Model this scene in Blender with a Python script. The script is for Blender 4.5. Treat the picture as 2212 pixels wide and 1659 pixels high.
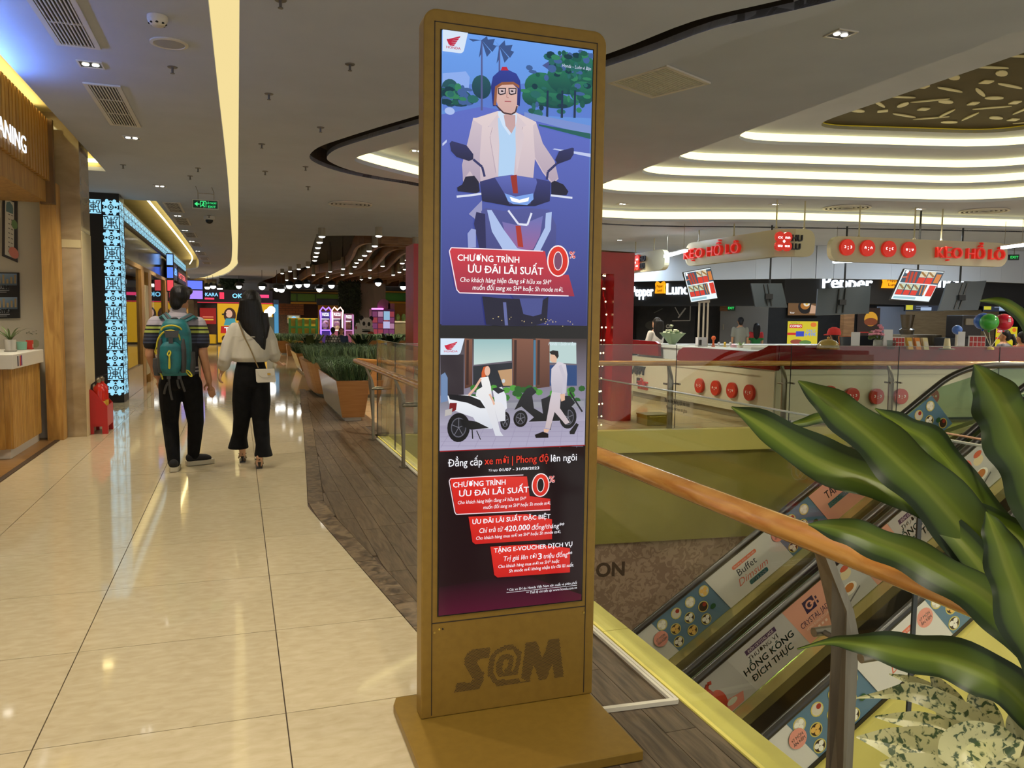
import bpy, bmesh, math, random
from mathutils import Vector, Matrix
from mathutils.geometry import tessellate_polygon
for _o in list(bpy.data.objects): bpy.data.objects.remove(_o)
SC = bpy.context.scene
COL = SC.collection
PI = math.pi
# ------------------------------------------------------------------ camera
def _cam():
    yaw, pitch, roll, f, h = math.radians(19.08), math.radians(4.714), math.radians(0.76), 1715.0, 1.427
    fw = Vector((math.sin(yaw)*math.cos(pitch), math.cos(yaw)*math.cos(pitch), -math.sin(pitch)))
    rt = Vector((math.cos(yaw), -math.sin(yaw), 0)); up = rt.cross(fw)
    c, s = math.cos(roll), math.sin(roll)
    r2 = rt*c + up*s; u2 = up*c - rt*s
    cd = bpy.data.cameras.new('camera'); co = bpy.data.objects.new('camera', cd); COL.objects.link(co)
    cd.sensor_fit = 'HORIZONTAL'; cd.sensor_width = 36.0; cd.lens = 36.0*f/2212.0
    cd.clip_start = 0.05; cd.clip_end = 200
    M = Matrix((r2, u2, -fw)).transposed().to_4x4(); M.translation = Vector((0, 0, h))
    co.matrix_world = M; SC.camera = co
    return r2, u2, fw, f, h
_R, _U, _F, _f, _h = _cam()
EYE = Vector((0, 0, _h))
def ray(x, y): return _F + _R*((x-1106)/_f) - _U*((y-829.5)/_f)
def onz(x, y, z=0.0):
    d = ray(x, y); return EYE + d*((z-_h)/d.z)
def onx(x, y, X):
    d = ray(x, y); return EYE + d*(X/d.x)
def ony(x, y, Y):
    d = ray(x, y); return EYE + d*(Y/d.y)
def onv(x, y, a, b):
    n = Vector((-(b[1]-a[1]), b[0]-a[0])); d = ray(x, y)
    return EYE + d*((a[0]*n.x + a[1]*n.y)/(d.x*n.x + d.y*n.y))
def dep(x, y, t): return EYE + ray(x, y)*t
# ------------------------------------------------------------------ world, exposure
def lin(c): return c/12.92 if c <= 0.04045 else ((c+0.055)/1.055)**2.4
def C(r, g, b): return (lin(r/255), lin(g/255), lin(b/255), 1.0)
W = bpy.data.worlds.new('world'); SC.world = W; W.use_nodes = True
W.node_tree.nodes['Background'].inputs['Color'].default_value = (1.0, 0.96, 0.92, 1)
W.node_tree.nodes['Background'].inputs['Strength'].default_value = 1.0
SC.view_settings.view_transform = 'Standard'; SC.view_settings.look = 'None'
SC.view_settings.gamma = 1.0; SC.view_settings.use_curve_mapping = False
SC.view_settings.exposure = 0.0
SC.cycles.use_denoising = True; SC.cycles.use_light_tree = False
SC.cycles.max_bounces = 6; SC.cycles.diffuse_bounces = 2; SC.cycles.glossy_bounces = 3
SC.cycles.transmission_bounces = 6; SC.cycles.transparent_max_bounces = 12; SC.cycles.use_adaptive_sampling = True; SC.cycles.adaptive_threshold = 0.025
SC.cycles.caustics_reflective = False; SC.cycles.caustics_refractive = False
SC.cycles.sample_clamp_indirect = 4.0
def spot(p, power, ang=1.9, blend=0.6, col=(1, .89, .70), r=0.05):
    l = bpy.data.lights.new('spot_lamp', 'SPOT'); l.energy = power; l.color = col
    l.spot_size = ang; l.spot_blend = blend; l.shadow_soft_size = r
    o = bpy.data.objects.new('spot_lamp', l); o.location = p; COL.objects.link(o); return o
def area(p, rot, sx, sy, power, col=(1, .84, .56)):
    l = bpy.data.lights.new('added_area_light', 'AREA'); l.shape = 'RECTANGLE'; l.size = sx; l.size_y = sy
    l.energy = power; l.color = col
    o = bpy.data.objects.new('added_area_light', l); o.location = p; o.rotation_euler = rot; COL.objects.link(o); return o
LIGHTS_HERE = True
# ------------------------------------------------------------------ materials
_M = {}
def mat(name, col, rough=0.6, metal=0.0, emit=0.0, ecol=None, spec=0.5, alpha=1.0, coat=0.0, trans=0.0):
    if name in _M: return _M[name]
    m = bpy.data.materials.new(name); m.use_nodes = True
    b = m.node_tree.nodes['Principled BSDF']; I = b.inputs
    I['Base Color'].default_value = col; I['Roughness'].default_value = rough; I['Metallic'].default_value = metal
    I['Specular IOR Level'].default_value = spec; I['Coat Weight'].default_value = coat; I['Coat Roughness'].default_value = 0.05
    if emit: I['Emission Color'].default_value = ecol or col; I['Emission Strength'].default_value = emit
    if trans: I['Transmission Weight'].default_value = trans
    _M[name] = m; return m
def noisy(name, c1, c2, scale=8.0, rough=0.5, stretch=(1, 1, 1), detail=4.0, bump=0.0, metal=0.0, spec=0.5, coat=0.0, lo=0.35, hi=0.65, dist=0.0, rnd=0.0):
    """two colours mixed by noise in object space; rnd varies the value per object"""
    if name in _M: return _M[name]
    m = mat(name, c1, rough, metal, spec=spec, coat=coat); nt = m.node_tree; N = nt.nodes; L = nt.links
    tc = N.new('ShaderNodeTexCoord'); mp = N.new('ShaderNodeMapping'); mp.inputs['Scale'].default_value = stretch
    nz = N.new('ShaderNodeTexNoise'); nz.inputs['Scale'].default_value = scale; nz.inputs['Detail'].default_value = detail
    nz.inputs['Distortion'].default_value = dist
    rp = N.new('ShaderNodeValToRGB'); rp.color_ramp.elements[0].position = lo; rp.color_ramp.elements[1].position = hi
    rp.color_ramp.elements[0].color = c1; rp.color_ramp.elements[1].color = c2
    L.new(tc.outputs['Object'], mp.inputs['Vector']); L.new(mp.outputs[0], nz.inputs['Vector']); L.new(nz.outputs['Fac'], rp.inputs['Fac'])
    out = rp.outputs['Color']
    if rnd:
        oi = N.new('ShaderNodeObjectInfo'); mr = N.new('ShaderNodeMapRange'); mr.inputs['To Min'].default_value = 1-rnd; mr.inputs['To Max'].default_value = 1+rnd
        hs = N.new('ShaderNodeHueSaturation'); L.new(oi.outputs['Random'], mr.inputs['Value']); L.new(mr.outputs[0], hs.inputs['Value'])
        L.new(out, hs.inputs['Color']); out = hs.outputs['Color']
        ad = N.new('ShaderNodeVectorMath'); ad.operation = 'MULTIPLY_ADD'; ad.inputs[1].default_value = (1, 1, 1)
        sc = N.new('ShaderNodeCombineXYZ'); ml = N.new('ShaderNodeMath'); ml.operation = 'MULTIPLY'; ml.inputs[1].default_value = 37.0
        L.new(oi.outputs['Random'], ml.inputs[0]); L.new(ml.outputs[0], sc.inputs[0]); L.new(ml.outputs[0], sc.inputs[1])
        L.new(mp.outputs[0], ad.inputs[0]); L.new(sc.outputs[0], ad.inputs[2]); L.new(ad.outputs[0], nz.inputs['Vector'])
    L.new(out, N['Principled BSDF'].inputs['Base Color'])
    if bump:
        bp = N.new('ShaderNodeBump'); bp.inputs['Strength'].default_value = bump; bp.inputs['Distance'].default_value = 0.01
        L.new(nz.outputs['Fac'], bp.inputs['Height']); L.new(bp.outputs[0], N['Principled BSDF'].inputs['Normal'])
    return m
def glow(name, col, s):
    if name in _M: return _M[name]
    m = bpy.data.materials.new(name); m.use_nodes = True; nt = m.node_tree
    nt.nodes.remove(nt.nodes['Principled BSDF']); e = nt.nodes.new('ShaderNodeEmission')
    e.inputs[0].default_value = col; e.inputs[1].default_value = s
    nt.links.new(e.outputs[0], nt.nodes['Material Output'].inputs['Surface']); _M[name] = m; return m
def printmat(name, emit=0.0, rough=0.5):
    """flat print: colours come from the mesh's colour attribute; emit>0 for screens and lightboxes"""
    if name in _M: return _M[name]
    m = bpy.data.materials.new(name); m.use_nodes = True; nt = m.node_tree; b = nt.nodes['Principled BSDF']
    a = nt.nodes.new('ShaderNodeVertexColor'); a.layer_name = 'Col'
    if emit:
        nt.links.new(a.outputs[0], b.inputs['Emission Color']); b.inputs['Emission Strength'].default_value = emit
        b.inputs['Base Color'].default_value = (.01, .01, .01, 1)
    else: nt.links.new(a.outputs[0], b.inputs['Base Color'])
    b.inputs['Roughness'].default_value = rough; b.inputs['Specular IOR Level'].default_value = 0.3
    _M[name] = m; return m
def glassmat(name, tint=(.93, .97, .93, 1), refl=1.0):
    """thin architectural glass: tinted transparency plus mirror reflection by Fresnel"""
    if name in _M: return _M[name]
    m = bpy.data.materials.new(name); m.use_nodes = True; nt = m.node_tree; N = nt.nodes; L = nt.links
    N.remove(N['Principled BSDF'])
    tr = N.new('ShaderNodeBsdfTransparent'); tr.inputs[0].default_value = tint
    gl = N.new('ShaderNodeBsdfGlossy'); gl.inputs['Roughness'].default_value = 0.01
    lw = N.new('ShaderNodeLayerWeight'); lw.inputs['Blend'].default_value = .5      # facing = 1 - cos
    pw = N.new('ShaderNodeMath'); pw.operation = 'POWER'; pw.inputs[1].default_value = 5
    ml = N.new('ShaderNodeMath'); ml.operation = 'MULTIPLY_ADD'; ml.inputs[1].default_value = .92*refl; ml.inputs[2].default_value = .035*refl
    mx = N.new('ShaderNodeMixShader'); L.new(lw.outputs['Facing'], pw.inputs[0]); L.new(pw.outputs[0], ml.inputs[0]); L.new(ml.outputs[0], mx.inputs[0])
    L.new(tr.outputs[0], mx.inputs[1]); L.new(gl.outputs[0], mx.inputs[2]); L.new(mx.outputs[0], N['Material Output'].inputs['Surface'])
    _M[name] = m; return m
# ------------------------------------------------------------------ mesh builder
class MB:
    def __init__(s): s.v = []; s.f = []; s.c = None
    def add(s, vs, fs):
        n = len(s.v); s.v += [tuple(v) for v in vs]; s.f += [tuple(i+n for i in f) for f in fs]; return s
    def box(s, x0, x1, y0, y1, z0, z1):
        return s.add([(x0,y0,z0),(x1,y0,z0),(x1,y1,z0),(x0,y1,z0),(x0,y0,z1),(x1,y0,z1),(x1,y1,z1),(x0,y1,z1)],
                     [(0,3,2,1),(4,5,6,7),(0,1,5,4),(1,2,6,5),(2,3,7,6),(3,0,4,7)])
    def bar(s, a, b, w, t, up=(0, 0, 1)):
        """box beam from a to b, w across, t along up"""
        a, b, up = Vector(a), Vector(b), Vector(up); d = (b-a).normalized(); sd = d.cross(up).normalized(); u = sd.cross(d)
        vs = []
        for p in (a, b):
            for i, j in ((-1,-1),(1,-1),(1,1),(-1,1)): vs.append(p + sd*(i*w/2) + u*(j*t/2))
        return s.add(vs, [(0,1,2,3),(7,6,5,4),(0,4,5,1),(1,5,6,2),(2,6,7,3),(3,7,4,0)])
    def prism(s, poly, z0, z1):
        n = len(poly); vs = [(p[0],p[1],z0) for p in poly] + [(p[0],p[1],z1) for p in poly]
        fs = [tuple(range(n-1,-1,-1)), tuple(range(n,2*n))] + [(i,(i+1)%n,n+(i+1)%n,n+i) for i in range(n)]
        return s.add(vs, fs)
    def extr(s, poly, o, ux, uy, d):
        """2D polygon placed at o on axes ux, uy, pushed by vector d"""
        o, ux, uy, d = Vector(o), Vector(ux), Vector(uy), Vector(d); n = len(poly)
        P = [o + ux*p[0] + uy*p[1] for p in poly]; vs = P + [p + d for p in P]
        return s.add(vs, [tuple(range(n-1,-1,-1)), tuple(range(n,2*n))] + [(i,(i+1)%n,n+(i+1)%n,n+i) for i in range(n)])
    def tube(s, path, r, seg=10, caps=True, flat=1.0):
        P = [Vector(p) for p in path]; R = r if isinstance(r, (list, tuple)) else [r]*len(P); vs = []; fs = []
        t = (P[1]-P[0]).normalized(); ref = Vector((0,0,1)) if abs(t.z) < .9 else Vector((1,0,0)); nrm = t.cross(ref).normalized()
        for i, p in enumerate(P):
            t = ((P[min(i+1,len(P)-1)] - P[max(i-1,0)])).normalized()
            nrm = (nrm - t*nrm.dot(t)).normalized(); bn = t.cross(nrm)
            for k in range(seg):
                a = 2*PI*k/seg; vs.append(p + nrm*(R[i]*math.cos(a)) + bn*(R[i]*flat*math.sin(a)))
        for i in range(len(P)-1):
            for k in range(seg):
                fs.append((i*seg+k, i*seg+(k+1)%seg, (i+1)*seg+(k+1)%seg, (i+1)*seg+k))
        if caps: fs += [tuple(range(seg-1,-1,-1)), tuple((len(P)-1)*seg+k for k in range(seg))]
        return s.add(vs, fs)
    def lathe(s, prof, c=(0,0,0), seg=16, axis='z', caps=True):
        c = Vector(c); vs = []; fs = []
        for r, h in prof:
            for k in range(seg):
                a = 2*PI*k/seg; q = (r*math.cos(a), r*math.sin(a), h)
                if axis == 'y': q = (q[0], q[2], q[1])
                if axis == 'x': q = (q[2], q[0], q[1])
                vs.append(c + Vector(q))
        for i in range(len(prof)-1):
            for k in range(seg): fs.append((i*seg+k, i*seg+(k+1)%seg, (i+1)*seg+(k+1)%seg, (i+1)*seg+k))
        if caps: fs += [tuple(range(seg-1,-1,-1)), tuple((len(prof)-1)*seg+k for k in range(seg))]
        return s.add(vs, fs)
    def ball(s, c, r, seg=14, rings=9):
        rx, ry, rz = r if isinstance(r, (tuple, list)) else (r, r, r); c = Vector(c); vs = [c+Vector((0,0,rz))]; fs = []
        for i in range(1, rings):
            for k in range(seg):
                a = PI*i/rings; b = 2*PI*k/seg; vs.append(c+Vector((rx*math.sin(a)*math.cos(b), ry*math.sin(a)*math.sin(b), rz*math.cos(a))))
        vs.append(c-Vector((0,0,rz)))
        for k in range(seg): fs.append((0, 1+k, 1+(k+1)%seg))
        for i in range(rings-2):
            for k in range(seg): fs.append((1+i*seg+k, 1+(i+1)*seg+k, 1+(i+1)*seg+(k+1)%seg, 1+i*seg+(k+1)%seg))
        b = 1+(rings-2)*seg; e = len(vs)-1
        for k in range(seg): fs.append((e, b+(k+1)%seg, b+k))
        return s.add(vs, fs)
    def mesh(s, name):
        me = bpy.data.meshes.new(name); me.from_pydata(s.v, [], s.f)
        bm = bmesh.new(); bm.from_mesh(me); bmesh.ops.recalc_face_normals(bm, faces=bm.faces); bm.to_mesh(me); bm.free()
        return me
    def build(s, name, m, parent=None, smooth=False, bevel=0.0, seg=2):
        me = s.mesh(name)
        if bevel:
            bm = bmesh.new(); bm.from_mesh(me)
            bmesh.ops.bevel(bm, geom=[e for e in bm.edges if len(e.link_faces) == 2 and e.calc_face_angle(0) > .6], offset=bevel, segments=seg, affect='EDGES', profile=.6)
            bm.to_mesh(me); bm.free()
        return link(name, me, m, parent, smooth)
def link(name, me, m=None, parent=None, smooth=False, loc=None):
    o = bpy.data.objects.new(name, me); COL.objects.link(o)
    if m is not None:
        if me.materials: me.materials[0] = m
        else: me.materials.append(m)
    if smooth:
        for p in me.polygons: p.use_smooth = True
        try: me.set_sharp_from_angle(angle=0.7)
        except Exception: pass
    if parent is not None:
        o.parent = parent
        o.matrix_parent_inverse = parent.matrix_world.inverted() if parent.type != 'EMPTY' else Matrix.Translation(-Vector(parent.location))
    if loc is not None: o.location = loc
    return o
def tag(o, label=None, cat=None, group=None, kind=None):
    if label: o['label'] = label
    if cat: o['category'] = cat
    if group: o['group'] = group
    if kind: o['kind'] = kind
    return o
def thing(name, label, cat, loc=(0, 0, 0), group=None, kind=None):
    o = bpy.data.objects.new(name, None); o.empty_display_size = .1; o.location = loc; COL.objects.link(o)
    return tag(o, label, cat, group, kind)
def copytree(o, off, label=None, group=None):
    c = o.copy(); COL.objects.link(c); c.location = Vector(o.location) + Vector(off)
    if label: c['label'] = label
    if group: c['group'] = group
    for ch in [x for x in o.children]:
        d = ch.copy(); COL.objects.link(d); d.parent = c
        for g in [x for x in ch.children]:
            e = g.copy(); COL.objects.link(e); e.parent = d
    return c
def structure(o): o['kind'] = 'structure'; return o
def curve_plate(polys, z0, z1):
    """flat plate with holes (first polygon outer, others holes) as mesh data"""
    cu = bpy.data.curves.new('plate', 'CURVE'); cu.dimensions = '2D'; cu.fill_mode = 'BOTH'; cu.extrude = abs(z1-z0)/2
    for P in polys:
        sp = cu.splines.new('POLY'); sp.points.add(len(P)-1); sp.use_cyclic_u = True
        for q, p in zip(sp.points, P): q.co = (p[0], p[1], 0, 1)
    ob = bpy.data.objects.new('plate', cu); ob.location = (0, 0, 0)
    me = bpy.data.meshes.new_from_object(ob); bpy.data.objects.remove(ob)
    zc = (z0+z1)/2
    for v in me.vertices: v.co.z += zc
    return me
def rounded(poly, r, n=6):
    """round the corners of a polygon; r may be a list"""
    out = []; N = len(poly)
    for i in range(N):
        p = Vector(poly[i][:2]); a = Vector(poly[i-1][:2]); b = Vector(poly[(i+1) % N][:2])
        rr = r[i] if isinstance(r, (list, tuple)) else r
        if rr <= 0: out.append((p.x, p.y)); continue
        da = (a-p); db = (b-p); rr = min(rr, da.length*.49, db.length*.49); da.normalize(); db.normalize()
        s, e = p+da*rr, p+db*rr
        for k in range(n+1):
            t = k/n; q = s*(1-t)**2 + p*2*t*(1-t) + e*t*t; out.append((q.x, q.y))
    return out
def smooth_path(P, n=6, closed=False):
    """Catmull-Rom"""
    P = [Vector(p) for p in P]; out = []; N = len(P)
    for i in range(N if closed else N-1):
        g = (lambda j: P[j % N]) if closed else (lambda j: P[max(0, min(N-1, j))])
        a, b, c, d = g(i-1), g(i), g(i+1), g(i+2)
        for k in range(n):
            t = k/n; out.append(.5*((2*b) + (c-a)*t + (2*a-5*b+4*c-d)*t*t + (3*b-a-3*c+d)*t**3))
    if not closed: out.append(P[-1])
    return out
# ------------------------------------------------------------------ lettering and flat prints
def text_geo(s, size=1.0, bold=0.0, shear=0.0, depth=0.0, width=None, height=None, align='LEFT', res=2, bevel=0.0):
    """verts, faces of a line of lettering in the XY plane; fitted to width / cap height if given"""
    bars = [i for i, ch in enumerate(s) if ch == 'Đ']; s = s.replace('Đ', 'D')
    cu = bpy.data.curves.new('txt', 'FONT'); cu.body = s; cu.size = size; cu.offset = bold; cu.shear = shear; cu.extrude = depth
    cu.resolution_u = res; cu.fill_mode = 'BOTH' if depth else 'FRONT'; cu.bevel_depth = bevel; cu.bevel_resolution = 0
    ob = bpy.data.objects.new('txt', cu); me = bpy.data.meshes.new_from_object(ob)
    V = [Vector(v.co) for v in me.vertices]; Fc = [tuple(p.vertices) for p in me.polygons]
    bpy.data.meshes.remove(me); bpy.data.objects.remove(ob); bpy.data.curves.remove(cu)
    if not V: return [], []
    for i in bars:                                   # cross bar of the barred D
        xs = []
        for part in (s[:i+1], 'D'):
            c2 = bpy.data.curves.new('txt', 'FONT'); c2.body = part; c2.size = size; o2 = bpy.data.objects.new('txt', c2); m2 = bpy.data.meshes.new_from_object(o2)
            xs.append((min(v.co.x for v in m2.vertices), max(v.co.x for v in m2.vertices))); bpy.data.meshes.remove(m2); bpy.data.objects.remove(o2); bpy.data.curves.remove(c2)
        xl = xs[0][1] - (xs[1][1]-xs[1][0]); n = len(V); z = V[0].z
        V += [Vector((xl+a*size+shear*b*size, b*size, z)) for a, b in ((-.09,.32),(.28,.32),(.28,.40),(-.09,.40))]; Fc.append((n, n+1, n+2, n+3))
    x0 = min(v.x for v in V); x1 = max(v.x for v in V)
    kx = ky = 1.0
    if width: kx = width/(x1-x0)
    if height: ky = height/(size*.73)
    elif width: ky = kx
    if height and not width: kx = ky
    V = [Vector(((v.x-x0)*kx, v.y*ky, v.z)) for v in V]; w = (x1-x0)*kx
    sh = {'LEFT': 0, 'CENTER': w/2, 'RIGHT': w}[align]
    return [Vector((v.x-sh, v.y, v.z)) for v in V], Fc
def letters(name, s, o, ux, uy, height, m, parent=None, depth=.03, bold=0.0, width=None, align='LEFT', shear=0.0, res=3):
    """3D lettering standing on a surface: o lower left, ux along, uy up"""
    V, Fc = text_geo(s, 1.0, bold, shear, depth/2, width, height, align, res)
    ux, uy = Vector(ux).normalized(), Vector(uy).normalized(); n = ux.cross(uy); o = Vector(o)
    b = MB(); b.add([o + ux*v.x + uy*v.y + n*(v.z+depth/2) for v in V], Fc)
    return b.build(name, m, parent)
class Pic:
    """layers of flat coloured shapes in the unit of the surface (u right, v up), later layers on top"""
    def __init__(s): s.v = []; s.f = []; s.c = []; s.k = 0
    def _add(s, V, Fc, cols):
        n = len(s.v); s.v += [(p[0], p[1], s.k) for p in V]; s.f += [tuple(i+n for i in f) for f in Fc]; s.c += cols
    def poly(s, P, col, col2=None):
        """col at the bottom, col2 at the top (gradient) when given"""
        s.k += 1
        if col2 is None: cols = [col]*len(P)
        else:
            lo = min(p[1] for p in P); hi = max(p[1] for p in P); cols = []
            for p in P:
                t = (p[1]-lo)/(hi-lo+1e-9); cols.append(tuple(col[i]*(1-t)+col2[i]*t for i in range(4)))
        V3 = [Vector((p[0], p[1], 0)) for p in P]
        s._add(P, [t for t in tessellate_polygon([V3])], cols); return s
    def rect(s, x0, y0, x1, y1, col, col2=None): return s.poly([(x0,y0),(x1,y0),(x1,y1),(x0,y1)], col, col2)
    def ell(s, cx, cy, rx, ry, col, col2=None, n=18, a0=0, a1=2*PI):
        P = [(cx+rx*math.cos(a0+(a1-a0)*k/n), cy+ry*math.sin(a0+(a1-a0)*k/n)) for k in range(n+(0 if a1-a0 > 6.2 else 1))]
        return s.poly(P, col, col2)
    def line(s, P, w, col):
        s.k += 1
        for a, b in zip(P[:-1], P[1:]):
            a, b = Vector(a), Vector(b); d = (b-a); d = d.normalized() if d.length else Vector((1, 0)); n = Vector((-d.y, d.x))*(w/2)
            s._add([a-n, b-n, b+n, a+n], [(0,1,2,3)], [col]*4)
        return s
    def text(s, t, x, y, h, col, bold=.0, shear=0, width=None, align='LEFT', rot=0.0, res=2):
        s.k += 1; V, Fc = text_geo(t, 1.0, 0, shear, 0, width, h, align, res)
        c, q = math.cos(rot), math.sin(rot); e = bold*h*.6
        for dx, dy in ([(0, 0)] if bold < .004 else [(-e, -e*.6), (e, -e*.6), (-e, e*.6), (e, e*.6), (0, 0)]):
            s._add([(x+dx+v.x*c-v.y*q, y+dy+v.x*q+v.y*c) for v in V], Fc, [col]*len(V))
        return s
    def build(s, name, o, ux, uy, m, parent=None, eps=0.0004, fn=None, clip=None):
        """o = world position of u=v=0; ux, uy = world vectors of one unit"""
        o, ux, uy = Vector(o), Vector(ux), Vector(uy); n = ux.cross(uy).normalized()
        if clip: s.v = [(min(max(p[0], clip[0]), clip[2]), min(max(p[1], clip[1]), clip[3]), p[2]) for p in s.v]
        P = [(fn(p[0], p[1]) if fn else o + ux*p[0] + uy*p[1]) + n*(eps*p[2]) for p in s.v]
        me = bpy.data.meshes.new(name); me.from_pydata([tuple(p) for p in P], [], s.f)
        a = me.color_attributes.new('Col', 'FLOAT_COLOR', 'POINT')
        fl = [x for c in s.c for x in c]; a.data.foreach_set('color', fl)
        return link(name, me, m, parent)
WHITE = (1, 1, 1, 1); BLACK = (0, 0, 0, 1)
# ================================================================== THE SETTING
H = 3.3
plaster = noisy('ceiling_plaster', C(182,187,200), C(177,182,195), 2, .75, spec=.25)
def _plain(name, col, **k): return mat(name, col, **k)
marble = noisy('cream_marble', C(200,186,154), C(184,168,134), 13, .055, (1, 2.2, 1), 10, lo=.30, hi=.80, dist=.5, rnd=.03, spec=.6)
darkjoint = mat('tile_joint', C(84,70,56), .8)
plankm = noisy('wood_look_plank', C(112,96,76), C(74,62,48), 5, .32, (9, .9, 1), 6, bump=.12, dist=.7, rnd=.14)
borderm = noisy('brown_border_stone', C(126,108,84), C(66,54,42), 13, .4, (1, 1, 1), 8, bump=.35, dist=1.0, rnd=.12)
white_paint = mat('white_paint', C(206,200,186), .5)
yellow_paint = noisy('yellow_ledge_paint', C(240,228,118), C(230,216,108), 6, .5)
steel = noisy('brushed_steel', C(140,132,116), C(130,122,106), 4, .38, (14, 14, 1), 3, metal=.8)
oak = noisy('oak_wood', C(190,146,74), C(158,114,52), 3, .42, (6, 6, .7), 6, dist=1.0, rnd=.06)
railwood = noisy('varnished_rail_wood', C(216,160,84), C(188,126,58), 4, .16, (1, 1.2, 6), 5, dist=1.2, coat=.6)
clear_glass = glassmat('clear_glass', (.955, .975, .94, 1))
def border_x(y):
    P = [(-3, 1.42), (3.47, .75), (6.03, .48), (7.87, .61), (10.13, .76), (12.7, .92), (16, 1.14)]
    for (a, b), (c, d) in zip(P[:-1], P[1:]):
        if y <= c: return b + (d-b)*(y-a)/(c-a)
    return P[-1][1]
# --- floor: slab, then marble tiles, border stones and planks laid on it
fl = MB().prism([(-7,-3),(1.56,-3),(1.56,9.55),(30,6.7),(30,60),(-7,60)], -.45, -.008).build('floor', darkjoint); structure(fl)
def cell(name, x0, x1, y0, y1, m, lo=None, hi=None, g=.0018, top=0.0):
    n = 1 if (lo is None and hi is None) else 6
    ys = [y0+g + (y1-y0-2*g)*k/n for k in range(n+1)]; L = []; Rr = []
    for y in ys:
        a = x0+g if lo is None else max(x0+g, lo(y)); b = x1-g if hi is None else min(x1-g, hi(y))
        if b-a > .012: L.append((a, y)); Rr.append((b, y))
    if len(L) < 2: return
    MB().prism(Rr + L[::-1], top-.008, top).build(name, m, fl)
for i in range(-2, 4):
    for k in range(-5, 15):
        x0 = -.655+.8*i; y0 = 3.66+.8*k
        cell('tile', max(x0, -1.9), x0+.8, y0, y0+.8, marble, hi=(lambda y: border_x(y)-.002) if x0+.8 > .4 else None, g=.0022)
random.seed(3)
y = -1.0
while y < 15.6:
    l = random.uniform(.42, .62)
    MB().prism([(border_x(y)+.002,y),(border_x(y)+.118,y),(border_x(min(y+l-.004,15.6))+.118,y+l-.004),(border_x(min(y+l-.004,15.6))+.002,y+l-.004)], -.008, .001).build('border_stone', borderm, fl)
    y += l
pw = .1225
for i in range(12):
    x0 = 1.752-pw*(i+1); y = -1.0 - random.random()*.8
    while y < 15.6:
        l = .92
        y1 = min(y+l, 15.6)
        xr = lambda yy: 1.752
        if y < 9.6: xr = lambda yy: 1.558
        if x0 < (1.558 if y < 9.6 else 1.752) and y1 > y+.02:
            cell('plank', x0, x0+pw, y, y1, plankm, lo=lambda yy: border_x(yy)+.121, hi=xr, g=.0013)
        y += l
def tiled(name, c1, c2, cj, sc, rough=.1, w=.8, h=.8, off=0.0, spec=.5, bump=0, mortar=.006, vec='Object', rot=(0, 0, 0)):
    m = mat(name, c1, rough, spec=spec); nt = m.node_tree; N = nt.nodes; L = nt.links
    tc = N.new('ShaderNodeTexCoord'); mp = N.new('ShaderNodeMapping'); mp.inputs['Rotation'].default_value = rot
    b = N.new('ShaderNodeTexBrick'); b.offset = off; b.inputs['Color1'].default_value = c1; b.inputs['Color2'].default_value = c2; b.inputs['Mortar'].default_value = cj
    b.inputs['Scale'].default_value = 1; b.inputs['Brick Width'].default_value = w; b.inputs['Row Height'].default_value = h; b.inputs['Mortar Size'].default_value = mortar
    L.new(tc.outputs[vec], mp.inputs[0]); L.new(mp.outputs[0], b.inputs['Vector']); L.new(b.outputs[0], N['Principled BSDF'].inputs['Base Color']); return m
fartile = tiled('far_marble_tiles', C(205,184,146), C(194,172,134), C(110,94,74), 1, .07, spec=.55)
tag(MB().prism([(1.752,9.6),(30,6.76),(30,60),(-7,60),(-7,15.66),(1.752,15.66)], -.008, 0).build('far_tiles', fartile, fl), kind='stuff')
shopfl = noisy('shop_wood_floor', C(150,112,62), C(120,84,44), 3, .3, (1, 8, 1), 5)
MB().box(-4.2,-1.902,3,10.2,-.008,.002).build('shop_flooring', shopfl, fl); MB().box(-1.95,-1.902,3,10.2,.002,.006).build('threshold_strip', mat('dark_threshold', C(60,46,32), .5), fl)
MB().box(-7,-1.902,10.2,15.66,-.008,0).build('side_flooring', fartile, fl)
# ledge of the void edge, white skirting cable
led = MB()
for y0, y1 in ((-2,3.19),(3.195,9.56)): led.box(1.56,1.69,y0,y1,-.45,.006)
structure(led.build('trim_1', yellow_paint))
structure(MB().prism([(1.56,9.40),(1.56,9.55),(30,6.70),(30,6.57)], -.28, .006).build('trim_2', mat('pale_yellow_edge', C(196,186,104), .5)))
# --- ceiling level
def RR(P, r): return rounded(P, r)
strip_l = [(-.15,-2.5),(-.14,5.25),(-.10,11.6),(-.10,19.2),(-.12,25),(-.24,31.4),(-.72,36.6),(-1.5,42.8),(-2.8,48)]
strip_r = [(.04,-2.5),(.04,12),(.045,20),(.03,28.6),(0,32.7),(-.6,40.8),(-1.9,47),(-2.7,51)]
h_strip = [tuple(p) for p in smooth_path([Vector(p) for p in strip_l],3)] + [tuple(p) for p in smooth_path([Vector(p) for p in strip_r],3)][::-1]
slot_o = [(4.3,2.3),(3.55,3.2),(3.03,4.03),(2.73,4.5),(2.52,5.2),(2.1,6.3),(1.63,7.42),(1.36,8.03),(1.08,8.70),(.88,9.26),(.83,9.82),(.95,10.22),(1.26,10.66),(1.75,11.03),(2.5,11.42),(4.5,12.95),(6.9,14.45),(10.3,13.45),(15,12.0),(20,10.5)]
slot_i = [(4.15,2.15),(3.4,3.05),(2.80,4.05),(2.58,4.5)]
def inset_path(P, d):
    out = []
    for i in range(len(P)):
        t = Vector(P[min(i+1,len(P)-1)]) - Vector(P[max(i-1,0)]); t = Vector((t.x, t.y)).normalized(); out.append((P[i][0]+t.y*d, P[i][1]-t.x*d))
    return out
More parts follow.
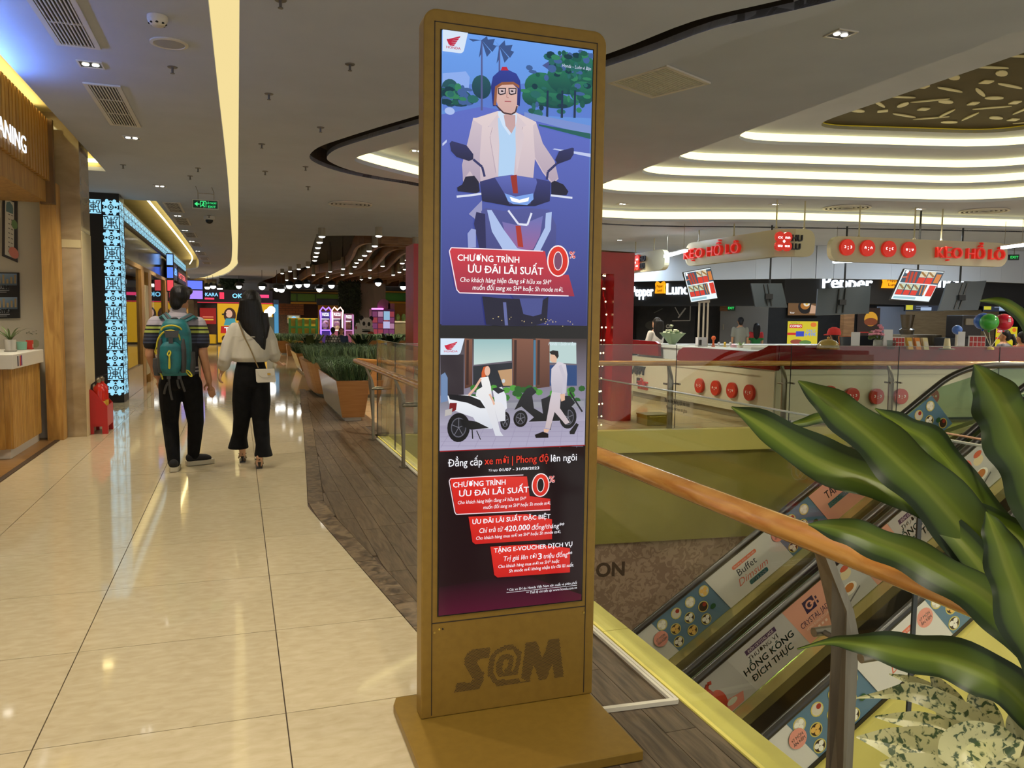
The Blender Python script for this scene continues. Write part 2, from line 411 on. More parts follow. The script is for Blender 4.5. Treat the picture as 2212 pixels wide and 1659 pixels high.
so = [(p.x, p.y) for p in smooth_path([Vector(p) for p in slot_o], 4)]
si = inset_path(so, -.2)
# choose the side that lies towards the void (right of the slot at its tip)
tip = min(range(len(so)), key=lambda i: so[i][0])
if si[tip][0] < so[tip][0]: si = inset_path(so, .2)
h_slot = so + si[::-1]
r1 = [(1.36,9.68),(1.55,9.15),(1.84,8.41),(2.82,5.86),(3.0,5.36),(3.13,4.79),(3.29,4.37),(3.40,4.05),(3.6,3.2),(4.2,2.2),(6,1.2),(17,1),(17,10.8),(14.6,11.6),(9.79,12.66),(6.59,13.76),(4.2,12.2),(2.35,10.78),(1.5,10.06)]
h_r1 = [(p.x, p.y) for p in smooth_path([Vector(p) for p in r1], 5, True)]
h_left = [(-3.2,2.5),(-1.6,2.5),(-1.62,11.9),(-3.2,11.9)]
h_tower = [(p.x,p.y) for p in smooth_path([Vector(p) for p in [(-1.25,14.66),(-1.2,20),(-1.2,26),(-1.28,31),(-1.6,35.5),(-2.4,37)]],4)] + [(-3.4,37),(-3.4,14.66)]
wood_edge = [(2.0,50),(1.3,47),(1.72,41),(1.78,37),(2.55,31.2),(2.2,26),(1.86,20.8),(1.85,19.5),(2.4,18.95),(3.2,18.7),(4.4,18.8),(7,19.3),(11,20.0)]
h_wood = [(p.x,p.y) for p in smooth_path([Vector(p) for p in wood_edge],4)] + [(11.5,50)]
ceil = link('ceiling', curve_plate([[(-7,-3),(30,-3),(30,60),(-7,60)], h_strip, h_slot, h_r1, h_left, h_tower, h_wood], H, H+.05), plaster); structure(ceil)
def curtain(name, P, z0, z1, m, closed=True, parent=None):
    b = MB(); n = len(P); vs = [(p[0],p[1],z0) for p in P] + [(p[0],p[1],z1) for p in P]
    b.add(vs, [(i,(i+1)%n,n+(i+1)%n,n+i) for i in range(n if closed else n-1)]); return b.build(name, m, parent)
stripm = glow('ceiling_strip_light', (1.0,.80,.36,1), .92)
cove = glow('cove_riser_glow', (1.0,.86,.38,1), 2.5)  # LED light falling on the risers is put into their own glow
structure(link('trim_3', curve_plate([[(-.4,-2.6),(.3,-2.6),(.3,30),(.2,34),(-.5,42),(-2.2,52),(-3.6,52),(-1.8,43),(-1,36),(-.4,30)]], H+.05, H+.07), stripm))
slotdark = mat('dark_slot_lining', C(38,32,26), .6)
sl = MB(); n = len(so)
structure(link('trim_4', curve_plate([h_slot], H+.22, H+.24), slotdark))
curtain('slot_side', h_slot, H+.002, H+.22, slotdark, True, bpy.data.objects['trim_4'])
# ac diffuser bar inside the slot
# recess and stepped rings above the void
Z1 = 3.55
T = [(Z1, [(5.36,2.2),(5.46,12.5),(12.75,10.62),(13.6,2.2)]), (3.8, [(5.95,2.5),(6.05,12.1),(12.55,10.46),(13.3,2.5)]),
     (4.0, [(6.45,2.8),(6.5,11.75),(12.4,10.15),(13.0,2.8)]), (4.2, [(7.0,3.1),(7.05,10.95),(11.95,9.6),(12.6,3.1)])]
rings = [(z, rounded(P, [.3, 1.1, 1.3, .3], 8)) for z, P in T]
outer = [(0.8,.6),(18,.6),(18,14.6),(0.8,14.6)]
for k, (z, P) in enumerate(rings):
    structure(link('ceiling_step', curve_plate([outer if k == 0 else [(4.6+.5*k,1.2),(14.6,1.2),(14.6,13.4),(4.6+.5*k,13.4)], P], z, z+.05), plaster))
    c = Vector((9.4,7.4)); Q = []
    for p in P:
        d = Vector(p)-c; Q.append(tuple(c + d*(1+.16/d.length)))
    zn = (rings[k+1][0] if k < 3 else 4.4)
    structure(curtain('cove_glow', Q, z+.05, zn-.002, cove))  # whole riser glows in place of plaster lit by a hidden LED
topm = noisy('bronze_mirror_panel', C(78,70,44), C(70,62,38), 2, .65, spec=.15)
structure(link('ceiling_step', curve_plate([[(5,1.4),(14,1.4),(14,13),(5,13)], rounded([(8.1,2.5),(8.25,10.35),(11.4,9.5),(11.9,2.5)],[.2,.7,.7,.2])], 4.4, 4.45), plaster))
pan = structure(link('ceiling_panel', curve_plate([[(7.8,2.2),(12.3,2.2),(12.3,10.8),(7.8,10.8)]], 4.47, 4.49), topm))
structure(curtain('trim_5', rounded([(8.1,2.5),(8.25,10.35),(11.4,9.5),(11.9,2.5)],[.2,.7,.7,.2]), 4.40, 4.465, mat('yellow_panel_edge', C(230,210,40), .5)))
random.seed(11); inl = mat('pale_inlay', C(206,196,150), .35)
cells = [(8.45+.42*i+random.uniform(-.1,.1), 3.0+.40*j+random.uniform(-.1,.1)) for i in range(8) for j in range(17)]
for k, (x, y) in enumerate(cells):
    if x > 11.3 or y > 9.8-.2*(x-8.4): continue
    a = random.choice((.1,.5,2.4,2.9,1.2)); typ = k % 4; ca, sa = math.cos(a), math.sin(a)
    if typ == 0: P = [(.13*math.cos(t), .06*math.sin(t)) for t in [2*PI*q/12 for q in range(12)]]
    elif typ == 1: P = rounded([(-.07,-.06),(.07,-.06),(.07,.06),(-.07,.06)], .02, 3)
    else: P = [(.24*math.cos(t), .028*math.sin(t)) for t in [2*PI*q/12 for q in range(12)]]
    MB().prism([(x+p[0]*ca-p[1]*sa, y+p[0]*sa+p[1]*ca) for p in P], 4.455, 4.468).build('inlay', inl, pan)
# riser of the recess and a band on its far edge glowing for LED-lit plaster
def offs(P, d):
    out = []
    for i in range(len(P)):
        t = Vector(P[(i+1)%len(P)]) - Vector(P[i-1]); t.normalize(); out.append((P[i][0]+t.y*d, P[i][1]-t.x*d))
    return out
_c = offs(h_r1, .17)
if min(p[0] for p in _c) > min(p[0] for p in h_r1): _c = offs(h_r1, -.17); sg = -1
else: sg = 1
structure(curtain('trim_6', _c, H+.05, Z1, plaster))
_d = offs(h_r1, sg*.13)
i0 = min(range(len(_d)), key=lambda i: (_d[i][0]-16.5)**2+(_d[i][1]-10.9)**2)
structure(curtain('cove_glow', [p for p in _d[i0:] + _d[:1] if p[1] > 9.6], H+.055, Z1-.05, cove, False))
# left recess above the shop, and the one along the pattern-lit front
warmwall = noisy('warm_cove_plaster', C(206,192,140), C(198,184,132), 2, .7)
structure(link('ceiling_recess', curve_plate([[(-3.4,2.3),(-1.3,2.3),(-1.3,12.2),(-3.4,12.2)]], 3.64, 3.68), warmwall))
structure(curtain('trim_7', h_left, H+.05, 3.64, warmwall))
structure(MB().box(-2.02,-1.98,4.2,9.9,3.54,3.58).build('cove_glow', glow('cove_led_soft', (1,.82,.38,1), 9.0)))
structure(MB().box(-2.6,-1.7,11.82,11.86,3.40,3.44).build('cove_glow', glow('cove_led_soft', (1,.82,.38,1), 9.0)))
structure(link('ceiling_recess', curve_plate([[(-3.5,14.4),(-.9,14.4),(-.9,38),(-3.5,38)]], 3.64, 3.68), warmwall))
structure(curtain('trim_8', h_tower, H+.05, 3.64, warmwall))
led = [(p.x,p.y,3.46) for p in smooth_path([Vector(p) for p in [(-1.5,14.8),(-1.46,20),(-1.45,26),(-1.5,31),(-1.8,35)]],4)]
structure(MB().tube(led, .02, 6).build('cove_glow', glow('cove_led_soft', (1,.82,.38,1), 9.0)))
# timber louvre ceiling
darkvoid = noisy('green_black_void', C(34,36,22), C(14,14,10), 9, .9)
louv = thing('louvre_ceiling', 'brown timber louvre ceiling with curved fins over the far hall', 'ceiling', (6,30,H)); louv['kind'] = 'structure'
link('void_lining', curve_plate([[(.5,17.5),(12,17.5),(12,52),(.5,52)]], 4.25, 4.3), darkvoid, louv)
brown = noisy('louvre_timber', C(150,110,72), C(124,88,56), 3, .5, (1, 1, 6), 4)
curtain('louvre_rim', h_wood, H+.05, 4.25, brown, True, louv)
for k in range(11):
    d = .55*(k+1)
    pts = [(10.9,20.2+d*1.25),(7+.2*d,19.7+d*1.25),(3.4+.75*d,19.3+d*1.25),(2.5+.95*d,20.0+d*1.35),(2.9+d,25+d*1.2),(3.2+d*1.1,30.5+d*1.15),(2.5+d*1.15,36+d),(2.5+d*1.3,46)]
    P = smooth_path([Vector((a,b,3.42)) for a,b in pts], 4); b = MB()
    for p, q in zip(P[:-1], P[1:]): b.bar(p, q, .09, .34)
    b.build('fin', brown, louv)
# --- void: lower floor, far fascia and hoarding
olive = noisy('olive_fascia', C(150,142,72), C(138,130,64), 1.5, .35)
a, b_ = Vector((1.56,9.50)), Vector((30,6.65))
structure(MB().prism([(1.2,9.56),(30,6.68),(30,6.9),(1.2,9.78)], -1.5, -.28).build('wall_void', olive))
structure(MB().box(-8,34,-4,40,-4.75,-4.65).build('floor_lower', noisy('lower_floor_stone', C(150,142,96), C(136,128,84), 2, .3)))
damask = noisy('damask_hoarding', C(178,150,132), C(148,120,104), 9, .6, (1, 1, 1), 3, lo=.47, hi=.53, dist=1.6)
hoard = structure(MB().prism([(1.2,9.62),(14,8.36),(14,8.5),(1.2,9.76)], -4.65, -1.5).build('wall_hoarding', damask))
structure(MB().box(1.2,1.56,-3,9.56,-4.65,-.45).build('wall_slab_side', olive))
structure(MB().box(30,30.2,-3,60,-4.65,3.4).build('wall_right', mat('far_wall_dark', C(70,64,54), .7)))
structure(MB().box(-7,30,58,58.2,0,4.4).build('wall_end', mat('far_wall_dark', C(70,64,54), .7)))
letters('lettering', 'ON', onv(1287,1246,(1.2,9.62),(14,8.36)) , (12.8,-1.26,0), (0,0,1), .19, mat('hoarding_letter', C(66,44,34), .5), hoard, .004, bold=.03)
# ================================================================== ADVERTISING TOTEM
gold = noisy('bronze_gold_metal', C(142,112,46), C(135,106,43), 30, .38, metal=.25, spec=.4)
KX0, KX1, KY, KZ0, KZ1 = .582, 1.232, 2.6, .036, 2.425
kio = thing('advertising_totem', 'tall gold advertising totem with two scooter advert screens on marble floor', 'display', (.9, 2.6, 0))
def rrect(x0, x1, z0, z1, r, n=6):
    P = []
    for cx, cz, a0 in ((x1-r,z0,0),(x1-r,z1-r,0),(x0+r,z1-r,PI/2)):
        if cz == z0: P += [(x0,z0),(x1,z0)]; continue
        P += [(cx+r*math.cos(a0+PI/2*k/n), cz+r*math.sin(a0+PI/2*k/n)) for k in range(n+1)]
    return P
MB().extr(rrect(KX0,KX1,KZ0,KZ1,.045), (0,KY,0), (1,0,0), (0,0,1), (0,.075,0)).build('body', gold, kio, bevel=.006, seg=3)
# frame of the door: four proud bars, dark seam, lower panel
seam = mat('totem_seam', C(40,28,14), .6)
dx0, dx1, dz0, dz1 = .617, 1.198, .375, 2.385
b = MB()
for q in ((dx0,dx0+.003,KZ0+.01,dz1),(dx1-.003,dx1,KZ0+.01,dz1),(dx0,dx1,dz1-.003,dz1),(dx0,dx1,dz0-.0015,dz0+.002)): b.box(q[0],q[1],KY-.0012,KY+.001,q[2],q[3])
b.build('door_seam', seam, kio)
# base plate
MB().extr([(.512,0),(1.226,0),(1.226,.55),(1.20,.60),(.53,.60),(.512,.55)], (0,2.19,.002), (1,0,0), (0,1,0), (0,0,.034)).build('base_plate', gold, kio, bevel=.004)
for x, z in ((.627,.343),(1.19,.352)): MB().lathe([(.004,-.004),(.004,0)], (x,KY,z), 8, 'y').build('screw', mat('brass_screw', C(190,160,80), .3, .8), kio)
for x, c in ((.645,C(214,180,60)),(.657,C(30,20,12))): MB().lathe([(.0032,-.003),(.0032,0)], (x,KY,.352), 8, 'y').build('indicator_light', mat('indicator_%d'%int(c[0]*99), c, .4), kio)
# perforated emblem S@M: dark holes pushed into the panel
def inside(P, x, y):
    r = False; n = len(P)
    for i in range(n):
        (x0,y0),(x1,y1) = P[i], P[(i+1)%n]
        if (y0 > y) != (y1 > y) and x < (x1-x0)*(y-y0)/(y1-y0)+x0: r = not r
    return r
Sx = [[(0,0),(0.06,.16),(.42,.16),(.5,.24),(.26,.48),(.18,.62),(.22,.76),(.36,.84),(.72,.84),(.75,1),(.3,1),(.12,.9),(.02,.7),(.05,.52),(.14,.42),(.34,.2),(0,.2)]]
def Pq(u, v): return ony(u, v, KY)
# emblem outlines measured on the panel (metres, x right, z up)
def E_(pts, s=.2532): return [(840+p[0]*s, 1280+p[1]*s) for p in pts]
S_ = E_([(558,856),(578,776),(700,762),(722,738),(645,620),(642,590),(660,522),(712,488),(866,464),(856,556),(772,570),(752,600),(812,690),(806,760),(768,824)])
A_ = E_([(838,690),(862,552),(912,488),(1000,446),(1058,444),(1132,508),(1120,600),(1096,700),(1000,718),(936,716),(916,690),(918,600),(950,540),(1010,522),(1062,540),(1066,570),(1044,670),(986,684),(986,650),(1010,640),(1020,580),(990,570),(975,590),(968,670),(990,680),(1052,672),(1074,640),(1092,540),(1060,490),(1000,486),(930,520),(905,560),(888,660),(905,720),(930,745),(1110,735),(1130,760),(1205,750),(1196,764),(918,800),(850,716)])
M_ = E_([(1128,732),(1168,424),(1262,412),(1290,500),(1305,560),(1330,520),(1360,400),(1452,388),(1492,720),(1412,730),(1395,600),(1345,735),(1280,748),(1235,610),(1198,760)])
pol = [[(Pq(*p).x, Pq(*p).z) for p in Q] for Q in (S_, A_, M_)]
b = MB(); st = .0052; z = .10; row = 0
while z < .31:
    x = .66 + (st/2 if row % 2 else 0)
    while x < 1.16:
        if any(inside(P, x, z) for P in pol): b.add([(x-.0016,KY-.0006,z-.0019),(x+.0016,KY-.0006,z-.0019),(x+.0016,KY-.0006,z+.0019),(x-.0016,KY-.0006,z+.0019)], [(0,1,2,3)])
        x += st
    z += st*.92; row += 1
tag(b.build('perforated_emblem', mat('perforation_dark', C(58,42,18), .7), kio), kind='stuff')
# ---- the screen
SX0, SX1, SZ0, SZ1 = .641, 1.178, .402, 2.357
MB().box(SX0-.004,SX1+.004,KY-.004,KY,SZ0-.004,SZ1+.004).build('screen_bezel', mat('black_bezel', C(8,8,10), .25), kio)
scr = printmat('lit_screen', 1.0, .12)
def sx(px, py):
    p = ony(px, py, KY); return (p.x, p.z)
def ZP(x0, y0, s, pts): return [sx(x0+p[0]*s, y0+p[1]*s) for p in pts]
# upper advert: rider on a scooter, boulevard behind (coordinates from the photograph's 2.37x crop)
U = lambda pts: ZP(900, 20, .4220, pts)
P = Pic(); blue = C(96,140,225)
TL, TR, BL, BR = (131,106),(897,214),(125,1618),(864,1628)
zt = sx(955,65)[1]; 
q0 = (SX0, 1.405); q1 = (SX1, 2.357)
P.poly([q0,(SX1,1.405),(SX1,2.357),(SX0,2.357)], C(58,62,128), C(108,160,238))
P.poly(U([(131,420),(300,380),(430,400),(560,380),(720,420),(890,430),(890,560),(131,520)]), C(90,124,205))
P.poly(U([(125,540),(330,500),(560,540),(884,660),(866,1618),(125,1618)]), C(46,50,112), C(92,108,196))
P.poly(U([(131,330),(250,320),(270,350),(262,440),(131,450)]), C(140,172,236))
for c in ((170,430,52,70),(215,455,70,45),(330,400,52,60)): 
    p = U([(c[0],c[1])])[0]; P.ell(p[0],p[1],c[2]*.00064,c[3]*.00064,C(28,62,82),C(40,88,96))
for x, y0 in ((330,160),(420,190)):
    P.poly(U([(x-4,520),(x+6,520),(x+5,y0),(x-2,y0)]), C(84,90,140))
    for a in range(7):
        t = -2.6+a*.7; P.poly(U([(x,y0),(x+78*math.cos(t),y0+20+52*math.sin(t)),(x+60*math.cos(t+.2),y0+42+50*math.sin(t+.2))]), C(58,84,136))
P.poly(U([(640,290),(720,240),(880,225),(890,330),(700,330)]), C(74,86,142)); P.rect(*[0]*0) if False else None
for cx, cy, rx, ry in ((640,400,100,75),(760,360,110,80),(850,330,90,110),(600,450,70,50),(700,470,120,40),(850,430,80,60),(800,280,80,50)):
    p = U([(cx,cy)])[0]; P.ell(p[0],p[1],rx*.00064,ry*.00064,C(22,70,72),C(44,120,92))
random.seed(21)
for k in range(120):
    cx, cy = random.choice(((random.uniform(545,890),random.uniform(300,540)),(random.uniform(131,290),random.uniform(400,480)),(random.uniform(660,890),random.uniform(215,330))))
    p = U([(cx,cy)])[0]; P.ell(p[0],p[1],random.uniform(.006,.02),random.uniform(.005,.014),random.choice((C(20,58,70),C(30,88,78),C(52,128,92),C(40,104,100),C(64,96,150))),n=8)
for x in (660,735,800): P.poly(U([(x,420),(x+10,420),(x+8,560),(x-4,560)]), C(30,52,78))
P.poly(U([(545,560),(884,650),(886,600),(545,530)]), C(120,142,205))
P.poly(U([(620,600),(884,668),(884,640),(620,592)]), C(24,92,88))
P.poly(U([(690,720),(884,760),(884,742),(700,716)]), C(190,200,236)); P.poly(U([(128,690),(150,670),(150,684),(128,704)]), C(190,200,236))
P.ell(*U([(165,525)])[0], .017, .012, C(168,188,236))
# rider
cream, cream2 = C(196,178,190), C(226,208,208)
P.poly(U([(300,560),(410,525),(500,530),(605,580),(640,690),(700,780),(720,870),(690,900),(640,840),(600,770),(590,880),(320,900),(300,800),(300,880),(235,900),(228,800),(262,660),(285,560)]), cream, cream2)
P.poly(U([(262,1050),(330,980),(330,1220),(316,1225),(300,1080)]), C(150,150,190))
P.poly(U([(410,560),(500,560),(505,700),(490,880),(412,880),(418,700)]), C(176,208,240))
P.poly(U([(412,545),(435,600),(470,650),(500,600),(510,560),(505,540),(412,525)]), C(206,224,246))
P.poly(U([(440,545),(500,545),(500,600),(480,640),(450,600)]), C(196,160,160))
P.line(U([(360,605),(385,600),(370,660),(400,840)]), .0016, C(168,150,168)); P.line(U([(540,600),(520,660),(508,800)]), .0016, C(168,150,168))
P.poly(U([(300,580),(330,600),(318,760),(322,895),(300,880),(268,830),(232,880),(230,800),(262,660),(285,570)]), C(170,154,176), C(206,190,200))
P.poly(U([(590,600),(606,585),(640,690),(700,780),(718,866),(690,890),(640,830),(600,760)]), C(176,158,176), C(206,190,198))
P.poly(U([(410,540),(362,604),(392,612),(372,650),(408,860),(416,700)]), C(214,198,204)); P.poly(U([(508,545),(556,598),(530,610),(545,650),(506,850),(500,640)]), C(214,198,204))
P.ell(*U([(462,450)])[0], .042, .063, C(206,166,160), C(226,186,172))
P.poly(U([(375,400),(385,350),(420,318),(465,316),(505,335),(524,370),(528,420),(522,500),(508,495),(510,410),(480,382),(430,384),(405,400),(400,490),(410,500),(385,500)]), C(32,44,108), C(52,66,150))
P.poly(U([(388,495),(396,400),(430,378),(490,376),(520,395),(520,410),(490,390),(432,392),(408,408),(402,497)]), C(150,92,64))
P.poly(U([(425,318),(432,300),(455,300),(465,318)]), C(190,40,60))
for x in (430,484):
    P.poly(U([(x-20,408),(x+22,408),(x+20,438),(x-6,444),(x-18,438)]), C(28,24,40)); P.poly(U([(x-15,412),(x+17,412),(x+15,434),(x-5,438),(x-13,434)]), C(206,184,186))
P.ell(*U([(432,424)])[0], .005, .003, C(40,30,40)); P.ell(*U([(483,424)])[0], .005, .003, C(40,30,40))
P.line(U([(458,425),(455,455),(465,458)]), .0022, C(176,126,120)); P.line(U([(445,476),(478,477)]), .003, C(170,90,96))
P.line(U([(405,500),(440,535),(480,542),(500,530),(508,500)]), .005, C(70,50,56))
# mirrors, gloves, bars
dk, dk2 = C(26,28,64), C(44,48,98)
P.poly(U([(164,690),(175,678),(250,700),(285,745),(285,772),(262,780),(200,760),(172,730)]), dk, dk2)
P.poly(U([(798,715),(790,712),(722,730),(702,775),(715,796),(780,772),(797,745)]), dk, dk2)
P.line(U([(285,772),(330,810),(343,860)]), .008, dk2); P.line(U([(712,792),(665,835),(660,875)]), .008, dk2)
P.poly(U([(228,900),(245,860),(290,855),(312,885),(318,935),(300,945),(205,935),(202,915)]), C(20,20,48)); P.poly(U([(682,890),(700,880),(745,900),(770,935),(760,955),(682,955)]), C(20,20,48))
P.line(U([(200,962),(270,955),(340,945)]), .007, C(214,220,240)); P.line(U([(680,955),(740,962),(790,968)]), .007, C(214,220,240))
# scooter front
P.poly(U([(318,885),(400,862),(480,850),(600,868),(680,885),(675,985),(600,1010),(470,1010),(330,985)]), C(20,22,52), C(52,58,122))
P.poly(U([(395,865),(480,850),(605,870),(610,890),(590,960),(575,1000),(470,1000),(440,940)]), C(60,66,132), C(92,104,184))
P.poly(U([(474,855),(506,850),(513,945),(488,945)]), C(150,42,32))
P.poly(U([(445,945),(500,962),(590,945),(592,975),(560,1005),(490,1000),(462,985)]), C(120,160,230)); P.poly(U([(470,962),(520,978),(570,965),(565,985),(520,994),(480,985)]), WHITE)
P.poly(U([(325,1035),(350,1020),(440,1035),(560,1020),(672,1028),(708,1110),(706,1200),(650,1300),(640,1560),(560,1570),(430,1400),(360,1260),(325,1120)]), C(44,46,96), C(78,84,150))
P.poly(U([(432,1090),(520,1110),(640,1060),(625,1160),(590,1230),(520,1240),(460,1200)]), C(150,96,150), C(104,112,180))
P.poly(U([(355,1030),(378,1030),(440,1130),(510,1225),(590,1240),(650,1120),(655,1045),(685,1040),(680,1130),(620,1250),(560,1290),(440,1240),(380,1140)]), C(170,190,232))
P.line(U([(463,1032),(515,1102),(560,1106),(582,1045)]), .007, C(222,226,244))
P.poly(U([(500,1110),(526,1110),(540,1220),(512,1216)]), C(170,48,36))
P.poly(U([(300,1040),(345,1050),(350,1225),(315,1225),(288,1100)]), C(34,36,84)); P.poly(U([(255,1150),(275,1125),(298,1130),(298,1220),(258,1222)]), C(150,160,210))
P.poly(U([(330,1470),(430,1480),(640,1490),(668,1470),(660,1600),(590,1622),(440,1622),(350,1615)]), C(20,20,46)); P.poly(U([(520,1480),(640,1480),(632,1560),(590,1572),(540,1560)]), C(70,78,140))
P.poly(U([(436,1500),(452,1500),(462,1618),(446,1618)]), C(96,104,160))
random.seed(5)
for k in range(26):
    x = random.choice((random.uniform(385,640), random.uniform(640,800))); p = U([(x, 1560+ (x-385)*.09 + random.uniform(0,30))])[0]; P.ell(p[0], p[1], .0016, .0016, C(240,214,150), n=6)
# offer panel
P.poly(U([(172,1222),(650,1240),(660,1300),(700,1360),(770,1360),(800,1470),(214,1452),(192,1420),(160,1240)]), C(150,40,66), C(206,50,62))
P.line(U([(770,1468),(214,1452),(200,1436),(162,1240),(172,1222),(640,1240)]), .0035, C(244,226,236))
def ptxt(s, x0, y0, x1, y1, cap, col, **k):
    a, c = U([(x0,y0)])[0], U([(x1,y1)])[0]; P.text(s, a[0], a[1], cap*.000648, col, width=c[0]-a[0], rot=0, **k)
ptxt('CHƯƠNG TRÌNH', 204,1288, 518,1298, 34, WHITE, bold=.035); ptxt('ƯU ĐÃI LÃI SUẤT', 258,1348, 640,1360, 40, WHITE, bold=.035)
ptxt('Cho khách hàng hiện đang sở hữu xe SH*', 218,1396, 682,1404, 26, WHITE, bold=.01, shear=.15); ptxt('muốn đổi sang xe SH* hoặc Sh mode mới.', 280,1436, 742,1446, 26, WHITE, bold=.01, shear=.15)
def big0(P, c, rx, ry, x, y, w):
    P.ell(c[0],c[1],rx*1.12,ry*1.09,C(255,235,235),n=28); P.ell(c[0],c[1],rx,ry,C(206,34,24),C(226,50,30),n=28)
    P.ell(c[0],c[1],rx*.48,ry*.66,C(255,235,235),n=24); P.ell(c[0],c[1],rx*.40,ry*.60,w,n=24)
    for d, cc, bo in ((0,C(255,235,235),.09),(.0006,C(206,34,24),.02)): P.text('%', x+d, y+d, .024, cc, bold=bo)
big0(P, U([(716,1290)])[0], .0365, .050, *U([(775,1275)])[0], C(120,70,100))
# maker's wing emblem and slogan
def badge(P, x0, y1, w, h, red):
    P.poly(rounded([(x0,y1-h),(x0+w*.82,y1-h),(x0+w,y1),(x0,y1)],[0,h*.2,0,0],5), C(214,228,246))
    for k in range(5):
        t = k/4; P.poly([(x0+w*(.16+.10*t),y1-h*(.44+.05*k)),(x0+w*(.18+.1*t),y1-h*(.50+.05*k)),(x0+w*(.68-.06*k),y1-h*(.28+.105*k)),(x0+w*(.70-.05*k),y1-h*(.20+.105*k))], red)
    P.poly([(x0+w*.16,y1-h*.44),(x0+w*.20,y1-h*.40),(x0+w*.30,y1-h*.66),(x0+w*.24,y1-h*.66)], red)
    P.text('HONDA', x0+w*.15, y1-h*.84, h*.12, red, bold=.03, width=w*.56)
badge(P, SX0, SZ1-.001, .085, .068, C(190,36,66))
P.text('Honda – Luôn vì Bạn', 1.06, 2.285, .012, C(20,34,90), bold=.06, shear=.3, width=.108); P.text('Honda – Luôn vì Bạn', 1.06, 2.285, .012, C(214,230,250), bold=.0, shear=.3, width=.108)
P.build('upper_advert', (0,KY-.0045,0), (1,0,0), (0,0,1), scr, kio, eps=.00004, clip=(SX0, SZ0, SX1, SZ1))
# lower advert
P = Pic(); V_ = lambda pts: ZP(920, 700, .38577, pts)
zt, zb = V_([(480,80)])[0][1], V_([(480,692)])[0][1]
P.rect(SX0,SZ0,SX1,zt,C(30,4,12),C(6,2,6)); P.poly([(SX0,SZ0),(SX1,SZ0),(SX1,SZ0+.02),(SX0+.3,SZ0+.12),(SX0,SZ0+.1)], C(78,6,38), C(24,4,14))
P.rect(SX0,zb,SX1,zt,C(176,170,196),C(60,50,48))
P.rect(SX0,V_([(300,560)])[0][1],SX1,V_([(300,430)])[0][1],C(170,164,186),C(128,128,140))
P.poly(V_([(80,170),(210,170),(210,395),(80,400)]), C(52,44,50)); P.poly(V_([(82,285),(105,270),(120,300),(120,430),(82,440)]), C(110,136,176))
for x0, x1 in ((215,258),(482,598),(612,690)): P.poly(V_([(x0,80),(x1,84),(x1,350),(x0,360)]), C(86,52,42), C(128,84,66)); P.poly(V_([(x0+10,90),(x0+24,90),(x0+22,340),(x0+8,340)]), C(58,34,30))
P.poly(V_([(266,84),(478,84),(478,205),(266,228)]), C(198,216,210), C(150,188,190)); P.poly(V_([(690,100),(838,104),(840,222),(690,215)]), C(184,208,206))
P.poly(V_([(262,235),(480,215),(480,350),(262,360)]), C(40,44,52)); P.poly(V_([(400,260),(480,250),(480,345),(430,345)]), C(190,150,110)); P.poly(V_([(600,90),(612,90),(612,340),(600,340)]), C(70,120,150)); P.poly(V_([(690,230),(842,230),(842,345),(690,345)]), C(40,70,120))
random.seed(8)
for k in range(46):
    c = V_([(random.uniform(225,875), random.uniform(355,440))])[0]; P.ell(c[0],c[1],.014,.011,random.choice((C(52,120,44),C(80,156,60),C(38,92,36))),n=7)
P.poly(V_([(440,440),(880,430),(880,462),(440,470)]), C(150,150,160))
for k in range(9): P.line(V_([(80+k*95,690),(160+k*86,560)]), .0012, C(146,138,166))
for k in range(5): P.line(V_([(80,580+k*25),(876,570+k*28)]), .0012, C(150,142,170))
def wheel(cx, cy, rx, ry):
    c = V_([(cx,cy)])[0]; s=.00057
    P.ell(c[0],c[1],rx*s,ry*s,C(16,16,20),n=22); P.ell(c[0],c[1],rx*s*.68,ry*s*.68,C(92,92,104),n=20); P.ell(c[0],c[1],rx*s*.6,ry*s*.6,C(30,30,36),n=20)
    for a in range(5): P.line([c,(c[0]+rx*s*.66*math.cos(a*1.256+.3),c[1]+ry*s*.66*math.sin(a*1.256+.3))],.002,C(120,120,132))
# white scooter
wheel(180,578,70,88); wheel(440,540,32,56)
P.poly(V_([(118,400),(230,395),(300,410),(345,450),(390,560),(365,585),(300,585),(260,520),(200,500),(150,480),(125,440)]), C(210,214,224), C(240,242,246))
P.poly(V_([(120,392),(240,400),(300,425),(330,470),(300,470),(230,440),(130,420)]), C(24,24,30)); P.poly(V_([(190,530),(280,545),(350,580),(250,590),(200,570)]), C(16,16,20))
P.poly(V_([(370,370),(420,350),(445,400),(450,470),(400,520),(385,450)]), C(226,228,236)); P.poly(V_([(365,360),(400,352),(440,372),(400,390)]), C(36,38,46)); P.ell(*V_([(430,318)])[0],.006,.007,C(200,206,214))
P.poly(V_([(130,440),(170,440),(165,480),(125,500)]), C(120,20,26)); P.poly(V_([(105,480),(145,470),(140,505),(102,515)]), C(186,180,176)); P.line(V_([(255,590),(258,640)]), .004, C(20,20,24)); P.line(V_([(280,595),(302,645)]), .003, C(20,20,24))
# seated woman in white
P.poly(V_([(318,240),(345,232),(350,255),(330,290),(322,330),(306,330),(308,270)]), C(206,92,42)); P.ell(*V_([(340,262)])[0],.010,.017,C(228,184,160))
P.poly(V_([(300,300),(345,292),(360,350),(368,430),(420,440),(440,470),(440,540),(400,545),(380,470),(412,600),(430,625),(385,625),(350,520),(318,430),(275,400),(280,370),(312,350)]), C(212,214,224), C(240,238,236))
P.line(V_([(304,305),(270,360),(235,398)]), .008, C(228,180,156)); P.line(V_([(352,390),(372,430),(378,450)]), .007, C(228,180,156))
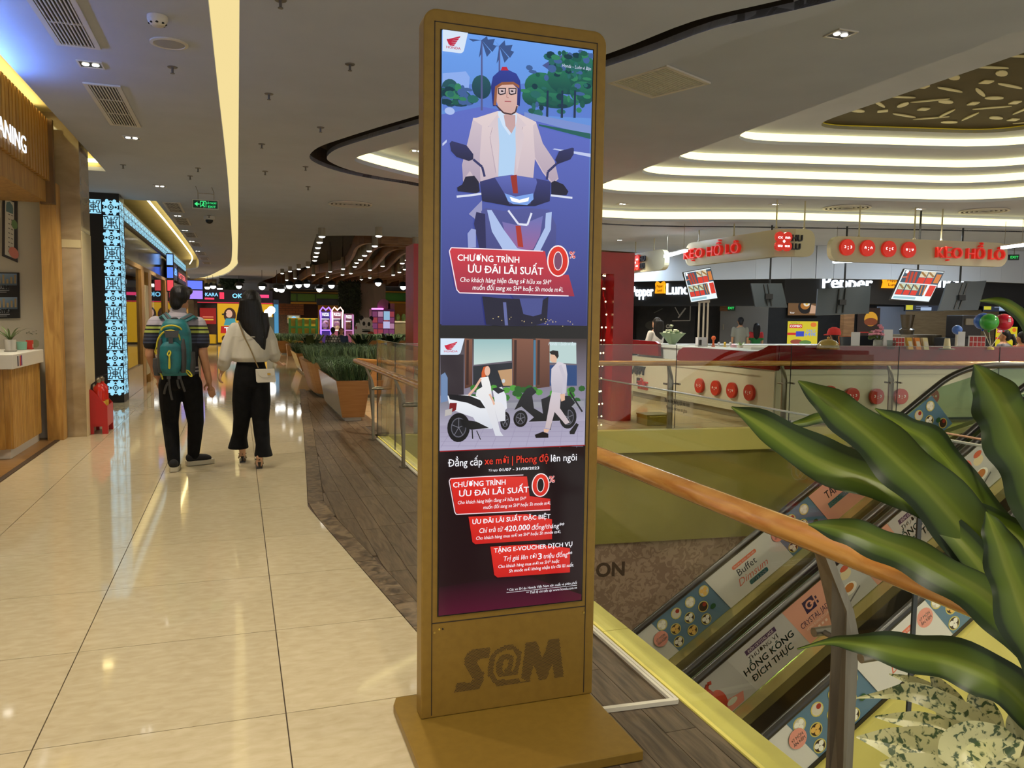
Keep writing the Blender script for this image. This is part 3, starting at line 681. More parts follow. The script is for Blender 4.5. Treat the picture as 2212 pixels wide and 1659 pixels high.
# black scooter
wheel(525,528,46,52); wheel(790,520,58,72)
P.poly(V_([(560,360),(590,350),(615,380),(590,400),(600,470),(650,500),(640,420),(690,400),(800,400),(830,440),(800,470),(740,540),(570,545),(600,520),(530,460),(490,480),(530,400)]), C(12,12,16), C(36,36,44)); P.line(V_([(700,540),(690,590)]), .003, C(20,20,24)); P.line(V_([(800,380),(870,490)]), .006, C(30,30,36))
# walking man in pale suit
sk = C(222,180,152); P.poly(V_([(686,155),(705,146),(735,150),(738,180),(725,200),(700,178)]), C(24,18,18)); P.poly(V_([(690,168),(715,172),(728,190),(725,215),(705,215),(690,205)]), sk)
P.poly(V_([(697,250),(735,208),(778,225),(786,280),(780,385),(745,390),(700,380),(694,320)]), C(186,180,192), C(214,206,214))
P.poly(V_([(700,378),(750,385),(745,470),(800,550),(775,560),(715,490),(690,585),(662,580),(680,480),(690,420)]), C(198,180,182), C(206,196,204))
P.line(V_([(745,230),(770,300),(765,400)]), .012, C(196,190,202)); P.poly(V_([(745,392),(772,388),(772,425),(752,432)]), sk)
P.poly(V_([(604,618),(650,600),(680,612),(680,634),(610,636)]), C(16,14,18)); P.poly(V_([(798,600),(835,552),(850,560),(825,615),(800,615)]), C(16,14,18)); P.poly(V_([(654,585),(686,588),(676,606),(656,604)]), sk)
P.rect(SX0,zb-.0025,SX1,zb+.001,C(150,20,28))
badge(P, SX0, zt-.001, .083, .055, C(200,30,60))
a = V_([(680,118)])[0]; P.text('Honda – Luôn vì Bạn', a[0], a[1], .012, C(220,236,244), bold=.0, shear=.25, width=.106)
def lt(s, x0, y0, x1, cap, col, bold=.02, shear=0.0):
    # baseline straight across, measured at the line's left end
    a = V_([(x0,y0)])[0]; c = V_([(x1,y0-(x1-x0)*.036)])[0]; P.text(s, a[0], a[1], cap*.000585, col, bold, shear, c[0]-a[0])
red, tx = C(236,66,48), C(246,244,250)
lt('Đẳng cấp', 120,796, 310, 46, tx, .012); lt('xe mới | Phong độ', 324,784, 680, 46, red, .012); lt('lên ngôi', 694,768, 838, 46, tx, .012)
lt('Từ ngày', 346,822, 398, 14, tx, .0, .15); lt('01/07 - 31/08/2023', 405,821, 628, 17, tx, .05)
def rbox(pts): P.poly(V_(pts), C(196,26,24), C(222,44,34))
rbox([(130,862),(330,850),(560,850),(575,960),(690,975),(690,1040),(180,1062),(162,1050)]); P.line(V_([(690,1036),(166,1062),(158,1050),(126,876),(134,862),(330,850),(540,842)]), .003, C(244,220,226))
rbox([(234,1075),(560,1060),(700,1090),(700,1200),(272,1228),(256,1216)]); rbox([(356,1242),(600,1228),(800,1250),(800,1385),(396,1414),(378,1400)])
lt('CHƯƠNG TRÌNH', 148,912, 440, 32, tx, .04); lt('ƯU ĐÃI LÃI SUẤT', 182,962, 570, 36, tx, .04)
lt('Cho khách hàng hiện đang sở hữu xe SH*', 174,1006, 556, 22, tx, .01, .15); lt('muốn đổi sang xe SH* hoặc Sh mode mới.', 316,1032, 692, 22, tx, .01, .15)
big0(P, V_([(636,898)])[0], .030, .039, *V_([(684,884)])[0], C(20,4,8))
lt('ƯU ĐÃI LÃI SUẤT ĐẶC BIỆT', 256,1116, 690, 28, tx, .04); lt('Chỉ trả từ', 294,1166, 426, 30, tx, .012, .15); lt('420,000', 434,1158, 576, 36, tx, .03, .1); lt('đồng/tháng**', 586,1148, 768, 30, tx, .012, .15)
lt('Cho khách hàng mua mới xe SH* hoặc Sh mode mới.', 276,1204, 748, 21, tx, .01, .15)
lt('TẶNG E-VOUCHER DỊCH VỤ', 376,1276, 812, 28, tx, .04); lt('Trị giá lên tới', 430,1322, 614, 30, tx, .012, .15); lt('3', 622,1312, 642, 38, tx, .04); lt('triệu đồng**', 652,1308, 812, 30, tx, .012, .15)
lt('Cho khách hàng mua mới xe SH* hoặc', 400,1362, 740, 21, tx, .01, .15); lt('Sh mode mới không nhận ưu đãi lãi suất.', 460,1386, 820, 21, tx, .01, .15)
lt('* Các xe SH do Honda Việt Nam sản xuất và phân phối', 448,1490, 838, 16, tx, .0, .1); lt('** Thể lệ chi tiết tại www.honda.com.vn', 556,1506, 838, 16, tx, .0, .1)
P.line([V_([(446,1498)])[0],(V_([(838,1474)])[0][0],V_([(446,1498)])[0][1])], .0012, tx)
P.build('lower_advert', (0,KY-.0045,0), (1,0,0), (0,0,1), scr, kio, eps=.00004, clip=(SX0, SZ0, SX1, SZ1))
# ================================================================== RAILINGS
dkseam = mat('glass_edge_dark', C(26,34,32), .3)
def railing(label, pts, posts, glass, inward, gt=1.11):
    """pts: handrail path; posts: (x,y); glass: list of ((x,y),(x,y)) panes; inward: unit vector towards the walkway"""
    r = thing('glass_railing', label, 'railing', (posts[0][0], posts[0][1], 0))
    P = smooth_path([Vector(p) for p in pts], 6) if len(pts) > 2 else [Vector(p) for p in pts]
    MB().tube(P, .034, 14).build('handrail', railwood, r, smooth=True)
    iw = Vector((inward[0], inward[1], 0)); al = Vector((-iw.y, iw.x, 0))
    for x, y in posts:
        o = Vector((x, y, 0)); b = MB()
        prof = [(-.01,.003),(-.01,.62),(-.012,.70),(.06,.855),(.085,.855),(.045,.70),(.028,.62),(.028,.003)]
        # plate pair, standing along the rail line
        w = .036
        poly = [(-w,.004),(w,.004),(w,.63),(w*.9,.70),(w*.55,.845),(-w*.55,.845),(-w*.9,.70),(-w,.63)]
        vs = []; 
        for s, (u, z) in [(0, p) for p in poly] + [(1, p) for p in poly]:
            lean = max(0, (z-.66)/.19)*.085; vs.append(o + al*u + iw*(lean + (s-.5)*.022) + Vector((0,0,z)))
        n = len(poly); b.add(vs, [tuple(range(n-1,-1,-1)), tuple(range(n,2*n))] + [(i,(i+1)%n,n+(i+1)%n,n+i) for i in range(n)])
        p = b.build('post', steel, r)
        MB().prism([(x+al.x*u+iw.x*v, y+al.y*u+iw.y*v) for u, v in ((-.05,-.03),(.05,-.03),(.05,.03),(-.05,.03))], .002, .009).build('foot_plate', steel, p)
        for s in (-1, 1):
            a = o + al*(s*.02) + Vector((0,0,.60)); e = o + al*(s*.085) - iw*.085 + Vector((0,0,.60)); f = o + al*(s*.085) + Vector((0,0,.60))
            MB().tube([a, f], .008, 8).build('clamp_arm', steel, p, smooth=True); MB().tube([f+iw*.028, e-iw*.02], .0125, 10).build('glass_clamp', steel, p, smooth=True)
        MB().box(x-.0,x+.001,y,y+.001,0.01,.011)
    for k, (a, b_) in enumerate(glass):
        a, b_ = Vector((a[0],a[1],0)), Vector((b_[0],b_[1],0)); d = (b_-a).normalized(); m = MB()
        m.bar(a + d*.004 + Vector((0,0,gt/2+.01)), b_ - d*.004 + Vector((0,0,gt/2+.01)), .012, gt-.02)
        g = m.build('glass_pane', clear_glass, r)
        MB().bar(a+d*.002+Vector((0,0,.02)), a+d*.002+Vector((0,0,gt+.002)), .013, .005, up=d).build('pane_edge', dkseam, g)
        MB().bar(a+Vector((0,0,gt+.003)), b_+Vector((0,0,gt+.003)), .0125, .004).build('pane_top_edge', mat('glass_edge_pale', C(150,160,150), .15), g)
    return r
near_posts = [(1.475,9.19),(1.475,7.40),(1.475,5.50),(1.475,3.60),(1.475,1.60),(1.475,-.3)]
ys = [9.44,8.3,6.45,4.9,3.4,1.475,-.6]
railing('long glass railing with varnished wooden handrail beside the totem', [(1.395,-1.2,.872),(1.395,2,.872),(1.395,5,.872),(1.395,10.05,.872)], near_posts,
        [((1.565,y0),(1.565,y1)) for y0, y1 in zip(ys[:-1], ys[1:])], (-1,0), 1.155)
fy = lambda x: 9.24-.107*(x-4.43)
u = Vector((1,-.107,0)).normalized(); nn = Vector((u.y,-u.x)); nn = (.106,.994)
xs = [1.62,2.08,3.74,5.40,7.06,8.73,10.40,12.06]
fr_ = railing('far glass railing with wooden handrail in front of the red candy stall', [(1.42,fy(1.42)+.55,.872),(1.8,fy(1.8)+.12,.865),(2.6,fy(2.6)+.1,.865),(6,fy(6)+.1,.865),(13,fy(13)+.1,.865)],
        [(x-.02,fy(x)+.03) for x in xs[1:]], [((x0,fy(x0)-.06),(x1,fy(x1)-.06)) for x0, x1 in zip(xs[:-1], xs[1:])], nn)
# notice on the near glass
pt = Pic(); pt.rect(0,0,.235,.062,(.82,.85,.78,1)); pt.text('Xin vui lòng không dựa vào kính', .03,.037,.016,C(20,20,20),bold=.03,width=.18); pt.text('Please do not lean on glass', .045,.012,.014,C(40,40,40),width=.15)
p0 = onx(1432,852,1.565)
pm = _M.get('film') 
def filmmat():
    m = bpy.data.materials.new('clear_film_print'); m.use_nodes = True; nt = m.node_tree; b = nt.nodes['Principled BSDF']
    a = nt.nodes.new('ShaderNodeVertexColor'); a.layer_name = 'Col'; nt.links.new(a.outputs[0], b.inputs['Base Color'])
    s = nt.nodes.new('ShaderNodeSeparateColor'); nt.links.new(a.outputs[0], s.inputs[0]); mr = nt.nodes.new('ShaderNodeMapRange')
    mr.inputs['From Min'].default_value = .02; mr.inputs['From Max'].default_value = .5; mr.inputs['To Min'].default_value = 1; mr.inputs['To Max'].default_value = .12
    nt.links.new(s.outputs[0], mr.inputs[0]); nt.links.new(mr.outputs[0], b.inputs['Alpha']); return m
nt_ = pt.build('glass_notice', p0 - Vector((.009,0,.062)) , (0,-1,0), (0,0,1), filmmat(), eps=.0003)
tag(nt_, 'clear sticker on the glass reading please do not lean on glass', 'sticker')
# white cable cover on the floor behind the totem
cb = thing('cable_cover', 'white plastic cable cover laid along the void edge and across the planks', 'cable cover', (1.52,2.9,0))
wpl = mat('white_plastic', C(214,208,190), .4)
for k in range(2): MB().bar((1.515+.016*k,9.2,.009),(1.52+.016*k,2.50,.009), .013, .014).build('trunking', wpl, cb)
MB().bar((1.535,2.50,.010),(1.24,2.52,.010), .02, .016).build('trunking', wpl, cb)
# ================================================================== ESCALATORS
TH = math.atan(.646); DU = Vector((math.cos(TH),0,math.sin(TH))); DV = Vector((-math.sin(TH),0,math.cos(TH)))
hz = lambda x: .08+.646*(x-6.6)
rubber = mat('black_handrail_rubber', C(26,24,20), .3)
deckm = noisy('satin_gold_deck', C(206,192,128), C(170,156,98), 2, .22, (1,1,1), 2, metal=.7)
skirtm = mat('dark_skirt', C(40,36,26), .35)
stepm = tiled('ribbed_step', C(62,54,36), C(54,46,30), C(20,18,12), 1, .5, w=.9, h=.02, mortar=.006)
adm = printmat('advert_film', 0, .35)
def hpath(Y, dz=0.0):
    P = [Vector((x, Y, hz(x)+dz)) for x in (.3,2,4,6,7.15)] + [Vector((7.45,Y,.63+dz)),Vector((7.75,Y,.81+dz)),Vector((8.1,Y,.92+dz)),Vector((8.5,Y,.95+dz)),Vector((9.3,Y,.95+dz))]
    return P
def strip(Y0, Y1, a, b, x0=.4, x1=7.6):
    """slab following the slope: from a to b below the handrail (vertical), between Y0 and Y1"""
    P = [(x0,hz(x0)-b),(x1,hz(x1)-b),(8.6,.95-b),(9.4,.95-b),(9.4,.95-a),(8.55,.95-a),(x1,hz(x1)-a),(x0,hz(x0)-a)]
    return MB().extr(P, (0,Y0,0), (1,0,0), (0,0,1), (0,Y1-Y0,0))
def uof(px, py, Y):
    p = ony(px, py, Y); return (p - Vector((4,Y,hz(4)))).dot(DU)
_step = None
def escalator(label, yf, yn):
    global _step
    e = thing('escalator', label, 'escalator', (4,(yf+yn)/2,-4.6))
    for Y, s in ((yf,-1),(yn,1)):
        q = MB().tube(smooth_path(hpath(Y), 4), .036, 10).build('handrail', rubber, e, smooth=True)
        strip(Y-.006, Y+.006, .03, .60).build('balustrade_glass', glassmat('balustrade_glass', (.62,.72,.62,1)), e)
        strip(Y+.0, Y+s*.14, .60, .72).build('deck', deckm, e)
        strip(Y+s*.10, Y+s*.13, .72, 1.18).build('skirt', skirtm, e)
    strip(yn+.0, yf-.0, 1.2, 1.7).build('truss', skirtm, e)
    if _step is None:
        m = MB(); m.extr([(0,0),(.34,0),(.34,.21),(.012,.21),(0,.0)], (0,0,0), (1,0,0), (0,0,1), (0,1,0)); _step = m.mesh('step'); _step.materials.append(stepm)
    w = yf-yn-.28
    for k in range(22):
        x = .9+.325*k; o = link('step', _step, None, e); o.location = (x, yn+.14, hz(x)-.95-.19); o.scale = (1, w, 1)
    return e
A = escalator('far escalator with dumpling buffet adverts on its inner panel', 7.0, 6.03)
B = escalator('near escalator with restaurant adverts on both panels', 5.86, 4.88)
def esc_pic(Y): return Pic(), (lambda u, v: Vector((4,Y-.0075,hz(4)-.045)) + DU*u + DV*(v*1.0))
HV = -.46
blueb, wht, pink, teal, ink = C(84,116,136), C(204,200,190), C(206,146,124), C(36,92,96), C(40,44,58)
def seg(P, u0, u1, col, slant=.10): P.poly([(u0+slant,HV),(u1+slant,HV),(u1,0),(u0,0)], col)
def dumplings(P, u0, u1, sd):
    seg(P, u0, u1, blueb); random.seed(sd); k = 0; u = u0+.09
    while u < u1-.04:
        for j in range(3):
            cx = u + (.07 if j % 2 else 0)+.03*j; cy = -.09-.14*j
            if cx > u1-.02: continue
            r = .062
            P.ell(cx,cy,r,r,C(196,180,92),n=14); P.ell(cx,cy,r*.84,r*.84,C(52,36,24) if k%3 else C(196,188,170),n=14)
            dc = (C(226,222,206),C(214,170,84),C(224,220,204),C(150,48,34))[k % 4]
            for a in range(3 if k % 4 != 3 else 1): P.ell(cx+.027*math.cos(a*2.1+.5),cy+.027*math.sin(a*2.1+.5),.025,.024,dc,n=9)
            k += 1
        u += .19
    P.ell(u1-.06,-.30,.035,.03,C(40,84,48),n=9)
def buffet(P, u0, u1):
    seg(P, u0, u1, wht); c = (u0+u1)/2+.05
    P.poly(rounded([(c-.18,-.125),(c+.16,-.125),(c+.16,-.08),(c-.18,-.08)],.02,3), C(214,112,84)); P.text('Thưởng thức đại tiệc',c-.16,-.113,.022,wht,width=.30)
    P.text('Buffet',c-.15,-.225,.085,ink,width=.26); P.text('Dimsum',c-.20,-.33,.085,C(204,106,84),shear=.35,width=.42)
    P.poly(rounded([(c-.08,-.40),(c+.18,-.40),(c+.18,-.345),(c-.08,-.345)],.02,3), teal); P.text('299.000',c-.04,-.392,.036,wht,bold=.03,width=.19)
def badge7(P, u, v):
    P.ell(u,v,.085,.085,C(214,142,124),n=20); P.text('+7 MÓN',u,v,.03,wht,bold=.03,align='CENTER',width=.12); P.text('ĂN KÈM',u,v-.042,.03,wht,bold=.03,align='CENTER',width=.12)
def tang(P, u0, u1):
    seg(P, u0, u1, pink); c = (u0+u1)/2; P.text('TẦNG 5',c-.15,-.18,.10,ink,bold=.03,width=.34); P.rect(c-.17,-.29,c+.22,-.225,teal); P.text('HOTLINE: 024 7109',c-.14,-.272,.032,wht,bold=.02,width=.32)
def crystal(P, u0, u1):
    seg(P, u0, u1, pink); c = (u0+u1)/2+.04; P.rect(c-.075,-.19,c+.055,-.06,C(44,34,66)); P.ell(c-.01,-.125,.045,.045,pink,n=16); P.ell(c-.01,-.125,.026,.026,C(44,34,66),n=14); P.rect(c+.0,-.135,c+.05,-.115,pink)
    P.text('ᴬ',c+.07,-.1,.02,C(44,34,66)) if False else P.rect(c+.07,-.12,c+.09,-.09,C(44,34,66)); P.rect(c+.07,-.17,c+.09,-.14,C(44,34,66))
    P.text('CRYSTAL JADE',c-.19,-.285,.062,C(44,34,66),width=.38); P.text('HONG KONG KITCHEN',c-.15,-.335,.03,C(226,196,180),width=.30)
    for k in range(4): P.rect(c-.08+k*.045,-.385,c-.055+k*.045,-.36,C(226,196,180))
def hongkong(P, u0, u1):
    seg(P, u0, u1, C(176,170,164)); c = (u0+u1)/2+.04; P.rect(c-.2,-.105,c+.17,-.055,C(60,36,70)); P.text('ĐẾN CRYSTAL JADE',c-.17,-.095,.03,C(206,190,190),width=.31)
    P.text('THƯỞNG VỊ',c-.2,-.17,.045,C(206,196,186),bold=.02,width=.36); P.text('HỒNG KÔNG',c-.30,-.27,.07,C(36,104,108),bold=.045,width=.60); P.text('ĐÍCH THỰC',c-.26,-.37,.07,C(36,104,108),bold=.045,width=.50)
def duck(P, u0, u1):
    seg(P, u0, u1, C(166,160,154)); c = (u0+u1)/2+.06; P.poly([(c-.1,HV+.01),(c+.2,HV+.01),(c+.24,-.36),(c+.05,-.32)],C(196,120,104))
    P.ell(c,-.28,.075,.12,C(150,40,24),C(190,70,40),n=16); P.line([(c-.02,-.18),(c-.05,-.1),(c-.02,-.06),(c+.02,-.075)],.035,C(168,52,32)); P.line([(c-.03,-.055),(c-.08,-.09)],.012,C(120,36,24)); P.ell(c+.1,-.37,.06,.03,C(190,190,170),n=10); P.ell(c-.09,-.38,.05,.035,C(206,188,150),n=10)
def food(P, u0, u1):
    seg(P, u0, u1, C(178,176,170)); c = (u0+u1)/2+.05; P.ell(c,-.13,.07,.05,C(206,190,150),n=12); P.ell(c-.03,-.28,.09,.06,C(222,216,200),n=14); P.ell(c-.03,-.27,.06,.04,C(176,110,56),n=12); P.ell(c+.02,-.07,.06,.03,C(190,90,60),n=10); P.line([(c-.1,-.4),(c+.08,-.33)],.016,C(96,96,96)); P.ell(c-.16,-.10,.07,.07,C(206,110,96),n=16); P.rect(c-.18,-.1,c-.14,-.06,ink)
Y = 7.0; P, fn = esc_pic(Y); U0 = lambda x, y: uof(x, y, Y)
u1, u2, u3, u4 = U0(1440,1392), U0(1553,1300), U0(1690,1190), U0(1768,1110)
buffet(P, u1-.95, u1); dumplings(P, u1, u2, 1); buffet(P, u2, u3); dumplings(P, u3, u4, 2); badge7(P, u3+.06, -.12); badge7(P, u1+.0, -.2)
u5, u6, u7 = U0(1862,1035), U0(1915,985), U0(2010,905)
tang(P, u4, u5); buffet(P, u5, u7-.35); dumplings(P, u7-.4, u7+.15, 3)
P.build('advert_film', (4,Y,0), DU, DV, adm, A, eps=.00015, fn=fn)
Y = 5.86; P, fn = esc_pic(Y); c1, c2, c3 = U0(1590,1450), U0(1700,1362), U0(1790,1285)
duck(P, c1-.62, c1); hongkong(P, c1, c2+.06); crystal(P, c2+.06, c3+.02); food(P, c3+.02, c3+.42); tang(P, c3+.42, c3+.9)
d1 = U0(1935,1160); hongkong(P, c3+.9, d1+.55); crystal(P, d1+.55, d1+1.0); food(P, d1+1.0, d1+1.35); duck(P, d1+1.35, d1+1.8)
P.build('advert_film', (4,Y,0), DU, DV, adm, B, eps=.00015, fn=fn)
Y = 4.88; P, fn = esc_pic(Y); e1, e2 = U0(1720,1590), U0(1838,1480)
buffet(P, e1-.85, e1+.02); dumplings(P, e1, e2+.12, 5); badge7(P, e1+.02, -.17); buffet(P, e2+.12, e2+.95); badge7(P, e2+.88, -.13); dumplings(P, e2+.95, e2+1.5, 6); tang(P, e2+1.5, e2+2.1); buffet(P, e2+2.1, e2+2.9)
P.build('advert_film', (4,Y,0), DU, DV, adm, B, eps=.00015, fn=fn)
strip(4.86, 4.875, .58, .62).build('black_trim', mat('black_trim', C(20,18,14), .4), B)
strip(4.80, 4.86, .62, 2.4).build('yellow_cladding', noisy('yellow_cladding', C(206,194,104), C(196,184,96), 2, .4), B)
strip(5.86, 6.03, .10, .14).build('filler_strip', mat('pale_green_filler', C(150,166,146), .3), A)
strip(7.0, 7.16, .62, 2.2).build('outer_cladding', mat('olive_cladding', C(120,112,60), .5), A)
structure(MB().box(9.4,13.4,4.4,8.25,-.45,-.002).build('floor_landing', fartile)); MB().box(8.6,9.42,4.98,6.9,-.06,.0).build('comb_plate', steel, A)
# ================================================================== LEFT SIDE: CLEANING SHOP
cream = mat('cream_wall', C(206,196,172), .7)
wl = structure(MB().box(-4.4,-2.97,3.0,10.3,0,3.66).build('wall_left', cream))
# slatted fascia with lit letters
structure(MB().box(-2.97,-1.94,3.0,9.98,2.62,2.84).build('trim_9', oak))
fas = MB().box(-2.0,-1.945,3.0,9.98,2.84,3.5).build('fascia_board', oak, wl)
k = 0; y = 3.05
slat = MB().box(0,.045,0,.078,2.842,3.5).mesh('slat'); slat.materials.append(oak)
while y < 9.9:
    o = link('slat', slat, None, fas); o.location = (-1.945, y, 0); y += .118
MB().box(-2.0,-1.86,9.90,9.98,2.60,3.5).build('end_post', noisy('dark_oak', C(120,88,44), C(96,68,32), 3, .5, (6,6,.8)), wl)
litw = mat('lit_white_letter', (.9,.95,1,1), .5, emit=1.3, ecol=(.82,.90,1,1))
letters('lettering', 'CLEANING', (-1.885,8.83,2.93), (0,1,0), (0,0,1), .165, litw, wl, .006, bold=.0, width=1.45, align='RIGHT')
structure(MB().box(-2.02,-1.86,9.98,10.2,0,2.84).build('trim_10', oak))
for y in (8.35,8.95): 
    r = thing('soffit_downlight', ('left' if y < 8.5 else 'right')+' round downlight under the oak soffit of the cleaning shop', 'downlight', (-2.25,y,2.62), 'soffit downlights of the cleaning shop')
    MB().lathe([(.06,-.006),(.06,0)], (-2.25,y,2.62), 16).build('rim', white_paint, r); MB().lathe([(.045,-.008),(.045,-.004)], (-2.25,y,2.62), 14).build('lens', glow('lamp_lens_glow', (1,.95,.85,1), 7.0), r)
spot((-2.25,8.6,2.6), 90, 2.2, .8)
# counter
ct = thing('shop_counter', 'shop counter with white top and vertical oak slats', 'counter', (-2.5,9.4,0))
MB().box(-2.85,-2.09,8.78,9.97,.10,.88).build('body', oak, ct); MB().box(-2.9,-2.10,8.80,9.97,.004,.10).build('plinth', white_paint, ct)
MB().box(-2.92,-2.03,8.70,9.975,.88,1.02).build('top', mat('white_solid_top', C(214,210,198), .3), ct, bevel=.006)
sl = MB().box(0,.022,0,.052,.1,.88).mesh('slat'); sl.materials.append(oak)
for k in range(19): o = link('slat', sl, None, ct); o.location = (-2.09, 8.79+k*.0615, 0)
sl2 = MB().box(0,.052,-.022,0,.1,.88).mesh('slat'); sl2.materials.append(oak)
for k in range(11): o = link('slat', sl2, None, ct); o.location = (-2.80+k*.0615, 8.78, 0)
for p, c in (((-2.0285,8.86),C(60,60,80)),((-2.0285,8.95),C(190,50,50)),((-2.0285,9.00),C(90,50,120))):
    MB().box(p[0],p[0]+.002,p[1],p[1]+.035,.90,1.0).build('sticker', mat('sticker_%d'%int(c[0]*999), c, .5), ct)
tag(MB().box(-2.6,-2.02,7.15,8.02,0,.42).build('bench', oak, None, bevel=.006), 'oak block bench in front of the shop counter', 'bench')
MB().box(-2.62,-2.0,7.13,8.04,.42,.47).build('seat_top', oak, bpy.data.objects['bench'], bevel=.004)
# framed posters on the wall
def framed(label, Q, pic, fcol, name='framed_poster'):
    """Q: corners TL TR BR BL in the picture, on the side wall"""
    Q = [ony(x, y, 10.17) for x, y in Q]; r = thing(name, label, 'poster', tuple(Q[3])); w, h = (Q[1]-Q[0]).length, (Q[0]-Q[3]).length; n = Vector((0,-1,0))
    MB().add(Q + [q+Vector((0,.03,0)) for q in Q], [(0,1,2,3),(7,6,5,4),(0,4,5,1),(1,5,6,2),(2,6,7,3),(3,7,4,0)]).build('frame', mat('frame_%d'%int(fcol[0]*999), fcol, .4), r)
    pic(w, h).build('print', Q[3], (1,0,0), (0,0,1), printmat('matt_print', 0, .5), r, eps=.0005, fn=lambda u, v: (Q[3]*(1-u/w)+Q[2]*(u/w))*(1-v/h) + (Q[0]*(1-u/w)+Q[1]*(u/w))*(v/h) + n*.003); return r
def pm1(w, h):
    P = Pic(); P.rect(.03,.03,w-.03,h-.03,C(214,208,188)); P.poly([(.04,h-.1),(w*.3,h-.06),(w*.5,h-.04),(w*.7,h-.07),(w-.04,h-.1),(w-.04,h-.16),(.04,h-.16)],C(96,120,120))
    for k in range(9): P.rect(.08,h*.72-k*.05,w*.42,h*.735-k*.05,C(110,104,96)); P.rect(w*.6,h*.72-k*.05,w*.74,h*.735-k*.05,C(130,124,110))
    P.ell(w*.8,.09,.05,.06,C(206,128,110)); P.ell(w*.85,h*.6,.03,.05,C(110,140,90)); return P
framed('black framed price list on the cream wall of the cleaning shop', [(5,421),(37,434),(37,567),(4,553)], pm1, C(44,38,34))
def pm2(w, h):
    P = Pic(); P.rect(0,0,w,h,C(24,22,22))
    for b, n in ((h*.52,'SKYLAKE 3F'),(0,'STARCITY 5F')):
        P.rect(.02,b+h*.20,w-.02,b+h*.46,C(70,84,96),C(120,140,160)); 
        for k in range(9): P.rect(w*(.08+.1*k),b+h*.24,w*(.13+.1*k),b+h*(.34+.09*((k*7)%3)/2),C(150,128,92))
        P.text(n,w/2,b+h*.12,.045,C(206,206,206),bold=.02,align='CENTER',width=w*.5); P.rect(w*.25,b+h*.08,w*.75,b+h*.095,C(140,140,140)); P.rect(w*.32,b+h*.045,w*.68,b+h*.06,C(120,120,120))
    return P
framed('black poster with two skyline photographs above the shop counter', [(-45,588),(41,589),(43,687),(-42,689)], pm2, C(24,22,22))
# plants and small things on the counter
def blades(r, c, n, L, w, m, sp, sd, up=.6, name='leaf', join=True, droop=1.0, zb=0):
    """strap leaves arching from c; returns parts"""
    random.seed(sd); b = MB()
    for k in range(n):
        a = 2*PI*k/n + random.uniform(-.3,.3); l = L*random.uniform(.65,1.1); e = up*random.uniform(.6,1.3); s = sp*random.uniform(.5,1.2)
        P = []; 
        for t in (0,.25,.5,.75,1): P.append(Vector((c[0]+math.cos(a)*s*l*t, c[1]+math.sin(a)*s*l*t, c[2]+l*e*(t - droop*.55*t*t))))
        sd_ = Vector((-math.sin(a), math.cos(a), 0)); ww = (w*.6,w,w*.85,w*.5,w*.06); vs = []
        for p, q in zip(P, ww): vs += [p-sd_*q, p+Vector((0,0,-q*.4)), p+sd_*q]
        fs = []
        for i in range(4):
            o = i*3; fs += [(o,o+1,o+4,o+3),(o+1,o+2,o+5,o+4)]
        if join: b.add(vs, fs)
        else: MB().add(vs, fs).build(name, m, r, smooth=True)
    if join: b.build(name, m, r, smooth=True)
leafg = noisy('leaf_green', C(92,112,48), C(62,84,34), 6, .45)
def pot(r, c, r0, r1, h, m, name='pot'):
    MB().lathe([(r0,0),(r1,h),(r1*.88,h),(r1*.86,h*.9),(.001,h*.88)], c, 16).build(name, m, r, smooth=True)
q = onx(22,741,-2.2); z0 = 1.02
r = thing('spider_plant', 'spider plant in a white printed pot on the shop counter', 'plant', (q.x,q.y,z0)); pot(r,(q.x,q.y,z0+.015),.045,.055,.11,white_paint); MB().lathe([(.055,0),(.06,.012)],(q.x,q.y,z0+.002),16).build('saucer', white_paint, r); blades(r,(q.x,q.y,z0+.11),11,.30,.010,leafg,.75,4,.95,join=False)
q = onx(47,741,-2.2); r = thing('mint_pot', 'small mint green empty pot between the counter plants', 'pot', (q.x,q.y,z0)); pot(r,(q.x,q.y,z0+.003),.045,.052,.085,mat('mint_glaze', C(130,176,150), .4))
q = onx(64,741,-2.15); r = thing('red_carton', 'small red carton standing on the shop counter', 'carton', (q.x,q.y,z0)); MB().box(q.x-.03,q.x+.03,q.y-.03,q.y+.03,z0+.002,z0+.10).build('carton', mat('red_card', C(190,50,30), .5), r); MB().box(q.x+.0301,q.x+.031,q.y-.02,q.y+.02,z0+.02,z0+.06).build('label', white_paint, r)
for px, sd, lab in ((60,7,'spiky green plant behind the red carton on the shop counter'),(79,9,'spiky plant in a clear water vase at the end of the counter')):
    q = onx(px,744,-2.24 if px == 60 else -2.15); r = thing('water_plant', lab, 'plant', (q.x,q.y,z0)); MB().lathe([(.035,.002),(.05,.03),(.05,.08),(.04,.10)],(q.x,q.y,z0),14,caps=False).build('vase', glassmat('vase_glass',(.8,.86,.7,1)), r, smooth=True); MB().tube([(q.x,q.y,z0+.03),(q.x,q.y,z0+.15)],.014,8).build('stem', mat('brown_stem', C(96,66,40), .7), r); blades(r,(q.x,q.y,z0+.13),12,.17,.009,leafg,.7,sd,.9,join=False)
# polished stone pilaster beside the shop
pil = noisy('polished_brown_stone', C(172,152,120), C(150,130,98), 2.5, .06, (1,1,2.2), 6, dist=.8, spec=.7)
pp = structure(MB().box(-2.02,-1.66,10.21,10.80,0,3.64).build('wall_pilaster', pil)); 
MB().box(-1.662,-1.655,10.205,10.80,0,2.35).build('edge_strip', mat('cream_edge', C(200,184,140), .4), pp)
MB().box(-1.86,-1.668,10.204,10.21,2.16,2.25).build('inlay_band', mat('cream_edge', C(200,184,140), .3), pp)
structure(MB().box(-4.4,-2.02,10.2,10.8,0,3.64).build('wall_side', cream))
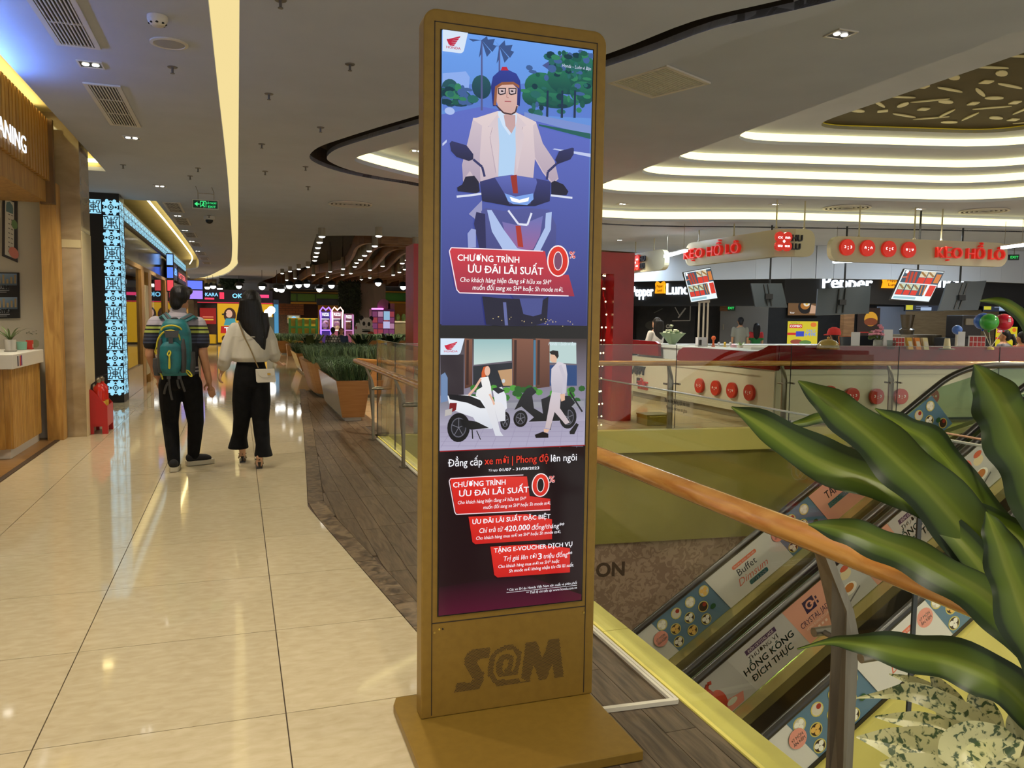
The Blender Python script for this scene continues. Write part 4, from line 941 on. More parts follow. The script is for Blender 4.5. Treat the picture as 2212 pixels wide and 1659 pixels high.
# fire extinguisher box
redp = mat('red_enamel', C(176,26,24), .35)
fb = thing('extinguisher_box', 'red metal box for fire extinguishers beside the stone pilaster', 'box', (-1.56,10.6,0))
side = [(-1.68,.10),(-1.47,.10),(-1.47,.33),(-1.63,.53),(-1.68,.53)]
for yy in (10.38,10.83): MB().extr(side, (0,yy,0), (1,0,0), (0,0,1), (0,.012,0)).build('side_panel', redp, fb)
MB().box(-1.482,-1.47,10.392,10.83,.10,.33).build('front_panel', redp, fb); MB().box(-1.68,-1.67,10.392,10.83,.1,.53).build('back_panel', redp, fb); MB().box(-1.68,-1.47,10.38,10.842,.09,.102).build('floor_panel', redp, fb)
for x in (-1.68,-1.53):
    for yy in (10.38,10.78): MB().box(x,x+.06,yy,yy+.06,0.001,.09).build('leg', redp, fb)
for k, (x, yy) in enumerate(((-1.57,10.49),(-1.56,10.68))):
    r = thing('fire_extinguisher', ('front','rear')[k] + ' red fire extinguisher standing in the red box', 'extinguisher', (x,yy,.104), 'fire extinguishers')
    MB().lathe([(.062,0),(.066,.02),(.066,.40),(.055,.45),(.022,.48),(.022,.50)], (x,yy,.104), 16).build('cylinder', mat('red_gloss', C(190,36,22), .2), r, smooth=True)
    MB().lathe([(.0668,.12),(.0668,.28)], (x,yy,.104), 16, caps=False).build('label', mat('yellow_label', C(206,160,40), .5), r); MB().lathe([(.024,.50),(.028,.54),(.012,.56)], (x,yy,.104), 10).build('valve', steel, r)
    MB().bar((x-.02,yy,.665),(x+.09,yy,.70),.018,.01).build('lever', rubber, r); MB().tube([(x-.02,yy,.62),(x-.07,yy-.02,.58),(x-.075,yy-.02,.40),(x-.07,yy-.02,.3)], .011, 8).build('hose', rubber, r, smooth=True)
# ================================================================== PATTERN-LIT PORTAL AND SHOPFRONT
blk = mat('black_portal', C(10,10,12), .45)
pw_ = structure(MB().box(-2.6,-1.735,14.01,14.6,0,H).build('wall_portal', blk)); structure(MB().box(-7,-2.6,14.01,14.6,0,3.7).build('wall_side', cream))
lt_ = C(150,214,240); dk_ = C(8,14,24); lite = printmat('lit_pattern', 1.15, .4)
def motif(kind):
    P = Pic(); P.rect(0,0,1,1,dk_)
    if kind == 0:
        P.rect(.03,.03,.97,.97,lt_); w = .055
        for L in ([(.5,.12),(.5,.88)],[(.2,.5),(.8,.5)],[(.30,.12),(.30,.28),(.70,.28),(.70,.12)],[(.30,.88),(.30,.72),(.70,.72),(.70,.88)],[(.12,.28),(.20,.28),(.20,.72),(.12,.72)],[(.88,.28),(.80,.28),(.80,.72),(.88,.72)],[(.03,.12),(.3,.12)],[(.7,.12),(.97,.12)],[(.03,.88),(.3,.88)],[(.7,.88),(.97,.88)],[(.12,.28),(.12,.12)],[(.88,.28),(.88,.12)],[(.12,.72),(.12,.88)],[(.88,.72),(.88,.88)],[(.36,.40),(.36,.60)],[(.64,.40),(.64,.60)],[(.36,.6),(.64,.6)],[(.36,.4),(.64,.4)]): P.line(L, w, dk_)
    else:
        for a in range(4):
            t = PI/4+a*PI/2; c = (.5+.33*math.cos(t),.5+.33*math.sin(t)); P.ell(*c,.17,.17,lt_); 
            for d in (-.5,.5): P.ell(.5+.47*math.cos(t+d*.55),.5+.47*math.sin(t+d*.55),.115,.115,lt_)
        for a in range(4): c = (.5+.31*math.cos(a*PI/2),.5+.31*math.sin(a*PI/2)); P.ell(*c,.13,.13,lt_); P.ell(*c,.075,.075,dk_)
        P.ell(.5,.5,.17,.17,dk_); P.ell(.5,.5,.12,.12,lt_); P.ell(.5,.5,.06,.06,dk_)
    return P
s = .232
def tilemesh(kind, ux): 
    o = motif(kind).build('light_tile', (0,0,0), ux, (0,0,s), lite, None, eps=.0006); me = o.data; bpy.data.objects.remove(o); return me
TF = [tilemesh(k, (s,0,0)) for k in (0,1)]; TS = [tilemesh(k, (0,s,0)) for k in (0,1)]
for j in range(14):
    z = 2.968-j*(s+.005)
    if z < -.02: break
    z = max(z, .002)
    o = link('light_tile', TF[(j+1)%2], None, pw_); o.location = (-1.969,14.006,z)
    o = link('light_tile', TS[j%2], None, pw_); o.location = (-1.7345,14.02,z)
    o = link('light_tile', TS[(j+1)%2], None, pw_); o.location = (-1.7345,14.26,z)
for k in range(1,3): o = link('light_tile', TF[(1+k)%2], None, pw_); o.location = (-1.969-.245*k,14.006,2.968)
fz = structure(MB().box(-1.9,-1.76,14.6,31.6,2.93,3.25).build('trim_11', blk))
TS2 = []
for k in range(72): o = link('light_tile', TS[k%2], None, fz); o.location = (-1.757,14.62+k*.2345,2.965)
# shopfront: dark bulkhead, oak columns, glass and base wall
sh = structure(MB().box(-3.4,-1.80,14.6,35,2.36,2.93).build('wall_shopfront', mat('dark_gloss_bulkhead', C(40,38,42), .12)))
MB().box(-1.84,-1.76,14.6,31.6,2.28,2.36).build('head_rail', noisy('pale_oak', C(170,140,90), C(150,120,72), 3, .5, (8,.5,8)), sh)
for y0, y1, z1 in ((16.9,17.4,2.28),(18.2,18.8,2.28),(22.2,23.0,2.28),(26.5,27.3,2.28),(31.3,32.2,3.0)): MB().box(-2.0,-1.74,y0,y1,0,z1).build('oak_column', oak, sh)
MB().box(-1.765,-1.735,17.5,18.1,.2,2.0).build('arched_screen', mat('cream_screen', C(196,180,140), .5), sh)
for k, (y0, y1) in enumerate(((14.62,16.88),(18.82,22.18),(23.02,26.48),(27.32,31.28))):
    MB().box(-1.80,-1.788,y0,y1,.45,2.28).build('shop_pane', glassmat('shop_glass', (.6,.65,.67,1), 1.1), sh); MB().box(-1.86,-1.745,y0,y1,.004,.45).build('base_wall', mat('stone_sill', C(150,140,120), .2), sh)
structure(MB().box(-3.5,-3.4,14.6,35,0,3.3).build('wall_shop_back', mat('shop_interior_grey', C(96,104,116), .6)))
for k in range(7): 
    r = thing('shop_pendant', 'small white lamp hanging inside the glass-fronted shop', 'lamp', (-2.5,15.2+1.4*k,2.2), 'lamps inside the glass-fronted shop'); MB().ball((-2.5,15.2+1.4*k,2.18),.06,10,7).build('globe', glow('cool_globe', (.85,.92,1,1), 4), r); MB().tube([(-2.5,15.2+1.4*k,2.24),(-2.5,15.2+1.4*k,2.36)],.006,6).build('cord', blk, r)
# projecting and flat signs further down
def lightsign(name, label, box, cols, face='y', txt=None, tcol=None):
    x0,x1,y0,y1,z0,z1 = box; r = thing(name, label, 'sign', ((x0+x1)/2,(y0+y1)/2,z0))
    MB().box(*box).build('case', blk, r); P = Pic()
    if face == 'y':
        w, h = x1-x0, z1-z0; n = len(cols)
        for k, c in enumerate(cols): P.rect(w*.1,h*(k/n+.03),w*.9,h*((k+1)/n-.03),c)
        if txt: P.text(txt, w/2, h*.35, h*.3, tcol, bold=.03, align='CENTER', width=w*.8)
        P.build('lit_face', (x0,y0-.002,z0), (1,0,0), (0,0,1), printmat('lit_sign', 1.5, .4), r)
    else:
        w, h = y1-y0, z1-z0; n = len(cols)
        for k, c in enumerate(cols): P.rect(w*(k/n+.01),h*.12,w*((k+1)/n-.01),h*.88,c)
        if txt: P.text(txt, w*.05, h*.3, h*.42, tcol, bold=.04, width=w*.9)
        P.build('lit_face', (x1+.002,y0,z0), (0,1,0), (0,0,1), printmat('lit_sign', 1.5, .4), r)
    return r
lightsign('projecting_sign', 'narrow black projecting sign with blue and red lit panels', (-1.73,-1.55,22.6,22.72,2.0,3.0), [C(200,60,70),C(70,110,230),C(120,170,250)])
lightsign('shop_sign', 'blue lit shop sign above the second glass shopfront', (-1.76,-1.70,23.2,26.2,2.42,2.9), [C(20,30,60)], 'x', 'NABI', C(120,180,255))
lightsign('shop_sign', 'black shop sign with red and white lit lettering', (-1.76,-1.70,26.6,30.5,2.42,2.85), [C(24,16,24)], 'x', 'HOT DEAL', C(240,110,110))
lightsign('screen_sign', 'purple and blue lit screen sign hanging beyond the shopfronts', (-1.9,-1.2,33.4,33.5,2.0,2.75), [C(150,120,230),C(90,110,240)])
lightsign('menu_sign', 'black panel with pale blue lit lettering inside the shopfront', (-2.6,-1.95,23.4,23.5,1.25,2.1), [C(10,12,18)], 'y', 'EBIE', C(170,210,250))
# blue uplight added to tint the ceiling above the cleaning shop's sign
bl = thing('spill_light', 'added blue lamp for the ceiling wash on top of the shop sign', 'lamp', (-1.78,6.2,3.0)); MB().box(-1.86,-1.76,4.6,7.4,3.05,3.09).build('housing', blk, bl)
area((-1.75,6.0,3.1), (PI,.35,0), .06, 2.6, 34, (.16,.34,1.0))
# ================================================================== PEOPLE
def blob(name, b, m, parent, vox=.008, it=3, fac=.5):
    """fuse overlapping closed shapes into one continuous surface"""
    me = b.mesh('tmp'); o = bpy.data.objects.new('tmp', me); COL.objects.link(o)
    r = o.modifiers.new('r', 'REMESH'); r.mode = 'VOXEL'; r.voxel_size = vox
    if it: s = o.modifiers.new('s', 'SMOOTH'); s.factor = fac; s.iterations = it
    dg = bpy.context.evaluated_depsgraph_get(); out = bpy.data.meshes.new_from_object(o.evaluated_get(dg)); bpy.data.objects.remove(o)
    out.name = name; return link(name, out, m, parent, True)
def loft(b, R, seg=16, pw=1.0):
    """closed skin over horizontal rings (cx,cy,cz,rx,ry)"""
    vs = []; fs = []
    for cx, cy, cz, rx, ry in R:
        for k in range(seg):
            a = 2*PI*k/seg; c, s = math.cos(a), math.sin(a)
            vs.append((cx+rx*math.copysign(abs(c)**pw,c), cy+ry*math.copysign(abs(s)**pw,s), cz))
    for i in range(len(R)-1):
        for k in range(seg): fs.append((i*seg+k,i*seg+(k+1)%seg,(i+1)*seg+(k+1)%seg,(i+1)*seg+k))
    fs += [tuple(range(seg-1,-1,-1)), tuple((len(R)-1)*seg+k for k in range(seg))]; return b.add(vs, fs)
def limb(b, P, R, seg=10): 
    P = [Vector(p) for p in P]; b.tube(P, R, seg)
    for p, r in ((P[0],R[0]),(P[-1],R[-1])): b.ball(p, r*.98, 10, 6)
    return b
def hand(b, w, d, out, k=1.0, curl=.5):
    """palm and five fingers from wrist w along d; out = thumb side"""
    w, d, out = Vector(w), Vector(d).normalized(), Vector(out).normalized(); out = (out - d*out.dot(d)).normalized(); n = d.cross(out)
    pc = w + d*.05*k
    b.tube([w-d*.02*k, w+d*.02*k, pc, w+d*.09*k], [.024*k,.028*k,.034*k,.030*k], 10, True, .55)
    for i, (o_, l) in enumerate(((.026,.070),(.009,.080),(-.009,.074),(-.026,.058))):
        a = w + d*.085*k + out*o_*k; m_ = a + (d*(1-curl*.35)+n*curl*.5).normalized()*l*.5*k; e = m_ + (d*(1-curl)+n*curl).normalized()*l*.5*k
        b.tube([a-d*.02*k, a, m_, e], [.0095*k,.0095*k,.0088*k,.007*k], 7); b.ball(e, .007*k, 7, 5)
    a = w + d*.03*k + out*.026*k; m_ = a + (d*.55+out*.7+n*.2).normalized()*.036*k; e = m_ + (d*.9+out*.2+n*.3).normalized()*.03*k
    b.tube([a-out*.012*k, a, m_, e], [.012*k,.0115*k,.0105*k,.008*k], 7); b.ball(e, .008*k, 7, 5); return b
def head(b, c, k=1.0, f=(0,1,0)):
    """skull, jaw, nose, ears; f = facing"""
    c, f = Vector(c), Vector(f).normalized(); s = Vector((0,0,1)).cross(f)*-1
    b.ball(c+Vector((0,0,.015*k)), (.076*k,.092*k,.105*k) if abs(f.y) > .7 else (.092*k,.076*k,.105*k), 16, 12)
    b.ball(c+f*.028*k-Vector((0,0,.055*k)), (.058*k,.062*k,.062*k), 14, 9); b.ball(c+f*.05*k-Vector((0,0,.098*k)), .026*k, 8, 6)
    b.tube([c+f*.088*k+Vector((0,0,.01*k)), c+f*.105*k-Vector((0,0,.028*k)), c+f*.088*k-Vector((0,0,.036*k))], [.008*k,.014*k,.011*k], 7)
    for t in (-1,1): b.ball(c+s*(t*.078*k)-f*.005*k-Vector((0,0,.008*k)), (.010*k,.019*k,.031*k) if abs(f.y) > .7 else (.019*k,.010*k,.031*k), 8, 7)
    b.tube([c+f*.078*k+s*(.026*k)-Vector((0,0,.066*k)), c+f*.086*k-Vector((0,0,.066*k)), c+f*.078*k-s*(.026*k)-Vector((0,0,.066*k))], [.004*k,.009*k,.004*k], 6)
    return b
def face(r, c, k=1.0, f=(0,1,0)):
    c, f = Vector(c), Vector(f).normalized(); s = Vector((0,0,1)).cross(f)*-1
    for t in (-1,1):
        MB().ball(c+f*.079*k+s*(t*.030*k)+Vector((0,0,.012*k)), .0115*k, 8, 6).build('eye', mat('eye_dark', C(30,22,18), .2), r)
skin = noisy('skin_tan', C(190,138,100), C(178,126,90), 12, .5)
skin2 = noisy('skin_light', C(214,166,130), C(204,156,122), 12, .5)
black_hair = noisy('black_hair', C(20,16,16), C(7,6,7), 70, .42, (1,1,.05), 4, spec=.35, bump=.9)
black_cloth = noisy('black_trousers', C(18,17,18), C(10,10,11), 20, .85, spec=.2)
def zramp(name, stops, rough=.8):
    """horizontal bands of a knitted shirt: stops = [(z, colour)] from the bottom"""
    m = mat(name, stops[0][1], rough); nt = m.node_tree; N = nt.nodes; L = nt.links
    tc = N.new('ShaderNodeTexCoord'); sp = N.new('ShaderNodeSeparateXYZ'); mr = N.new('ShaderNodeMapRange'); z0, z1 = stops[0][0], stops[-1][0]
    mr.inputs['From Min'].default_value = z0; mr.inputs['From Max'].default_value = z1; rp = N.new('ShaderNodeValToRGB'); rp.color_ramp.interpolation = 'CONSTANT'
    E = rp.color_ramp.elements; E[0].position = 0; E[0].color = stops[0][1]; E[1].position = 1; E[1].color = stops[-1][1]
    for z, c in stops[1:-1]: e = E.new((z-z0)/(z1-z0)); e.color = c
    L.new(tc.outputs['Object'], sp.inputs[0]); L.new(sp.outputs['Z'], mr.inputs[0]); L.new(mr.outputs[0], rp.inputs[0]); L.new(rp.outputs[0], N['Principled BSDF'].inputs['Base Color']); return m
J = lambda x, y, Y: ony(280+x*.2894, 580+y*.2894, Y)
# ---- man with backpack
YM = 7.86
man = thing('person', 'person in striped polo shirt and black trousers walking away, seen from behind', 'person', tuple(onz(392,1018)))
hc = J(376,228,YM); b = MB(); head(b, hc, .98, (.5,.87,0))
nk = J(362,318,YM); ls, rs = J(178,412,YM), J(528,416,YM); le, lw = J(152,648,YM-.02), J(204,800,YM+.10); re, rw = J(548,640,YM), J(592,838,YM+.04)
hipc = J(378,830,YM); lh, rh = J(300,860,YM), J(458,860,YM); lk, rk = J(304,1150,YM+.02), J(494,1150,YM+.06); la, ra = J(332,1450,YM-.10), J(476,1395,YM+.16)
limb(b, [hc-Vector((0,0,.06)), nk-Vector((0,0,.04))], [.052,.056])
loft(b, [(hipc.x,YM,hipc.z-.06,.13,.10),(hipc.x,YM,hipc.z+.06,.15,.105),(hipc.x,YM,hipc.z+.2,.135,.095),(nk.x,YM,(ls.z+hipc.z)/2+.12,.165,.11),(nk.x,YM,ls.z,.17,.095),(nk.x,YM,nk.z-.02,.07,.07)], 16)
limb(b, [ls, le, lw], [.055,.043,.031]); limb(b, [rs, re, rw], [.055,.043,.031])
hand(b, rw, J(612,930,YM+.03)-rw, (-1,.2,0), 1.0, .35); hand(b, lw, J(232,870,YM+.12)-lw, (1,.2,0), 1.0, .4)
for h_, k_, a_ in ((lh,lk,la),(rh,rk,ra)): limb(b, [h_, k_, a_], [.082,.055,.04])
limb(b, [la, la+Vector((-.01,.12,-.05))], [.038,.032]); limb(b, [ra, ra+Vector((.10,.06,-.045))], [.038,.032])
blob('body', b, skin, man, .0075, 2)
b = MB(); b.ball(hc+Vector((0,-.012,.035)), (.088,.104,.098), 18, 12); b.ball(hc+Vector((-.03,-.055,-.02)), (.06,.05,.085), 12, 9); b.ball(hc+Vector((.05,.05,.075)), (.06,.06,.045), 12, 8)
blob('hair', b, black_hair, man, .009, 1)
zc = ls.z
lgt, blk_, lime, navy, nav2 = C(176,168,176), C(22,22,28), C(166,178,84), C(26,30,46), C(58,64,84)
zs = lambda y: J(300,y,YM).z
bands = [(zs(820),navy)]
for a_, c_ in ((770,C(150,146,150)),(758,navy),(745,C(150,146,150)),(733,blk_),(556,nav2),(546,navy),(530,nav2),(518,navy),(505,nav2),(492,blk_),(480,lime),(462,blk_),(450,lime),(434,blk_),(424,lgt),(392,C(120,114,124)),(389,lgt),(360,C(120,114,124)),(357,lgt),(330,C(120,114,124)),(327,lgt)): bands.append((zs(a_), c_))
bands.append((zs(280), lgt)); polo = zramp('striped_polo', bands)
b = MB(); loft(b, [(hipc.x,YM,zs(790),.165,.115),(hipc.x,YM,zs(700),.155,.11),(nk.x,YM,zs(560),.175,.12),(nk.x,YM,zs(450),.19,.12),(nk.x,YM,zs(395),.165,.10),(nk.x,YM,zs(350),.10,.08),(nk.x,YM,zs(320),.068,.066)], 20)
limb(b, [ls+Vector((.02,0,0)), ls+(le-ls)*.30, ls+(le-ls)*.62], [.074,.072,.072]); limb(b, [rs-Vector((.02,0,0)), rs+(re-rs)*.30, rs+(re-rs)*.60], [.074,.072,.072])
sh_ = blob('polo_shirt', b, polo, man, .008, 3)
MB().lathe([(.064,-.02),(.072,-.01),(.068,.03),(.060,.032)], (nk.x,YM,zs(318)), 18, caps=False).build('collar', mat('grey_collar', C(176,168,176), .8), sh_, smooth=True)
b = MB(); loft(b, [(hipc.x,YM,zs(770),.160,.115),(hipc.x,YM,zs(820),.165,.12),(hipc.x,YM,zs(900),.155,.11)], 18)
for h_, k_, a_ in ((lh,lk,la),(rh,rk,ra)): limb(b, [h_, h_+(k_-h_)*.5, k_, k_+(a_-k_)*.5, a_], [.102,.092,.074,.066,.055])
blob('trousers', b, black_cloth, man, .009, 3)
sole = mat('cream_sole', C(196,186,160), .6); shoeb = mat('black_knit_shoe', C(24,22,22), .8)
for a_, d_ in ((la,Vector((.02,1,0))),(ra,Vector((.92,.4,0)))):
    d_.normalize(); n_ = Vector((-d_.y,d_.x,0)); o_ = Vector((a_.x,a_.y,0)); out = []
    for t, w_ in ((-.07,.028),(-.05,.038),(0,.04),(.08,.047),(.15,.046),(.19,.03)): out.append((t,w_))
    poly = [(o_ + d_*t + n_*w_) for t, w_ in out] + [(o_ + d_*t - n_*w_) for t, w_ in out[::-1]]
    lift = .0 if a_ is la else .0
    s_ = MB().prism([(p.x,p.y) for p in poly], .002+lift, .045+lift).build('shoe_sole', sole, man, bevel=.006)
    b = MB(); b.tube([o_+d_*-.045+Vector((0,0,.06)), o_+d_*.03+Vector((0,0,.075)), o_+d_*.12+Vector((0,0,.062)), o_+d_*.165+Vector((0,0,.052))], [.04,.045,.042,.026], 12, True, .8); b.ball(o_+d_*-.03+Vector((0,0,.075)), (.042,.05,.045), 10, 8)
    blob('shoe', b, shoeb, man, .008, 2)
# ---- backpack
bp = thing('backpack', 'teal hiking backpack with yellow zips worn by the walking person', 'backpack', tuple(J(340,800,YM-.2)))
teal_ = noisy('teal_nylon', C(20,112,116), C(14,92,98), 14, .55); greyn = mat('grey_nylon', C(62,62,62), .7); yel = mat('yellow_webbing', C(206,196,50), .6)
YB = YM-.20; b = MB(); c0 = J(340,600,YB)
R = []
for y_, w_, d_ in ((800,.105,.06),(770,.135,.085),(680,.145,.095),(560,.142,.10),(470,.130,.10),(410,.105,.085),(378,.075,.055)): p = J(336+(4 if y_<500 else 0),y_,YB); R.append((p.x,YB+.01,p.z,w_,d_))
loft(b, R, 20, .7); blob('main_body', b, teal_, bp, .008, 3)
b = MB(); R = []
for y_, w_, d_ in ((790,.06,.03),(750,.085,.05),(660,.095,.055),(580,.088,.05),(545,.05,.03)): p = J(306,y_,YB-.085); R.append((p.x,YB-.085,p.z,w_,d_))
loft(b, R, 16, .75); blob('front_pocket', b, teal_, bp, .007, 2)
for x_ in (232,400):
    b = MB(); R = []
    for y_, w_, d_ in ((780,.022,.035),(700,.03,.05),(600,.028,.05),(520,.014,.03)): p = J(x_,y_,YB-.06); R.append((p.x,YB-.06,p.z,w_,d_))
    loft(b, R, 12); blob('side_panel', b, greyn, bp, .008, 2)
for x_, y0, y1 in ((205,670,800),(455,620,800)):
    p, q = J(x_,y0,YB), J(x_,y1,YB); b = MB(); loft(b, [(p.x,YB+.02,q.z,.03,.05),(p.x,YB+.02,(p.z+q.z)/2,.042,.06),(p.x,YB+.02,p.z,.036,.05)], 12); blob('mesh_side_pocket', b, greyn, bp, .009, 1)
def zpath(pts, Y, w=.008, m=yel, name='zip', flat=1.0): return MB().tube(smooth_path([J(x,y,yy) for (x,y,yy) in pts],4), w, 7).build(name, m, bp, smooth=True)
zpath([(234,462,YB-.078),(252,438,YB-.085),(312,425,YB-.10),(372,440,YB-.085),(392,470,YB-.07)], YB)
zpath([(202,590,YB-.06),(212,530,YB-.075),(250,478,YB-.09),(310,462,YB-.10),(362,490,YB-.09),(382,560,YB-.075),(386,590,YB-.07)], YB)
zpath([(386,500,YB-.075),(408,530,YB-.05),(404,580,YB-.05)], YB, .005); zpath([(202,580,YB-.05),(190,620,YB-.045),(200,640,YB-.045)], YB, .006)
zpath([(296,612,YB-.142),(282,640,YB-.146),(296,660,YB-.15),(300,735,YB-.145),(294,740,YB-.145),(296,665,YB-.15),(306,630,YB-.146),(296,612,YB-.142)], YB, .0065, yel, 'zip_pull')
zpath([(415,760,YB-.06),(448,800,YB-.065),(466,800,YB-.065),(440,765,YB-.06),(415,760,YB-.06)], YB, .006, yel, 'strap_loop'); zpath([(228,782,YB-.05),(240,800,YB-.05),(246,828,YB-.05)], YB, .006, yel, 'strap_loop')
for x0,y0,x1,y1,x2,y2 in ((292,800,300,900,318,980),(372,800,392,860,412,918),(356,830,362,870,372,892),(286,850,268,890,258,935)):
    zpath([(x0,y0,YB-.02),(x1,y1,YB-.02),(x2,y2,YB)], YB, .010, greyn, 'webbing_tail')
for x_ in (292,372): p = J(x_,812,YB-.035); MB().box(p.x-.016,p.x+.016,p.y-.006,p.y+.006,p.z-.016,p.z+.016).build('buckle', mat('dark_buckle', C(50,50,50), .4), bp)
p = J(308,535,YB-.115); MB().box(p.x-.018,p.x+.018,p.y-.012,p.y,p.z-.028,p.z+.02).build('buckle', mat('dark_buckle', C(50,50,50), .4), bp); MB().extr([(-.05,-.03),(.05,-.03),(.06,.03),(-.06,.03)], J(314,490,YB-.10), (1,0,0),(0,.1,1),(0,-.012,0)).build('lid_flap', greyn, bp)
for s_, top, bot in ((-1,(262,344),(300,392)),(1,(468,352),(392,392))):
    a_ = J(*bot,YM-.14); m_ = J(*top,YM-.10); e_ = J(top[0]+s_*-8+(40 if s_>0 else -38),top[1]+18,YM+.02); b = MB()
    for q0, q1 in ((a_,m_),(m_,e_)): b.bar(q0, q1, .06, .02, up=(0,-1,.6))
    b.build('shoulder_strap', teal_, bp, bevel=.004); b = MB(); b.bar(a_+Vector((0,-.006,.012)), m_+Vector((0,-.006,.012)), .022, .012, up=(0,-1,.6)); b.build('strap_padding', greyn, bp)
MB().tube(smooth_path([J(310,392,YM-.15),J(318,372,YM-.16),J(352,372,YM-.16),J(362,392,YM-.15)],4), .009, 7).build('grab_handle', greyn, bp, smooth=True)
# ---- woman in white shirt
YW = 7.86
wo = thing('person', 'person with long black hair in white shirt and flared black trousers walking away', 'person', tuple(onz(548,1015)))
hc = J(908,262,YW); b = MB(); head(b, hc, .92, (.2,.98,0))
nk = J(905,360,YW); ls, rs = J(770,448,YW), J(1030,455,YW); le, lw = J(712,680,YW-.01), J(690,765,YW+.10); re, rw = J(1070,628,YW), J(1092,690,YW+.12)
hipc = J(905,800,YW); lh, rh = J(850,850,YW), J(972,850,YW); lk, rk = J(838,1120,YW+.05), J(978,1130,YW); la, ra = J(842,1395,YW+.22), J(968,1460,YW-.14)
limb(b, [hc-Vector((0,0,.05)), nk-Vector((0,0,.05))], [.044,.046])
loft(b, [(hipc.x,YW,hipc.z-.05,.13,.10),(hipc.x,YW,hipc.z+.05,.14,.105),(hipc.x,YW,hipc.z+.17,.105,.085),(nk.x,YW,(ls.z+hipc.z)/2+.12,.13,.095),(nk.x,YW,ls.z,.135,.085),(nk.x,YW,nk.z-.03,.055,.055)], 16)
limb(b, [ls, le, lw], [.042,.036,.026]); limb(b, [rs, re, rw], [.042,.036,.026])
hand(b, lw, J(672,818,YW+.10)-lw, (-.4,.9,0), .86, .8); hand(b, rw, J(1122,712,YW+.16)-rw, (-.4,.9,.2), .86, .6)
for h_, k_, a_ in ((lh,lk,la),(rh,rk,ra)): limb(b, [h_, k_, a_], [.078,.05,.03])
for a_, z_ in ((la,.028),(ra,.03)): limb(b, [Vector((a_.x,a_.y-.02,z_+.075)), Vector((a_.x+.005,a_.y+.06,z_+.04)), Vector((a_.x+.01,a_.y+.13,z_+.006))], [.030,.032,.024])
blob('body', b, skin2, wo, .0075, 2)
# hair falls down the back
b = MB(); b.ball(hc+Vector((0,-.01,.03)), (.092,.108,.102), 18, 12)
R = []
for x_, y_, w_, d_ in ((898,235,.095,.075),(905,320,.108,.075),(910,390,.112,.07),(930,460,.100,.062),(955,540,.078,.05),(968,600,.058,.036),(978,640,.035,.022),(984,672,.010,.008)): p = J(x_,y_,YW-.075); R.append((p.x,YW-.075,p.z,w_,d_))
loft(b, R[::-1], 18); R = []
for x_, y_, w_ in ((1010,330,.03),(1020,430,.034),(1005,520,.03)): p = J(x_,y_,YW-.06); R.append((p.x,YW-.06,p.z,w_,.04))
loft(b, R[::-1], 10); R = []
for x_, y_, w_ in ((800,390,.006),(818,340,.02),(840,280,.03)): p = J(x_,y_,YW-.07); R.append((p.x,YW-.07,p.z,w_,.04))
loft(b, R, 10); blob('long_hair', b, black_hair, wo, .009, 3)
shirtm = noisy('white_shirt_cloth', C(214,206,188), C(196,188,168), 5, .85, (1,1,.5), 3, bump=.5)
b = MB(); loft(b, [(hipc.x,YW,J(0,700,YW).z,.150,.118),(hipc.x-.005,YW,J(0,668,YW).z,.175,.14),(hipc.x,YW,J(0,600,YW).z,.172,.135),(nk.x,YW,J(0,520,YW).z,.165,.125),(nk.x,YW,J(0,440,YW).z,.162,.105),(nk.x,YW,J(0,400,YW).z,.115,.085),(nk.x,YW,J(0,370,YW).z,.062,.06)], 22)
limb(b, [ls+Vector((.02,0,0)), ls+(le-ls)*.5, le, le+(lw-le)*.35], [.060,.068,.062,.052]); limb(b, [rs-Vector((.02,0,0)), rs+(re-rs)*.5, re, re+(rw-re)*.35], [.060,.068,.062,.052])
for p, q in ((le,lw),(re,rw)): limb(b, [p+(q-p)*.25, p+(q-p)*.5], [.062,.058])
s_ = blob('white_shirt', b, shirtm, wo, .009, 2); MB().lathe([(.052,-.02),(.062,0),(.056,.035),(.05,.035)], (nk.x,YW,J(0,372,YW).z), 16, caps=False).build('collar', shirtm, s_, smooth=True)
p, q = J(1000,512,YW-.138), J(770,508,YW-.138); MB().tube([q+Vector((0,.03,0)), (p+q)/2, p+Vector((0,.03,0))], .004, 6).build('yoke_seam', shirtm, s_)
b = MB(); loft(b, [(hipc.x,YW,J(0,900,YW).z,.145,.105),(hipc.x,YW,J(0,840,YW).z,.158,.12),(hipc.x,YW,J(0,770,YW).z,.145,.11),(hipc.x,YW,J(0,690,YW).z,.122,.10)], 18)
for h_, k_, fl_, (xa,xb,yh), yy in ((lh,lk,1,(730,890,1345),YW+.16),(rh,rk,1,(930,1070,1400),YW-.10)):
    pa, pb = J(xa,yh,yy), J(xb,yh,yy); w2 = (pb.x-pa.x)/2; cx = (pa.x+pb.x)/2
    m_ = k_ + (Vector((cx,yy,pa.z))-k_)*.45
    loft(b, [(cx,yy,pa.z,w2,.11),(cx*.6+m_.x*.4,yy*.7+m_.y*.3,pa.z+.10,w2*.78,.09),(m_.x,m_.y,m_.z,.072,.075),(k_.x,k_.y,k_.z,.078,.08),((h_.x+k_.x)/2,(h_.y+k_.y)/2,(h_.z+k_.z)/2,.096,.095),(h_.x,h_.y,h_.z,.094,.10),(h_.x,h_.y,h_.z+.08,.08,.09)], 18)
blob('flared_trousers', b, black_cloth, wo, .009, 2)
